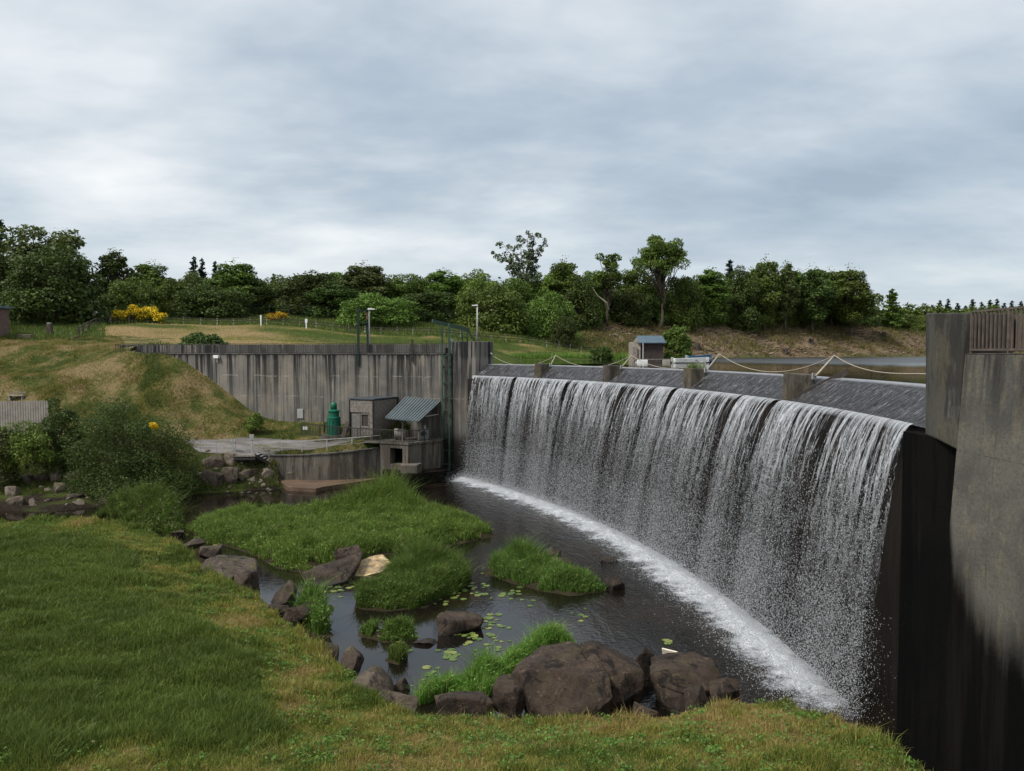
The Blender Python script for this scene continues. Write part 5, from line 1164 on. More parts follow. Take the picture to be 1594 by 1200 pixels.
for px, yb, Y in ((122.5, 520, 95), (129, 516.5, 97), (138, 512, 100), (150, 506, 104), (169, 503.5, 108)):
    b = at(px, yb, Y); zz = (front_z if Y < 96.5 else back_z)(np.array([b[0]]), np.array([b[1]]))[0]; b[2] = min(b[2], zz + .2) if abs(b[2] - zz) < 1 else zz; m = MB(); m.bar(b - np.array([0, 0, .5]), b + np.array([0, 0, 1.0]), .2, .16); m.build('post', MT['wood_dark'], sf)
    if prev is not None:
        for h_ in (.45, .9): rl.bar(prev + np.array([0, 0, h_]), b + np.array([0, 0, h_]), .08, .1)
    prev = b
rl.build('rails', MT['wood_dark'], sf)
def ground_at(px, Y):
    p_ = at(px, 520, Y); p_[2] = (front_z if Y < 95 else back_z)(np.array([p_[0]]), np.array([p_[1]]))[0]; return p_
for px, Y, h_, w_, lab in ((406.5, 111, 1.5, .22, 'slim white marker post in the field just left of centre fence'), (477, 112, 1.35, .34, 'short white marker post with a wider head right of the small broom bush')):
    b = ground_at(px, Y); o = thing('marker_post', lab, 'marker post', b); m = MB(); m.bar(b - np.array([0, 0, .3]), b + np.array([0, 0, h_ * .6]), .16); m.build('shaft', MT['white'], o); m = MB(); m.box(b + np.array([0, 0, h_ * .78]), (w_, .16, h_ * .42)); m.build('head', MT['white'], o, .03)
b = ground_at(162.5, 110); o = thing('white_sign', 'small white sign board on a post left of the yellow broom', 'sign', b); m = MB(); m.bar(b, b + np.array([0, 0, 1.0]), .08); m.build('post', MT['wood_dark'], o); m = MB(); m.box(b + np.array([0, 0, 1.3]), (.7, .06, .55)); m.build('board', MT['white'], o, .02)
b = ground_at(148.5, 106); o = thing('grey_sign', 'small grey tilted sign on a thin post by the short dark fence', 'sign', b); m = MB(); m.bar(b, b + np.array([0, 0, 1.5]), .07); m.build('post', MT['wood_dark'], o); m = MB(); m.bar(b + np.array([-.2, 0, 1.5]), b + np.array([.25, 0, 1.8]), .3, .35); m.build('board', MT['grey_box'], o)
b = ground_at(77, 97); o = thing('stone_marker', 'upright grey stone marker with a pale top on the left hilltop', 'stone marker', b); m = MB(); m.prism([(b[0] - .38, b[1] - .3), (b[0] + .38, b[1] - .3), (b[0] + .38, b[1] + .3), (b[0] - .38, b[1] + .3)], b[2] - .3, b[2] + 1.25, [(b[0] - .28, b[1] - .22), (b[0] + .3, b[1] - .22), (b[0] + .3, b[1] + .22), (b[0] - .28, b[1] + .22)]); m.build('stone', MT['rock_bank'], o, .08); m = MB(); m.box(b + np.array([0, 0, 1.32]), (.45, .36, .12)); m.build('cap', MT['grey_box'], o, .04)
b = ground_at(40, 94); o = thing('stone_slab', 'low pale stone slab lying on the left hilltop lawn', 'stone slab', b); m = MB(); m.box(b + np.array([0, 0, .18]), (1.5, .8, .55), .1); m.build('slab', MT['rock_pale'], o, .08)
b = ground_at(118, 92.5); m = MB()
V_, F_ = rock_mesh((.6, .6, .5), 3, 2); np_mesh('dark_stone', V_ + b + np.array([0, 0, .15]), [F_], MT['rock'], None, False); tag(bpy.data.objects['dark_stone'], 'small dark stone at the foot of the short fence', 'stone')
# hut at the left edge
b = at(6, 522, 93); o = thing('hut', 'brick hut with a flat slate-grey roof at the left edge', 'hut', b); hx = at(15, 522, 95)[0]; ht = at(10, 478, 92)[2]
m = MB(); m.prism([(hx - 4.5, 91.6), (hx, 91.6), (hx, 95), (hx - 4.5, 95)], b[2] - 1.5, ht - .05); m.build('wall', MT['brick'], o)
m = MB(); m.prism([(hx - 4.7, 91.2), (hx + .32, 91.2), (hx + .32, 95.2), (hx - 4.7, 95.2)], ht - .05, ht + .22); m.build('roof', MT['blue_roof'], o, .02)
m = MB(); m.prism([(hx - 1.2, 91.52), (hx - .3, 91.52), (hx - .3, 91.59), (hx - 1.2, 91.59)], b[2] - .4, ht - .5); m.build('door', MT['wood_dark'], o)
# pale board fence, low left, and a bench above it
fa_, fb_ = at(-60, 660, 70.5), at(76, 664, 72.0); o = thing('board_fence', 'pale vertical board fence below the slope at the left edge', 'fence', fb_)
nbd = 34
m = MB(); zb_, zt_ = at(36, 668, 71.5)[2], at(36, 624.5, 71.5)[2]
for i in range(nbd):
    a, b = lerp(fa_, fb_, (i + .10) / nbd), lerp(fa_, fb_, (i + .88) / nbd); j = .02 * ((i * 5) % 3); m.prism([a[:2], b[:2], b[:2] + np.array([0, .05]), a[:2] + np.array([0, .05])], zb_ - 1, zt_ + j)
m.build('boards', MT['beige_fence'], o); m = MB()
for h_ in (.4, 1.9): m.bar((*(fa_[:2] + [0, .1]), zb_ + h_), (*(fb_[:2] + [0, .1]), zb_ + h_), .08, .12)
m.build('back_rails', MT['wood_dark'], o)
b = ground_at(23, 76.0); o = thing('bench', 'small pale bench on the strip of lawn above the board fence', 'bench', b)
m = MB(); m.box(b + np.array([0, 0, .45]), (1.5, .55, .07)); m.build('seat', MT['machine'], o, .01); m = MB(); m.box(b + np.array([0, .3, .72]), (1.5, .05, .16)); m.build('backrest', MT['wood_grey'], o, .01)
for x in (-.6, .6): m = MB(); m.box(b + np.array([x, .05, .22]), (.09, .42, .5)); m.build('leg', MT['grey_box'], o)
#SECTION3_END
# ------------------------------------------------------------------ trees
def add_tree(name, label, cat, mb, V, Fq, leaf, loc, group=None, rz=0., scale=(1, 1, 1), trunk_mat='bark', crown_name='crown'):
    o = thing(name, label, cat, (0, 0, 0), group)
    if mb is not None: mb.build('trunk', MT[trunk_mat], o, smooth=True)
    c = np_mesh(crown_name, V, [Fq], MT[leaf], o); c.material_slots[0].link = 'OBJECT'; c.material_slots[0].material = MT[leaf]
    o.location = tuple(map(float, loc)); o.rotation_euler = (0, 0, rz); o.scale = scale
    return o
GT = 'trees of the wood behind the dam'
PROTO = {}
def proto(kind):
    if kind in PROTO: return PROTO[kind]
    P = {'round_a': (12, 11, .2, 44, 16000, .28, 1, .27, 'dome'), 'round_b': (12, 12, .2, 48, 16000, .28, 2, .25, 'dome'), 'round_c': (12, 10, .3, 40, 15000, .28, 3, .28, 'dome'),
         'tall_a': (16, 9, .8, 54, 15000, .28, 4, .27, 'oval'), 'tall_b': (16, 8, 1.0, 46, 14000, .28, 5, .28, 'oval'), 'low_a': (7, 12, -.3, 46, 14000, .26, 6, .22, 'dome'), 'low_b': (7, 11, -.3, 42, 14000, .26, 7, .23, 'dome'),
         'airy': (15, 10, 3.5, 30, 3000, .36, 8, .26, 'dome')}[kind]
    H, W, bole, K, n, leaf, seed, lobe, shp = P
    PROTO[kind] = [tree_meshes(H, W, bole, K, n, leaf, seed, lobe, shp, twigs=2 if kind == 'airy' else 0), H, W, None]; return PROTO[kind]
def wood_tree(px, top, wpx, base, Y, kind, leaf, label, cat='tree', rz=None, group=GT):
    global rng
    b = at(px, base, Y); zt = at(px, top, Y)[2]; gz = back_z(np.array([b[0]]), np.array([b[1]]))[0]; h = zt - gz; wd_ = wpx / F * Y
    pr_ = proto(kind); (mb, V, Fq), H, W, root = pr_; sc_ = (wd_ / W, wd_ / W, h / H); rz = rng.uniform(0, 6.28) if rz is None else rz
    if root is None: o = add_tree('bush' if kind.startswith('low') else 'tree', label, cat, mb, V, Fq, leaf, (b[0], b[1], gz), group, rz, sc_); pr_[3] = o
    else:
        o = copy_thing(root, (b[0], b[1], gz), rz, sc_, label); o['category'] = cat; o.name = 'bush' if kind.startswith('low') else 'tree'
        if group: o['group'] = group
    for c in o.children:
        if c.name.startswith('crown'): c.material_slots[0].link = 'OBJECT'; c.material_slots[0].material = MT[leaf]
    return o
WOOD = [
 (70, 333, 165, 490, 122, 'round_a', 'leaf_olive', 'tall olive tree with ragged top behind the big dark tree at the left'),
 (-25, 372, 130, 500, 112, 'round_b', 'leaf_dark', 'dark tree cut by the left edge of the picture behind the brick hut'),
 (88, 366, 158, 499, 107, 'round_a', 'leaf_dark', 'big round very dark tree standing above the left hilltop lawn'),
 (180, 380, 74, 490, 126, 'tall_b', 'leaf_dark', 'narrow dark tree just right of the big round dark tree'),
 (236, 399, 86, 490, 130, 'tall_a', 'leaf_mid', 'mid green tree rising high behind the yellow broom'),
 (212, 428, 104, 494, 119, 'low_b', 'leaf_mid', 'low spreading green tree directly behind the yellow broom'),
 (300, 418, 86, 488, 128, 'round_c', 'leaf_olive', 'brownish olive tree right of the tree behind the broom'),
 (366, 398, 96, 488, 131, 'tall_a', 'leaf_mid', 'tall domed green tree between the two yellow broom bushes'),
 (334, 440, 130, 490, 124, 'low_a', 'leaf_dark', 'low dark spreading tree left of the small broom bush'),
 (432, 424, 70, 486, 140, 'round_c', 'leaf_mid', 'small green tree directly above the small yellow broom bush'),
 (480, 415, 112, 490, 130, 'round_b', 'leaf_dark', 'broad dark tree right of the small yellow broom bush'),
 (566, 402, 104, 492, 137, 'tall_a', 'leaf_olive', 'feathery olive tree rising above the dark hoist frame'),
 (520, 436, 100, 494, 128, 'round_c', 'leaf_dark', 'dark rounded tree in shade left of the hoist frame'),
 (590, 455, 132, 506, 122, 'low_a', 'leaf_mid', 'broad low green tree right behind the dark hoist frame'),
 (645, 418, 84, 495, 146, 'round_a', 'leaf_mid', 'round green tree above and left of the green gantry'),
 (694, 413, 84, 498, 144, 'tall_b', 'leaf_mid', 'upright green tree above the green gantry'),
 (660, 448, 118, 500, 131, 'round_b', 'leaf_dark', 'wide dark tree behind the sloping beam of the gantry'),
 (742, 414, 84, 502, 142, 'round_c', 'leaf_light', 'light green tree behind the lone pale lamp post'),
 (766, 438, 122, 515, 129, 'low_b', 'leaf_mid', 'broad bushy green tree right of the lone pale lamp post'),
 (800, 424, 88, 508, 145, 'round_a', 'leaf_mid', 'green tree at the foot of the gappy sparse tree'),
 (876, 394, 82, 505, 152, 'tall_a', 'leaf_mid', 'tall green tree just right of the gappy sparse tree'),
 (852, 452, 92, 518, 133, 'low_a', 'leaf_mid', 'bushy green tree above the dark bush by the field fence'),
 (905, 425, 74, 505, 147, 'round_c', 'leaf_dark', 'dark tree left of the ivy covered slim tree'),
 (992, 405, 80, 502, 163, 'round_a', 'leaf_mid', 'green tree between the ivy covered tree and the tall airy tree'),
 (972, 448, 86, 502, 158, 'low_b', 'leaf_dark', 'dark low tree at the top of the bank above the boathouse'),
 (1064, 418, 72, 505, 160, 'round_b', 'leaf_mid', 'green tree just right of the tall airy round-crowned tree'),
 (1012, 450, 76, 505, 161, 'low_a', 'leaf_dark', 'dark low tree around the foot of the tall airy tree'),
 (1106, 411, 78, 506, 165, 'tall_b', 'leaf_mid', 'green oval tree above the white rowing boat'),
 (1150, 408, 70, 506, 170, 'round_c', 'leaf_dark', 'dark tree in the wood left of the tallest tree on the cleared bank'),
 (1190, 391, 66, 506, 172, 'tall_a', 'leaf_mid', 'tallest tree on the skyline above the middle of the cleared bank'),
 (1222, 399, 56, 506, 174, 'tall_b', 'leaf_olive', 'slim olive tree right of the tallest tree above the cleared bank'),
 (1266, 405, 80, 507, 177, 'tall_a', 'leaf_dark', 'dark tall tree in the right part of the wood above the cleared bank'),
 (1324, 406, 88, 510, 180, 'tall_a', 'leaf_mid', 'last tall tree at the right end of the wood, leaning crown'),
 (1088, 455, 92, 508, 166, 'low_b', 'leaf_mid', 'low green tree at the wood edge above the boats'),
 (1160, 452, 92, 507, 176, 'low_a', 'leaf_light', 'low light green tree at the wood edge left of the bare snag'),
 (1232, 458, 92, 507, 183, 'low_b', 'leaf_mid', 'low green tree at the wood edge in the middle of the cleared bank'),
 (1300, 455, 84, 510, 189, 'low_a', 'leaf_mid', 'low green tree at the wood edge under the last tall trees'),
 (1345, 470, 50, 514, 194, 'low_b', 'leaf_dark', 'small dark tree at the very right foot of the wood'),
 (1398, 486, 72, 520, 206, 'low_a', 'leaf_mid', 'low green bush left of the concrete pier beyond the lake'),
 (1432, 490, 54, 520, 214, 'low_b', 'leaf_light', 'light green bush nearest the concrete pier beyond the lake'),
 (272, 425, 70, 488, 127, 'round_b', 'leaf_mid', 'mid green tree between the broom tree and the brownish olive tree'),
 (402, 430, 66, 488, 132, 'round_c', 'leaf_dark', 'dark tree right of the tall domed green tree'),
 (530, 414, 76, 490, 139, 'round_a', 'leaf_mid', 'green tree on the skyline left of the feathery olive tree'),
 (610, 424, 70, 494, 141, 'round_c', 'leaf_mid', 'green tree on the skyline right of the feathery olive tree'),
 (718, 424, 66, 500, 146, 'round_b', 'leaf_mid', 'green tree on the skyline left of the lone pale lamp post'),
 (842, 412, 66, 505, 151, 'round_a', 'leaf_light', 'light green tree half hidden behind the sparse tree'),
 (925, 408, 60, 503, 158, 'round_b', 'leaf_mid', 'green tree on the skyline just left of the ivy covered tree'),
 (1084, 424, 60, 505, 166, 'round_c', 'leaf_mid', 'green tree on the skyline between the airy tree and the oval tree'),
 (1130, 420, 60, 505, 172, 'round_a', 'leaf_mid', 'green tree on the skyline below the dark conifer tip'),
 (1168, 410, 56, 505, 175, 'tall_b', 'leaf_mid', 'upright green tree just left of the tallest skyline tree'),
 (1244, 414, 60, 507, 182, 'tall_b', 'leaf_mid', 'upright green tree filling the gap right of the slim olive tree'),
 (1294, 411, 64, 508, 184, 'tall_a', 'leaf_mid', 'upright green tree left of the last tall tree of the wood'),
 (878, 488, 46, 522, 128, 'low_b', 'leaf_dark', 'dark rounded bush standing by the field fence near the lake'),
]
for a in WOOD: wood_tree(*a, cat='bush' if 'bush ' in a[7] else 'tree')
# distinctive trees
def own_tree(px, top, wpx, base, Y, args, leaf, label, twigs=0, rz=0., lean=0.):
    b = at(px, base, Y); gz = back_z(np.array([b[0]]), np.array([b[1]]))[0]; H = at(px, top, Y)[2] - gz; W = wpx / F * Y
    bole, K, n, lf, seed, lobe, shp = args; mb, V, Fq = tree_meshes(H, W, bole * H, K, n, lf, seed, lobe, shp, lean, twigs, False)
    return add_tree('tree', label, 'tree', mb, V, Fq, leaf, (b[0], b[1], gz), GT, rz)
own_tree(1029, 359, 102, 508, 156, (.40, 60, 11000, .30, 21, .22, 'dome'), 'leaf_mid', 'tall airy tree with a round crown on a long trunk behind the boathouse', 2)
own_tree(946, 380, 60, 508, 152, (.30, 26, 3300, .36, 23, .28, 'oval'), 'leaf_mid', 'slim tree with ivy covered trunk and open crown left of the tall airy tree', 2, lean=-.02)
# sparse tree: a fan of rising limbs with tufts of leaves
def sparse_tree():
    px, Y = 815, 150; b = at(px, 510, Y); gz = back_z(np.array([b[0]]), np.array([b[1]]))[0]; H = at(px, 366, Y)[2] - gz; r = np.random.default_rng(31); mb = MB(); lobes = []
    mb.tube([(0, 0, -.4), (.2, 0, H * .25), (.1, 0, H * .45)], [.42, .34, .28], 8)
    for tx, tz in ((-5.4, .80), (-4.2, .93), (-3.6, .74), (-1.8, .84), (-.6, .92), (.9, .99), (2.4, 1.0), (3.2, .86), (1.6, .8), (3.9, .93), (-2.6, .64), (2.6, .68)):
        e = np.array([tx, r.uniform(-1.6, 1.6), tz * H]); pp = branch_path((.1, 0, H * r.uniform(.38, .46)), e, r, .05, 5); mb.tube(pp, [.17, .14, .11, .08, .05, .025], 6)
        for k in range(2, 6):
            for _ in range(3):
                d = r.normal(size=3); d /= np.linalg.norm(d); c = np.array(pp[k]) + d * r.uniform(.3, 1.0); mb.tube([pp[k], tuple(c)], [.04, .015], 4, False); lobes.append((*c, r.uniform(.35, .75), r.uniform(.35, .75), r.uniform(.3, .6)))
    for _ in range(14): lobes.append((r.uniform(-2.5, 3), r.uniform(-2, 2), H * r.uniform(.3, .55), 1.3, 1.3, 1.0))
    V, Fq = lobe_leaves(lobes, 3600, .36, r); add_tree('tree', 'gappy sparse tree with rising bare limbs and tufts of leaves on the skyline', 'tree', mb, V, Fq, 'leaf_grey', (b[0], b[1], gz), GT)
sparse_tree()
b = at(1388, 515, 198); gz = back_z(np.array([b[0]]), np.array([b[1]]))[0]
mb, V, Fq = conifer_meshes(at(1388, 447, 198)[2] - gz, 9.0, 2600, .42, 41); add_tree('tree', 'feathery light green tree standing alone right of the wood', 'tree', mb, V, Fq, 'leaf_mid', (b[0], b[1], gz), GT)
# bare snag and pale dead branch at the wood edge
b = at(1169, 492, 178); gz = back_z(np.array([b[0]]), np.array([b[1]]))[0]; m = MB(); m.tube([(b[0], b[1], gz - .3), (b[0] + .1, b[1], gz + 3), (b[0] - .1, b[1], gz + 5.6)], [.13, .11, .05], 7); m.tube([(b[0], b[1], gz + 3.4), (b[0] + .9, b[1], gz + 4.8)], [.1, .03], 5); tag(m.build('snag', MT['bark']), 'short bare pale snag at the wood edge above the cleared bank', 'dead tree')
b = at(935, 470, 148); m = MB(); m.tube([at(922, 447, 148), at(930, 460, 148), at(944, 471, 148), at(947, 482, 149)], [.06, .11, .16, .22], 6); tag(m.build('dead_branch', MT['tan_pole']), 'pale dead branch hanging beside the ivy covered slim tree', 'dead branch')
# conifers
GC = 'conifers on the far skyline'
cA = conifer_meshes(12, 4.6, 1500, .42, 51); cB = conifer_meshes(12, 5.2, 1300, .45, 52); roots = {}
CON = [(2, 334, 490, 135, 'dark conifer tip above the trees at the left edge', .9), (303, 397, 480, 160, 'taller of the two conifer tips behind the olive tree', .8), (316, 399, 480, 162, 'lower conifer tip behind the olive tree', .8), (336, 404, 480, 160, 'single conifer tip left of the tall domed green tree', .8), (1135, 401, 500, 190, 'dark conifer tip in the wood above the cleared bank', 1.1), (426, 424, 480, 155, 'slim conifer tip above the small yellow broom', .7)]
far = [(1446, 476), (1462, 466), (1475, 463), (1490, 470), (1502, 474), (1513, 464), (1527, 468), (1540, 465), (1551, 463), (1562, 470), (1574, 466), (1588, 467), (1604, 465), (1432, 480)]
FARL = ['dark far conifer just left of the pier, shorter of the pair', 'dark far conifer above the left edge of the pier', 'dark far conifer above the middle of the pier top', 'dark far conifer above the right edge of the pier top', 'dark short far conifer above the left end of the brown railing', 'dark far conifer above the second stretch of brown railing', 'dark wide far conifer over the brown railing', 'dark pointed far conifer over the middle of the brown railing', 'dark tallest far conifer over the brown railing', 'dark lower far conifer in a dip over the brown railing', 'dark far conifer left of the last one at the right edge', 'dark far conifer touching the right edge of the picture', 'dark far conifer cut by the right edge of the picture', 'dark lowest far conifer left of the pier']
for (x, y), l in zip(far, FARL): CON.append((x, y, 510, 340 + 10 * math.sin(x), l, 1.0))
for i, (px, top, base, Y, lab, wf_) in enumerate(CON):
    b = at(px, base, Y); gz = back_z(np.array([b[0]]), np.array([min(b[1], 325)]))[0]; H = at(px, top, Y)[2] - gz; s_ = H / 12; sc_ = (s_ * wf_, s_ * wf_, s_); k = 'AB'[i % 2]
    if k not in roots: mb, V, Fq = (cA, cB)[i % 2]; roots[k] = add_tree('conifer', lab, 'conifer', mb, V, Fq, 'leaf_conifer', (b[0], b[1], gz), GC, rng.uniform(0, 6), sc_)
    else: o = copy_thing(roots[k], (b[0], b[1], gz), rng.uniform(0, 6), sc_, lab); o.name = 'conifer'
# far wood reading as one mass, and the dark undergrowth inside the wood
r = np.random.default_rng(61); lobes = []
for px in np.arange(1370, 1720, 5.): Y = r.uniform(285, 325); b = at(px, 500, Y); gz = back_z(np.array([b[0]]), np.array([b[1]]))[0]; zt = at(px, r.uniform(476, 492), Y)[2]; lobes.append((b[0], b[1], (gz + zt) / 2, 4.5, 4, (zt - gz) / 2 + 1))
V, Fq = lobe_leaves(lobes, 26000, .8, r); tag(np_mesh('far_wood', V, [Fq], MT['leaf_mid']), 'far low green wood across the lake beyond the pier', 'wood', kind='stuff')
lobes = []
for px in np.arange(150, 1365, 5.5):
    for _ in range(2):
        Y = np.interp(px, [100, 700, 950, 1365], [128, 146, 168, 192]) + r.uniform(0, 14); b = at(px, 500, Y); gz = back_z(np.array([b[0]]), np.array([b[1]]))[0]; hgt = r.uniform(3, 7.0) * np.interp(px, [150, 900, 1365], [.9, 1.1, 1.1]); lobes.append((b[0], b[1], gz + hgt * .5, 3.0, 2.5, hgt * .55))
V, Fq = lobe_leaves(lobes, 46000, .55, r); tag(np_mesh('wood_undergrowth', V, [Fq], MT['leaf_dark']), 'dark leafy undergrowth filling the wood between the tree trunks', 'undergrowth', kind='stuff')

# ------------------------------------------------------------------ bushes
def bush(name, label, cat, px, top, wpx, base, Y, leaf, K, n, lf, seed, lobe=.34, depth=1., gz=None, shape='dome', parts=None, sink=0):
    b = at(px, base, Y)
    if gz is None: gz = b[2]
    H = at(px, top, Y)[2] - gz; W = wpx / F * Y; mb, V, Fq = tree_meshes(H, W, -.05 * H - sink, K, n, lf, seed, lobe, shape)
    o = add_tree(name, label, cat, mb, V, Fq, leaf, (b[0], b[1], gz), None, 0, (1, depth, 1), crown_name='foliage'); return o, H, W
bush('shrub', 'huge spreading green shrub on the rocky river bank at the left', 'shrub', 207, 617, 215, 757, 63.5, 'leaf_shrub', 60, 46000, .115, 71, .26, .75, sink=.6)
o, H, W = bush('shrub', 'dark upright shrub between the pale board fence and the huge shrub', 'shrub', 96, 612, 88, 722, 66.5, 'leaf_dark', 26, 17000, .12, 72, .30, .8)
bush('shrub', 'light green leafy shrub below the pale board fence', 'shrub', 42, 655, 88, 722, 64, 'leaf_light', 22, 11000, .12, 73, .32, .8)
bush('shrub', 'brownish twiggy shrub at the left edge above the river rocks', 'shrub', -6, 655, 74, 745, 63, 'leaf_olive', 20, 6500, .13, 74, .32, .8)
bush('shrub', 'small rounded yellow-green shrub at the foot of the stained wall', 'shrub', 398, 645, 32, 667, 74.5, 'leaf_light', 16, 4200, .12, 75, .36, .9)
bush('shrub', 'low dark mat of shrub on the slope top behind the wall railing', 'shrub', 318, 523, 78, 538, 85.5, 'leaf_dark', 26, 5200, .2, 76, .28, .8)
bush('shrub', 'round green bush between the boathouse and the moored boats', 'shrub', 1053, 503, 52, 556, 98, 'leaf_mid', 24, 8000, .2, 77, .34, .9, gz=10.9)
bush('shrub', 'small leafy bush at the left corner of the boathouse', 'shrub', 935, 541, 44, 561, 118, 'leaf_dark', 18, 3500, .2, 80, .34, .9, gz=10.9)
for px, top, wpx, base, Y, seed, lab in ((218, 470, 92, 502, 109.5, 78, 'wide bush of bright yellow broom on the hilltop left of the wood'), (432, 480, 25, 495, 119, 79, 'small bright yellow broom bush in the back of the field'), (-4, 468, 30, 490, 99, 81, 'yellow broom showing above the roof of the brick hut')):
    b = at(px, base, Y); gz = back_z(np.array([b[0]]), np.array([b[1]]))[0]; H = at(px, top, Y)[2] - gz; W = wpx / F * Y; r = np.random.default_rng(seed); o = thing('broom_bush', lab, 'bush', (0, 0, 0), 'yellow broom bushes')
    lobes = []
    for _ in range(46 if wpx > 50 else 14): x = r.uniform(-.47, .47) * W; hh_ = H * (.55 + .35 * abs(math.sin(x * 1.3 + seed)) ) * math.sqrt(max(.15, 1 - (2.05 * x / W) ** 2)); lobes.append((x, r.uniform(-1, 1), r.uniform(.35, .9) * hh_, .65, .65, .42))
    mb = MB()
    for L in lobes[::2]: mb.tube(branch_path((L[0] * .6, 0, -.2), L[:3], r, .06, 3), [.05, .035, .02, .01], 4)
    mb.build('stems', MT['bark'], o); V, Fq = lobe_leaves(lobes, 3600 if wpx > 50 else 800, .17, r); np_mesh('flowers', V, [Fq], MT['broom'], o)
    V, Fq = lobe_leaves([(l[0], l[1] + .25, l[2] * .8, l[3], l[4], l[5] * 1.2) for l in lobes], 2600 if wpx > 50 else 500, .18, r); np_mesh('foliage', V, [Fq], MT['leaf_mid'], o); o.location = (b[0], b[1], gz)
# yellow flowers on the huge shrub
r = np.random.default_rng(82); big = bpy.data.objects['shrub']; lob = []
for px, py in ((238, 661), (241, 664)): p = at(px, py, 60.6); lob.append((*p, .26, .22, .18))
V, Fq = lobe_leaves(lob, 220, .13, r); fl_ = np_mesh('flowers', V, [Fq], MT['broom']); fl_.parent = big; fl_.matrix_parent_inverse = big.matrix_world.inverted() if False else fl_.matrix_parent_inverse
bpy.context.view_layer.update(); fl_.matrix_world = fl_.matrix_parent_inverse @ fl_.matrix_world if False else fl_.matrix_world
from mathutils import Matrix
fl_.matrix_parent_inverse = big.matrix_world.inverted()

# ------------------------------------------------------------------ rocks
def on_front(px, py):
    Ys = np.linspace(52, 80, 400); P = np.array([at(px, py, Y) for Y in Ys]); hit = P[:, 2] <= np.maximum(front_z(P[:, 0], P[:, 1]), .02); return P[np.argmax(hit)]
def rock(label, px0, px1, ytop, ybase, mat, seed, z=0., depth=.8, sub=4, cuts=9, rz=0., tilt=0., rough=.09, group=None, name='boulder', cat='rock', embed=.42, Y=None, yoff=.0):
    """boulder whose front base is seen at ybase at height z"""
    cx_ = (px0 + px1) / 2; b = (on_front(cx_, ybase) if group == 'boulders on the far river bank' else onz(cx_, ybase, z)) if Y is None else at(cx_, ybase, Y); Y_ = b[1]; W = (px1 - px0) / F * Y_; D = W * depth
    H = at(cx_, ytop, Y_ + D * .4)[2] - b[2]; H = max(H, .12); V, Fc = hull_rock_mesh((W * 1.06, D, H / (1 - embed)), seed)
    if tilt: ct, st_ = math.cos(tilt), math.sin(tilt); V = np.c_[V[:, 0] * ct - V[:, 2] * st_, V[:, 1], V[:, 0] * st_ + V[:, 2] * ct]
    zt = V[:, 2].max(); V = V + np.array([b[0], Y_ + D * .5 + yoff, b[2] + H - zt]); o = np_mesh(name, V, [Fc], MT[mat], None, True)
    try: o.data.set_sharp_from_angle(angle=R_(32))
    except Exception: pass
    return tag(o, label, cat, group)
# the big boulder group in the foreground: two halves and a cluster
GB = 'brown boulders at the water edge in the foreground'
def hull_rock(label, pts, mat, seed, back=1.2, group=None, amp=.03, bevel=.05):
    """pts: (px, py, Y) corners of the visible faces; the same corners pushed back close the far side"""
    P = [at(*p) for p in pts]; c = np.mean(P, axis=0); B = [c + (p - c) * .82 + np.array([0, back, -.15]) for p in P]; low = [np.array([c[0] + (p[0] - c[0]) * .9, p[1] + .3, min(p[2], .2) - .6]) for p in P if p[2] < c[2]]
    V, Fc = hull_mesh(P + B + low, seed, 5, amp, bevel); o = np_mesh('boulder', V, [Fc], MT[mat], None, True)
    o.data.set_sharp_from_angle(angle=R_(32)); return tag(o, label, 'rock', group)
Yb = onz(880, 1112, .45)[1]
hull_rock('largest brown boulder in the foreground, smooth sloping face', [(795, 1050, Yb + 1.3), (806, 1040, Yb + .9), (838, 1019, Yb + 1.9), (893, 1007, Yb + 2.0), (930, 1022, Yb + 1.4), (952, 1058, Yb + .5), (955, 1085, Yb + .2), (935, 1104, Yb), (885, 1118, Yb - .05), (850, 1118, Yb), (822, 1088, Yb + .4), (880, 1060, Yb + .45)], 'rock', 101, 1.6, GB, .045, .09)
hull_rock('brown boulder split off the right side of the largest boulder', [(902, 1004, Yb + 2.0), (930, 1006, Yb + 1.9), (985, 1033, Yb + 1.4), (1004, 1044, Yb + 1.3), (1001, 1072, Yb + 1.0), (972, 1092, Yb + .7), (945, 1095, Yb + .6), (934, 1040, Yb + 1.0), (978, 1048, Yb + .9)], 'rock', 102, 1.4, GB, .05, .07)
Yc = onz(1060, 1090, .5)[1]
hull_rock('flat-topped brown boulder right of the largest boulder', [(1010, 1046, Yc + .7), (1014, 1034, Yc + 1.6), (1066, 1022, Yc + 2.2), (1108, 1026, Yc + 2.2), (1126, 1052, Yc + 1.2), (1118, 1074, Yc + .7), (1062, 1078, Yc + .3), (1028, 1066, Yc + .4)], 'rock', 103, 1.2, GB, .05, .06)
hull_rock('dark angular boulder under the flat-topped boulder', [(1020, 1062, Yc + .6), (1062, 1080, Yc + .25), (1088, 1090, Yc + .3), (1082, 1114, Yc), (1050, 1116, Yc - .1), (1032, 1090, Yc + .1)], 'rock', 104, 1.0, GB, .04, .05)
rock('small brown boulder at the right foot of the flat-topped boulder', 1070, 1118, 1074, 1106, 'rock', 105, .5, .9, 4, 9, group=GB)
rock('narrow dark boulder behind the flat-topped boulder, nearest the water', 984, 1022, 1010, 1050, 'rock', 106, .3, .9, 4, 8, group=GB, tilt=-.3)
rock('small dark stone in the grass between the two big boulders', 990, 1032, 1086, 1112, 'rock', 107, .55, .8, 4, 8, group=GB)
rock('brown wedge boulder at the left foot of the largest boulder', 764, 822, 1056, 1096, 'rock', 108, .6, .8, 4, 8, group=GB, tilt=-.25)
rock('low flat brown slab left of the wedge boulder', 674, 766, 1078, 1112, 'rock', 109, .6, .55, 4, 9, group=GB)
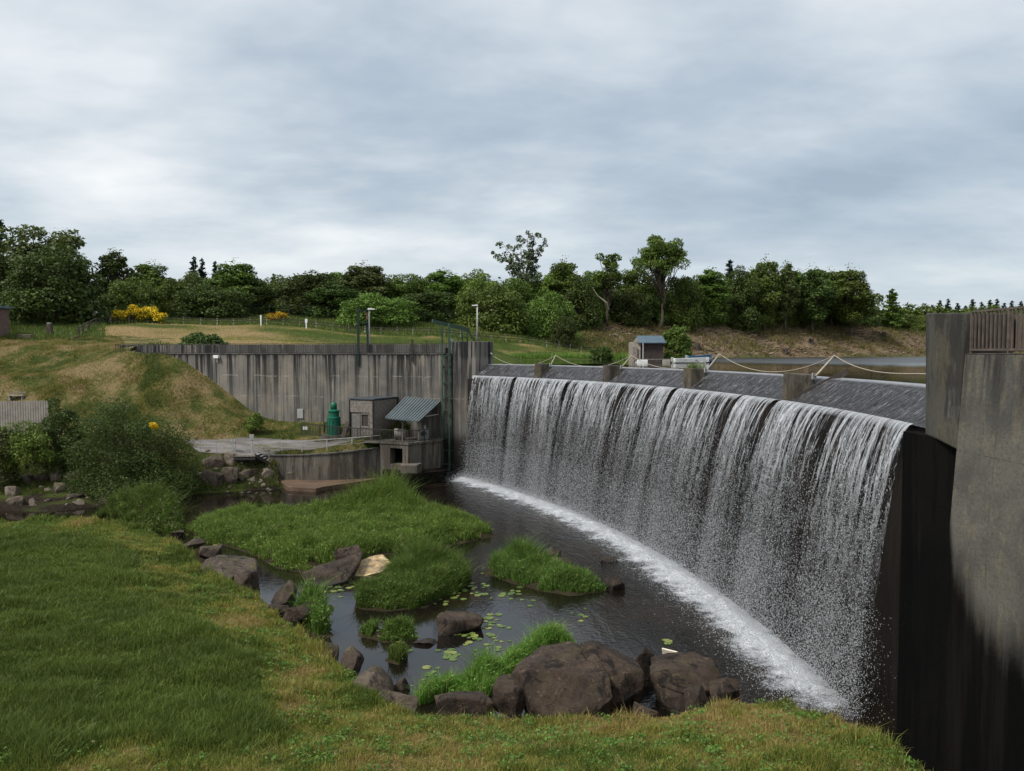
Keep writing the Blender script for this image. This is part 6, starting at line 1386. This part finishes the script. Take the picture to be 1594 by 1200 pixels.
rock('dark flat stone right of the cluster at the bank edge', 1110, 1160, 1060, 1090, 'rock', 110, .5, .7, 4, 8, group=GB)
GI = 'rocks standing in the pool'
Yr = onz(700, 990, 0)[1]
hull_rock('flat-topped brown rock standing alone in the calm water', [(680, 960, Yr + .35), (687, 953, Yr + 1.0), (738, 955, Yr + 1.2), (755, 963, Yr + .9), (746, 975, Yr + .5), (700, 990, Yr), (682, 992, Yr + .02), (704, 966, Yr + .12)], 'rock', 121, .9, GI, .03, .04)
rock('thin dark flat stone barely above the calm water', 640, 680, 996, 1006, 'rock', 122, -.02, .5, 3, 7, group=GI)
Yr = onz(505, 914, 0)[1]
hull_rock('long smooth brown rock under the large green island', [(469, 892, Yr + .5), (478, 886, Yr + 1.2), (520, 882, Yr + 1.6), (552, 866, Yr + 2.4), (566, 858, Yr + 3.0), (562, 876, Yr + 2.2), (540, 904, Yr + .5), (505, 914, Yr), (474, 910, Yr + .1), (510, 892, Yr + .6)], 'rock', 123, 1.2, GI, .04, .08)
rock('upper brown rock leaning against the large green island', 525, 566, 850, 890, 'rock', 124, 0, .6, 4, 8, group=GI, tilt=.3)
rock('brown rock at the right tip of the right grassy islet', 944, 974, 897, 922, 'rock', 125, -.05, .8, 4, 8, group=GI)
rock('dark brown rock at the back of the right grassy islet', 846, 873, 853, 872, 'rock', 126, -.05, .8, 3, 8, group=GI)
rock('flat dark rock behind the right grassy islet', 858, 892, 868, 886, 'rock', 127, -.05, .8, 3, 8, group=GI)
rock('small dark stone beside the dark rock of the right islet', 886, 906, 884, 896, 'rock', 131, -.05, .8, 3, 8, group=GI)
rock('pale stone on the waterline behind the right grassy islet', 876, 896, 884, 892, 'rock_pale', 128, -.02, .8, 3, 8, group=GI)
rock('small round stone out in the dark rippled water', 936, 962, 868, 878, 'rock', 129, -.08, .8, 3, 7, group=GI)
rock('tiny dark stone on the calm water left of the grass tuft', 506, 520, 942, 950, 'rock', 130, -.03, .8, 3, 7, group=GI)
GL = 'rocks along the near bank of the pool'
Yr = onz(340, 908, .5)[1]
hull_rock('mossy flat rock with an orange lichen patch on the near bank', [(291, 905, Yr), (308, 884, Yr + .9), (322, 868, Yr + 2.0), (352, 865, Yr + 2.4), (396, 872, Yr + 2.2), (402, 886, Yr + 1.4), (366, 894, Yr + .5), (345, 912, Yr), (316, 880, Yr + .9)], 'rock_bank', 141, 1.2, GL, .07, .06)
rock('rounded brown rock in front of the mossy flat rock', 360, 396, 888, 918, 'rock_bank', 142, .4, .9, 4, 8, group=GL)
rock('dark round rock right of the mossy flat rock', 414, 456, 905, 938, 'rock', 143, .2, .8, 4, 8, group=GL)
rock('straw covered rock on the near bank left of the dark leafy clump', 404, 446, 940, 962, 'rock_bank', 145, .5, .8, 4, 8, group=GL)
rock('steep dark rock beside the dark leafy clump on the near bank', 436, 484, 938, 974, 'rock', 146, .3, .8, 4, 9, group=GL, tilt=-.35)
rock('upright pointed rock beside the reeds on the near bank', 502, 526, 1000, 1030, 'rock_bank', 149, .5, .8, 4, 9, group=GL)
rock('grey broken rock just right of the upright pointed rock', 526, 560, 1008, 1044, 'rock_bank', 150, .4, .8, 4, 10, group=GL, tilt=-.3)
Yr = onz(576, 1104, .6)[1]
hull_rock('tall tan wedge rock with a split face on the near bank', [(540, 1080, Yr + .5), (548, 1066, Yr + .9), (572, 1040, Yr + 1.2), (582, 1042, Yr + 1.2), (606, 1062, Yr + 1.0), (613, 1082, Yr + .8), (604, 1104, Yr), (575, 1110, Yr - .1), (552, 1098, Yr + .1), (580, 1058, Yr + .6)], 'rock_bank', 152, 1.0, GL, .05, .05)
rock('straw topped rock in front of the tall tan wedge rock', 580, 646, 1074, 1112, 'rock_bank', 153, .6, .8, 4, 9, group=GL, tilt=-.1)
rock('small dark rock behind the tall tan wedge rock at the water', 608, 636, 1058, 1086, 'rock', 154, .2, .8, 4, 8, group=GL)
for i, (a, b_, c_, d2) in enumerate(((262, 284, 826, 838), (280, 312, 838, 854), (306, 340, 848, 868))):
    rock(['small brown stone at the top of the near bank stones', 'grey stone second from the top of the near bank stones', 'long grey stone above the mossy flat rock', 'small stone against the back of the mossy flat rock', 'tiny stone in the grass at the top of the near bank', 'small stone between the dark round rock and straw covered rock', 'small stone on the bank below the dark leafy clump'][i], a, b_, c_, d2, 'rock_bank', 160 + i, .55, .8, 3, 8, group=GL)
GF = 'boulders on the far river bank'
for i, (a, b_, c_, d2, z, mt, lab) in enumerate((
 (303, 342, 731, 758, .25, 'rock_bank', 'broad rounded grey boulder at the water below the landing'), (338, 367, 727, 754, .3, 'rock_bank', 'round brown boulder right of the broad grey boulder'), (314, 348, 708, 731, 1.6, 'rock_bank', 'mossy brown boulder just under the gravel yard edge'), (344, 366, 703, 724, 1.7, 'rock_pale', 'pale squared boulder under the yard railing'), (366, 398, 730, 744, .7, 'rock_bank', 'flat dark boulder under the stair landing'), (398, 424, 729, 744, .6, 'rock_pale', 'pale angular boulder at the foot of the stairs'), (426, 446, 735, 748, .5, 'rock_pale', 'pale squared stone left of the brown apron'),
 (366, 378, 741, 751, .3, 'rock_bank', 'small brown stone right of the round brown boulder'), (380, 396, 742, 750, .3, 'rock_pale', 'small pale stone at the water below the landing'), (442, 452, 738, 747, .6, 'rock_pale', 'small pale broken stone touching the apron'), (292, 306, 742, 754, .3, 'rock_bank', 'small dark stone left of the broad grey boulder'),
 (74, 92, 726, 750, .9, 'rock_pale', 'tilted pale slab stone standing up below the dark shrub'), (98, 120, 735, 750, .8, 'rock_pale', 'pale stone under the left side of the huge shrub'), (50, 72, 738, 752, .8, 'rock_bank', 'brown stone left of the tilted pale slab'), (34, 50, 740, 756, .7, 'rock_pale', 'small pale stone two left of the tilted pale slab'), (72, 96, 752, 768, .6, 'rock_bank', 'grey stone below the tilted pale slab'), (78, 118, 766, 778, .5, 'rock_bank', 'wide low grey stone in the grass above the stream'), (2, 24, 756, 772, .8, 'rock_pale', 'pale stone at the left edge above the stream'), (8, 34, 772, 788, .5, 'rock_bank', 'brown stone at the left edge nearest the stream'), (42, 56, 776, 788, .4, 'rock_pale', 'small pale stone in the grass near the stream'), (112, 128, 777, 786, .3, 'rock_pale', 'pale low stone on the stream edge below the huge shrub'), (150, 168, 774, 783, .25, 'rock_pale', 'flat pale stone on the stream edge under the middle of the huge shrub'), (186, 204, 772, 782, .25, 'rock_pale', 'flat pale stone on the stream edge right of the middle of the huge shrub'), (212, 240, 762, 775, .3, 'rock_bank', 'grey low stone under the right side of the huge shrub'), (238, 268, 754, 768, .5, 'rock_bank', 'brown low stone under the right edge of the huge shrub'), (272, 292, 760, 772, .25, 'rock_pale', 'pale stone at the bend of the far bank right of the huge shrub'), (20, 44, 738, 748, 1.1, 'rock_bank', 'mossy stone under the light green shrub'), (180, 232, 781, 790, .1, 'rock_pale', 'long flat pale slab lying in the stream'))):
    rock(lab, a, b_, c_, d2, mt, 200 + i, z, .7, 3, 9, tilt=[0, -.2, .25][i % 3] if b_ - a < 40 else 0, group=GF)
# little stones at the foot of the far bank, alike
rs = np.random.default_rng(17); sm = [rock_mesh((1, 1, .7), 300 + k, 2, 7) for k in range(3)]; sms = [np_mesh('stone', V, [Fc], MT['rock_pale'] if k != 1 else MT['rock_bank'], None, True) for k, (V, Fc) in enumerate(sm)]
spots = [(rs.uniform(0, 300), rs.uniform(748, 786)) for _ in range(46)] + [(rs.uniform(300, 440), rs.uniform(744, 760)) for _ in range(26)]
for i, (px, py) in enumerate(spots):
    o = sms[i] if i < 3 else sms[i % 3].copy()
    if i >= 3: COL.objects.link(o)
    p = onz(px, py, .5 if py < 765 else .25); p[2] = front_z(np.array([p[0]]), np.array([p[1]]))[0] if True else 0; p[2] = max(p[2], 0); s_ = rs.uniform(.25, .7); o.location = p + np.array([0, 0, .08 * s_]); o.scale = (s_, s_ * .8, s_ * .8); o.rotation_euler = (0, 0, rs.uniform(0, 6)); tag(o, 'small loose stone strewn along the far river bank', 'stone', 'small stones along the far bank')
# foam patch on flat tan rock, plank
Yr = onz(575, 897, 0)[1]
sp_ = hull_rock('flat tan sand-coloured rock with water sliding off beside the large island', [(538, 893, Yr + .2), (556, 876, Yr + 1.1), (578, 864, Yr + 2.0), (596, 862, Yr + 2.3), (603, 872, Yr + 1.6), (616, 880, Yr + 1.0), (590, 891, Yr + .2), (562, 898, Yr)], 'rock_pale', 132, .6, GI, .03, .06)
q = M('tan_sandstone'); p = q.pos(); n = q.noise(p, 1.4, 5, .6, 1.5); sp_.data.materials[0] = q.done(q.bsdf(q.ramp(n, [(.32, (.10, .07, .045)), (.46, (.30, .22, .13)), (.55, (.48, .32, .12)), (.64, (.62, .52, .36))]), .5, q.bump(n, .4, .04), 0, .4))
m = MB(); a, b = onz(1031, 1013, .75), onz(1055, 1019, .75); m.bar(a, b, .07, .24, up=(.3, -.6, 1)); tag(m.build('plank', MT['plank'], None, .01), 'short bleached plank lying on the boulders in the foreground', 'plank')

# ------------------------------------------------------------------ islands with lush green plants
def island(label, outline, n, hbase, bumps, leaf, seed, z0=.12, wblade=.05, leafy=.35, base_label=None, dark=None):
    r = np.random.default_rng(seed); poly = np.array([onz(a, b, 0)[:2] for a, b in outline]); x0, y0 = poly.min(0) - .3; x1, y1 = poly.max(0) + .3
    gx, gy = np.linspace(x0 - .8, x1 + .8, 60), np.linspace(y0 - .8, y1 + .8, 60)
    def zf(x, y):
        d = seg_dist(poly, x, y) * np.where(inside(poly, x, y), 1, -1); return np.clip(.02 + d * .35, -.5, z0 + .25) + .12 * (fbm(x * 1.5, y * 1.5, seed, 3) - .5)
    struct(grid_poly('islet_ground', gx, gy, zf, MT['mud'], lambda x, y: (seg_dist(poly, x, y) < .8) | inside(poly, x, y)))
    P = np.c_[r.uniform(x0, x1, n * 3), r.uniform(y0, y1, n * 3)]; sd_ = seg_dist(poly, P[:, 0], P[:, 1]) * np.where(inside(poly, P[:, 0], P[:, 1]), 1, -1); k = sd_ + .9 * (fbm(P[:, 0] * 1.3, P[:, 1] * 1.3, seed + 5, 3) - .5) * min(1, math.hypot(x1 - x0, y1 - y0) / 12) > -.02; k &= fbm(P[:, 0] * .9, P[:, 1] * .9, seed + 15, 3) + .35 * np.clip(sd_, 0, 1.2) > .40; P = P[k][:n]; cl = fbm(P[:, 0] * .9, P[:, 1] * .9, seed + 3, 3)
    d = seg_dist(poly, P[:, 0], P[:, 1]); c2 = fbm(P[:, 0] * 2.3, P[:, 1] * 2.3, seed + 9, 2); hl = hbase * (.25 + 1.1 * cl + .7 * (c2 - .3)) * np.clip(.35 + d / 1.0 + .5 * (c2 - .3), .25, 1)
    nc = max(6, int(len(P) / 260)); ci = r.choice(len(P), nc); cr = r.uniform(.25, .75, nc); ch_ = r.uniform(.1, .9, nc) ** 1.5 * hbase * 1.5
    for (cx_, cy_), q_, a_ in zip(P[ci], cr, ch_): hl = np.maximum(hl, a_ * np.exp(-((P[:, 0] - cx_) ** 2 + (P[:, 1] - cy_) ** 2) / q_ ** 2) + hl * .75)
    for px, py, rad_, add in bumps: c = onz(px, py, 0)[:2]; hl = hl + add * np.exp(-((P[:, 0] - c[0]) ** 2 + (P[:, 1] - c[1]) ** 2) / rad_ ** 2) * (.75 + .5 * cl)
    z = zf(P[:, 0], P[:, 1]); nb_ = int(len(P) * (1 - leafy)); B = np.c_[P, z]
    V1, f1 = blades(B[:nb_], hl[:nb_] * r.uniform(.55, 1.45, nb_), wblade * r.uniform(.6, 1.4, nb_), r, .42)
    L = B[nb_:]; hL = hl[nb_:]; Pl = L + np.c_[r.normal(0, .1, len(L)), r.normal(0, .1, len(L)), hL * r.uniform(.25, 1.0, len(L)) ** .6]
    N = r.normal(size=(len(L), 3)) * .75 + np.array([0, -.15, .55]); N /= np.linalg.norm(N, axis=1, keepdims=True); V2, f2 = leaf_quads(Pl, N, wblade * 2.2, r, 1.7)
    o = np_mesh('islet_plants', np.r_[V1, V2], f1 + [f2 + len(V1)], MT[leaf]); return tag(o, label, 'water plants', kind='stuff')
MT['mud'] = earth('dark_mud', ((.012, .010, .006), (.028, .022, .012), (.045, .038, .018)), 1.2)
island('large lush green plant island in the middle of the pool, with a taller clump at its back', [(298, 822), (312, 842), (360, 852), (405, 868), (430, 884), (475, 892), (545, 880), (580, 868), (640, 856), (700, 850), (768, 834), (745, 814), (690, 803), (620, 794), (520, 802), (400, 802), (330, 807)], 95000, .42, [(596, 796, 2.3, 1.9), (556, 806, 1.4, .35), (508, 802, 1.5, .5), (640, 802, 1.8, .5), (350, 806, 1.5, .2), (520, 850, 2.2, .2)], 'leaf_reed', 401, .2, .036, .28)
island('dark green leafy islet between the large island and the right islet', [(552, 946), (600, 952), (660, 945), (705, 925), (736, 905), (720, 892), (690, 890), (640, 896), (590, 910), (562, 926)], 34000, .40, [(655, 900, 1.1, .8), (690, 896, .9, .35), (625, 908, .8, .25)], 'leaf_weed', 402, .15, .030, .28)
island('grassy islet with brown rocks nearest the foot of the waterfall', [(752, 892), (800, 908), (840, 920), (890, 927), (945, 918), (920, 905), (890, 895), (850, 884), (800, 878), (765, 882)], 20000, .38, [(795, 880, .8, .55), (840, 884, .9, .7), (770, 890, .7, .2)], 'leaf_weed', 403, .12, .028, .25)
island('small tuft of grass plants in the calm water', [(560, 990), (600, 999), (648, 995), (640, 982), (600, 979), (565, 980)], 4500, .20, [(585, 984, .5, .14)], 'leaf_weed', 404, .05, .03, .2)
island('tiny grass tuft rising from the calm water nearest the bank', [(605, 1028), (620, 1034), (634, 1026), (628, 1016), (612, 1016)], 900, .26, [], 'leaf_weed', 405, .03, .026, .1)
island('green plant clump between the stream and the near meadow', [(150, 806), (200, 820), (250, 832), (285, 840), (284, 812), (255, 803), (205, 800)], 17000, .55, [(235, 806, 1.8, 1.1), (268, 812, 1.5, .7), (190, 808, 1.6, .3)], 'leaf_weed', 406, .3, .05, .5)
island('long strip of bright grass along the water left of the largest boulder', [(640, 1100), (700, 1084), (760, 1090), (800, 1060), (850, 1030), (890, 1008), (880, 996), (840, 1000), (790, 1030), (740, 1060), (690, 1078), (650, 1092)], 14000, .42, [(820, 1020, .8, .2), (740, 1064, .8, .15)], 'leaf_reed', 407, .25, .028, .2)
island('dark leafy clump on the near bank above the calm water', [(466, 976), (490, 992), (515, 990), (505, 965), (490, 946), (470, 944)], 5200, .62, [(484, 962, .8, .35)], 'leaf_weed', 408, .4, .04, .55)
island('thin silty riffle plants left of the large island', [(600, 1000), (601, 1001), (602, 1000)], 3, .1, [], 'leaf_weed', 409) if False else None
# reeds at the lake shore
r = np.random.default_rng(420); P = []
for _ in range(5000): px = r.uniform(772, 985); b = at(px, 560, np.interp(px, [770, 860, 930, 990], [111.5, 111.5, 120, 122]) + r.uniform(-1.0, 2.2)); P.append((b[0], b[1], 10.75))
V, fs = blades(np.array(P), r.uniform(.4, 1.3, 5000), r.uniform(.06, .12, 5000), r, .3); tag(np_mesh('lake_reeds', V, fs, MT['leaf_reed']), 'green reeds fringing the lake shore left of the boathouse', 'reeds', kind='stuff')

# lily pads: every pad its own disc
q = M('lily_pad'); i = q.objrand(); MT['lily'] = q.done(q.bsdf(q.ramp(i, [(0, (.05, .09, .02)), (.5, (.11, .16, .03)), (1, (.22, .23, .06))]), .35, spec=.5))
m = MB(); n = 14; ring = [(math.cos(.22 + 5.85 * k / n), math.sin(.22 + 5.85 * k / n), .01 * (k % 2)) for k in range(n + 1)]; m.add([(0, 0, 0)] + ring + [(.97 * a, .97 * b, -.02) for a, b, _ in ring], [(0, k + 1, k + 2) for k in range(n)] + [(k + 1, k + 2 + n, k + 3 + n, k + 2) for k in range(n)])
pad = m.build('lily_pad', MT['lily']); r = np.random.default_rng(430); first = True
for cx_, cy_, sx, sy, n in ((745, 918, 40, 14, 26), (765, 965, 22, 16, 22), (730, 990, 40, 10, 16), (705, 1018, 30, 12, 14), (520, 918, 26, 8, 14), (690, 935, 25, 12, 10), (770, 1000, 30, 12, 10), (672, 1050, 12, 18, 9), (800, 930, 30, 10, 10), (640, 1000, 20, 16, 6), (900, 955, 30, 14, 5), (1041, 999, 6, 3, 4), (590, 930, 18, 20, 6), (655, 752, 10, 3, 5), (350, 848, 16, 5, 5)):
    for _ in range(n):
        px, py = r.normal(cx_, sx * .55), r.normal(cy_, sy * .55); p = onz(px, py, .012); o = pad if first else pad.copy()
        if not first: COL.objects.link(o)
        first = False; s_ = r.uniform(.07, .18) * (1 if py > 880 else 1.3); o.location = (p[0], p[1], .012 + .004 * r.uniform(0, 1)); o.scale = (s_, s_, 1); o.rotation_euler = (0, 0, r.uniform(0, 6.28)); tag(o, 'round yellow-green lily pad floating on the pool', 'lily pad', 'lily pads floating on the pool')

# ------------------------------------------------------------------ grass
r = np.random.default_rng(500)
def scatter(poly, n, r, dens=None):
    poly = np.asarray(poly); x0, y0 = poly[:, :2].min(0); x1, y1 = poly[:, :2].max(0); out = []; c = 0
    while c < n:
        P = np.c_[r.uniform(x0, x1, n), r.uniform(y0, y1, n)]; k = inside(poly, P[:, 0], P[:, 1])
        if dens is not None: k &= r.uniform(0, 1, n) < dens(P[:, 0], P[:, 1])
        out.append(P[k]); c += k.sum()
    return np.concatenate(out)[:n]
def in_view(x, y): return (x > -.68 * y - 1.5) & (y > 15)
VIEWP = np.array([(-13, 15.5), (9.6, 15.5), (9.6, 30), (-3, 34), (-20, 52), (-38, 52), (-38, 48)])
NEARG = scatter(NEAR_POLY, 400000, r, lambda x, y: in_view(x, y) * np.clip((24 / np.maximum(y, 15)) ** 1.1, 0, 1))
x, y = NEARG.T; tone = near_tone(x, y); lush = lushness(x, y); dL = seg_dist(LUSH, x, y); cl = fbm(x * 1.1, y * 1.1, 51, 4); cl2 = fbm(x * .35, y * .35, 57, 3)
h = (lush * (.15 + .34 * np.clip(cl - .3, 0, 1) + .16 * np.exp(-(dL / 1.6) ** 2)) + (1 - lush) * (.07 + .26 * np.clip(cl - .38, 0, 1) * 1.6)) * r.uniform(.6, 1.35, len(x)) * (.8 + .5 * cl2)
edge = seg_dist(NEAR_POLY, x, y); h = h + np.where(edge < .7, .34, 0) * r.uniform(0, 1, len(x)) ** 2 * np.clip(cl * 2 - .5, 0, 1)
B = np.c_[x, y, near_z(x, y) - .02]; wb = (.017 + .003 * lush) * np.clip(y / 22, .9, 2.2) * r.uniform(.7, 1.4, len(x))
k = r.uniform(0, 1, len(x)) < .7
V, fs = blades(B, h, wb, r, .45); T = np.clip(tone + r.normal(0, .12, len(x)), 0, 1); T = np.clip((T - .22) / .45, 0, 1) * .9
o = np_mesh('meadow_grass', V, fs, MT['grass'], attrs={'tone': np.repeat(T, 5)}); tag(o, 'lush meadow grass of the near bank with a mown straw-coloured strip', 'grass', kind='stuff')
# broad-leaved weeds and dry cuttings scattered through the mown strip
Pw = scatter(NEAR_POLY, 420, r, lambda x, y: in_view(x, y) * (1 - lushness(x, y)) * np.clip((26 / np.maximum(y, 15)) ** 2, 0, 1)); C = np.repeat(Pw, 34, 0) + r.normal(0, .13, (420 * 34, 2)) * np.repeat(r.uniform(.6, 1.8, 420), 34)[:, None]
C = C[inside(NEAR_POLY, C[:, 0], C[:, 1])]; N = r.normal(size=(len(C), 3)) * .6 + np.array([0, 0, .8]); N /= np.linalg.norm(N, axis=1, keepdims=True); V, Fq = leaf_quads(np.c_[C, near_z(C[:, 0], C[:, 1]) + r.uniform(.03, .24, len(C))], N, .055, r, 1.6)
tag(np_mesh('meadow_weeds', V, [Fq], MT['leaf_weed']), 'broad-leaved weeds scattered through the mown strip of the near bank', 'weeds', kind='stuff')
Pw = scatter(NEAR_POLY, 60, r, lambda x, y: in_view(x, y) * (1 - lushness(x, y)) * np.clip((24 / np.maximum(y, 15)) ** 2, 0, 1)); C = np.repeat(Pw, 260, 0) + r.normal(0, .32, (60 * 260, 2)) * np.array([1.5, .8]); C = C[inside(NEAR_POLY, C[:, 0], C[:, 1])]
V, fs = blades(np.c_[C, near_z(C[:, 0], C[:, 1])], r.uniform(.04, .16, len(C)), r.uniform(.010, .02, len(C)), r, 2.2, 1); tag(np_mesh('dry_cuttings', V, fs, MT['grass'], attrs={'tone': np.repeat(np.clip(r.normal(.85, .15, len(C)), 0, 1), 3)}), 'patches of dry tan grass cuttings on the mown strip', 'cuttings', kind='stuff')
# embankment slope and far bank
SL = np.array([(-75, 57), (-3.5, 66), (-3.5, 73.4), (-41, 82), (-48, 95), (-75, 95)])
def dens_f(x, y): z = front_z(x, y); return (z > .12) & ~inside(YARD, x, y) & (x > -.69 * y) & (y < np.where(x > -41, wall_y(x) - .1, 96))
Pf = scatter(SL, 120000, r, dens_f); x, y = Pf.T; z = front_z(x, y); cl = fbm(x * .5, y * .5, 71, 4); h = (.10 + .30 * np.clip(cl - .42, 0, 1) * 2 + np.where(z < 2.5, .30 * cl, 0)) * r.uniform(.6, 1.4, len(x)); T = np.clip((front_tone(x, y) + .25 * (fbm(x * 1.3, y * 1.3, 73, 3) - .5) - .28) / .4, 0, 1) * .9
V, fs = blades(np.c_[x, y, z - .03], h, r.uniform(.05, .11, len(x)), r, .5, 1); o = np_mesh('slope_grass', V, fs, MT['grass_far'], attrs={'tone': np.repeat(T, 3)}); tag(o, 'rough patchy grass on the embankment slope and far river bank', 'grass', kind='stuff')
FP = np.array([(-72, 93), (-42, 93), (-40, 84), (-7, 77), (-6, 96), (16, 125), (30, 135), (5, 141), (-60, 132), (-90, 118)])
Pb = scatter(FP, 90000, r, lambda x, y: back_z(x, y) > 10.85); x, y = Pb.T; z = back_z(x, y); m_ = inside(FMOWN, x, y); h = np.where(m_, .12, .45) * r.uniform(.5, 1.4, len(x)) * (.6 + .8 * fbm(x * .3, y * .3, 81, 3)); T = np.clip((back_tone(x, y) - .28) / .4, 0, 1) * .9
V, fs = blades(np.c_[x, y, z - .03], h, r.uniform(.07, .15, len(x)), r, .4, 1); o = np_mesh('field_grass', V, fs, MT['grass_far'], attrs={'tone': np.repeat(T, 3)}); tag(o, 'tall green grass of the field with a mown tan band behind the wall', 'grass', kind='stuff')
# felled brush and stumps on the cleared bank
Pc = scatter(CLEAR, 8500, r, lambda x, y: (back_z(x, y) > 10.9) * 1.); m = MB(); zc_ = back_z(Pc[:, 0], Pc[:, 1])
for i in range(len(Pc)):
    a = r.uniform(0, 6.283); L = r.uniform(.4, 2.2); d = np.array([math.cos(a), math.sin(a), r.normal(.12, .18)]) * L; p = np.array([*Pc[i], zc_[i] + .05]); m.tube([p, p + d], [r.uniform(.03, .10), .02], 3, False)
q = M('cut_brush'); i = q.island(); MT['brush'] = q.done(q.bsdf(q.ramp(i, [(0, (.03, .022, .016)), (.6, (.12, .085, .055)), (.92, (.24, .19, .13)), (1, (.42, .36, .27))]), .9, spec=.1))
tag(m.build('felled_brush', MT['brush']), 'brown felled branches strewn over the cleared bank across the lake', 'brushwood', kind='stuff')
Pc = scatter(CLEAR, 26000, r, lambda x, y: (back_z(x, y) > 10.85) * np.clip((fbm(x * .2, y * .2, 91, 3) - .4) * 4, .04, 1)); zc_ = back_z(Pc[:, 0], Pc[:, 1])
V, fs = blades(np.c_[Pc, zc_ - .03], r.uniform(.3, 1.1, len(Pc)), r.uniform(.08, .2, len(Pc)), r, .6, 1); tag(np_mesh('bank_weeds', V, fs, MT['grass_far'], attrs={'tone': np.repeat(np.clip(r.normal(.35, .4, len(Pc)), 0, 1), 3)}), 'green and straw weeds growing between the felled branches', 'weeds', kind='stuff')
b = at(1092, 520, 150)
for k, (px, py, Y, lab) in enumerate(((1085, 522, 150, 'uprooted dark stump with pale roots above the moored boats'), (1262, 522, 170, 'dark stump in the middle of the cleared bank'), (1222, 541, 160, 'low dark root heap near the lake below the cleared bank'), (1374, 527, 185, 'dark stump at the right end of the cleared bank'))):
    p = at(px, py, Y); p[2] = back_z(np.array([p[0]]), np.array([p[1]]))[0]; o = thing('stump', lab, 'stump', p, 'stumps on the cleared bank'); m = MB(); m.tube([p - np.array([0, 0, .4]), p + np.array([.1, 0, .5]), p + np.array([.25, 0, 1.1])], [.7, .5, .42], 9); m.build('bole', MT['wood_dark'], o)
    for j in range(9): a = r.uniform(0, 6.283); m = MB(); m.tube([p + np.array([0, 0, .3]), p + np.array([math.cos(a) * .8, math.sin(a) * .8, r.uniform(.2, 1.0)]), p + np.array([math.cos(a) * 1.6, math.sin(a) * 1.6, r.uniform(0, 1.6)])], [.18, .1, .03], 5); m.build('root', MT['brush'], o)
#SECTION4_END
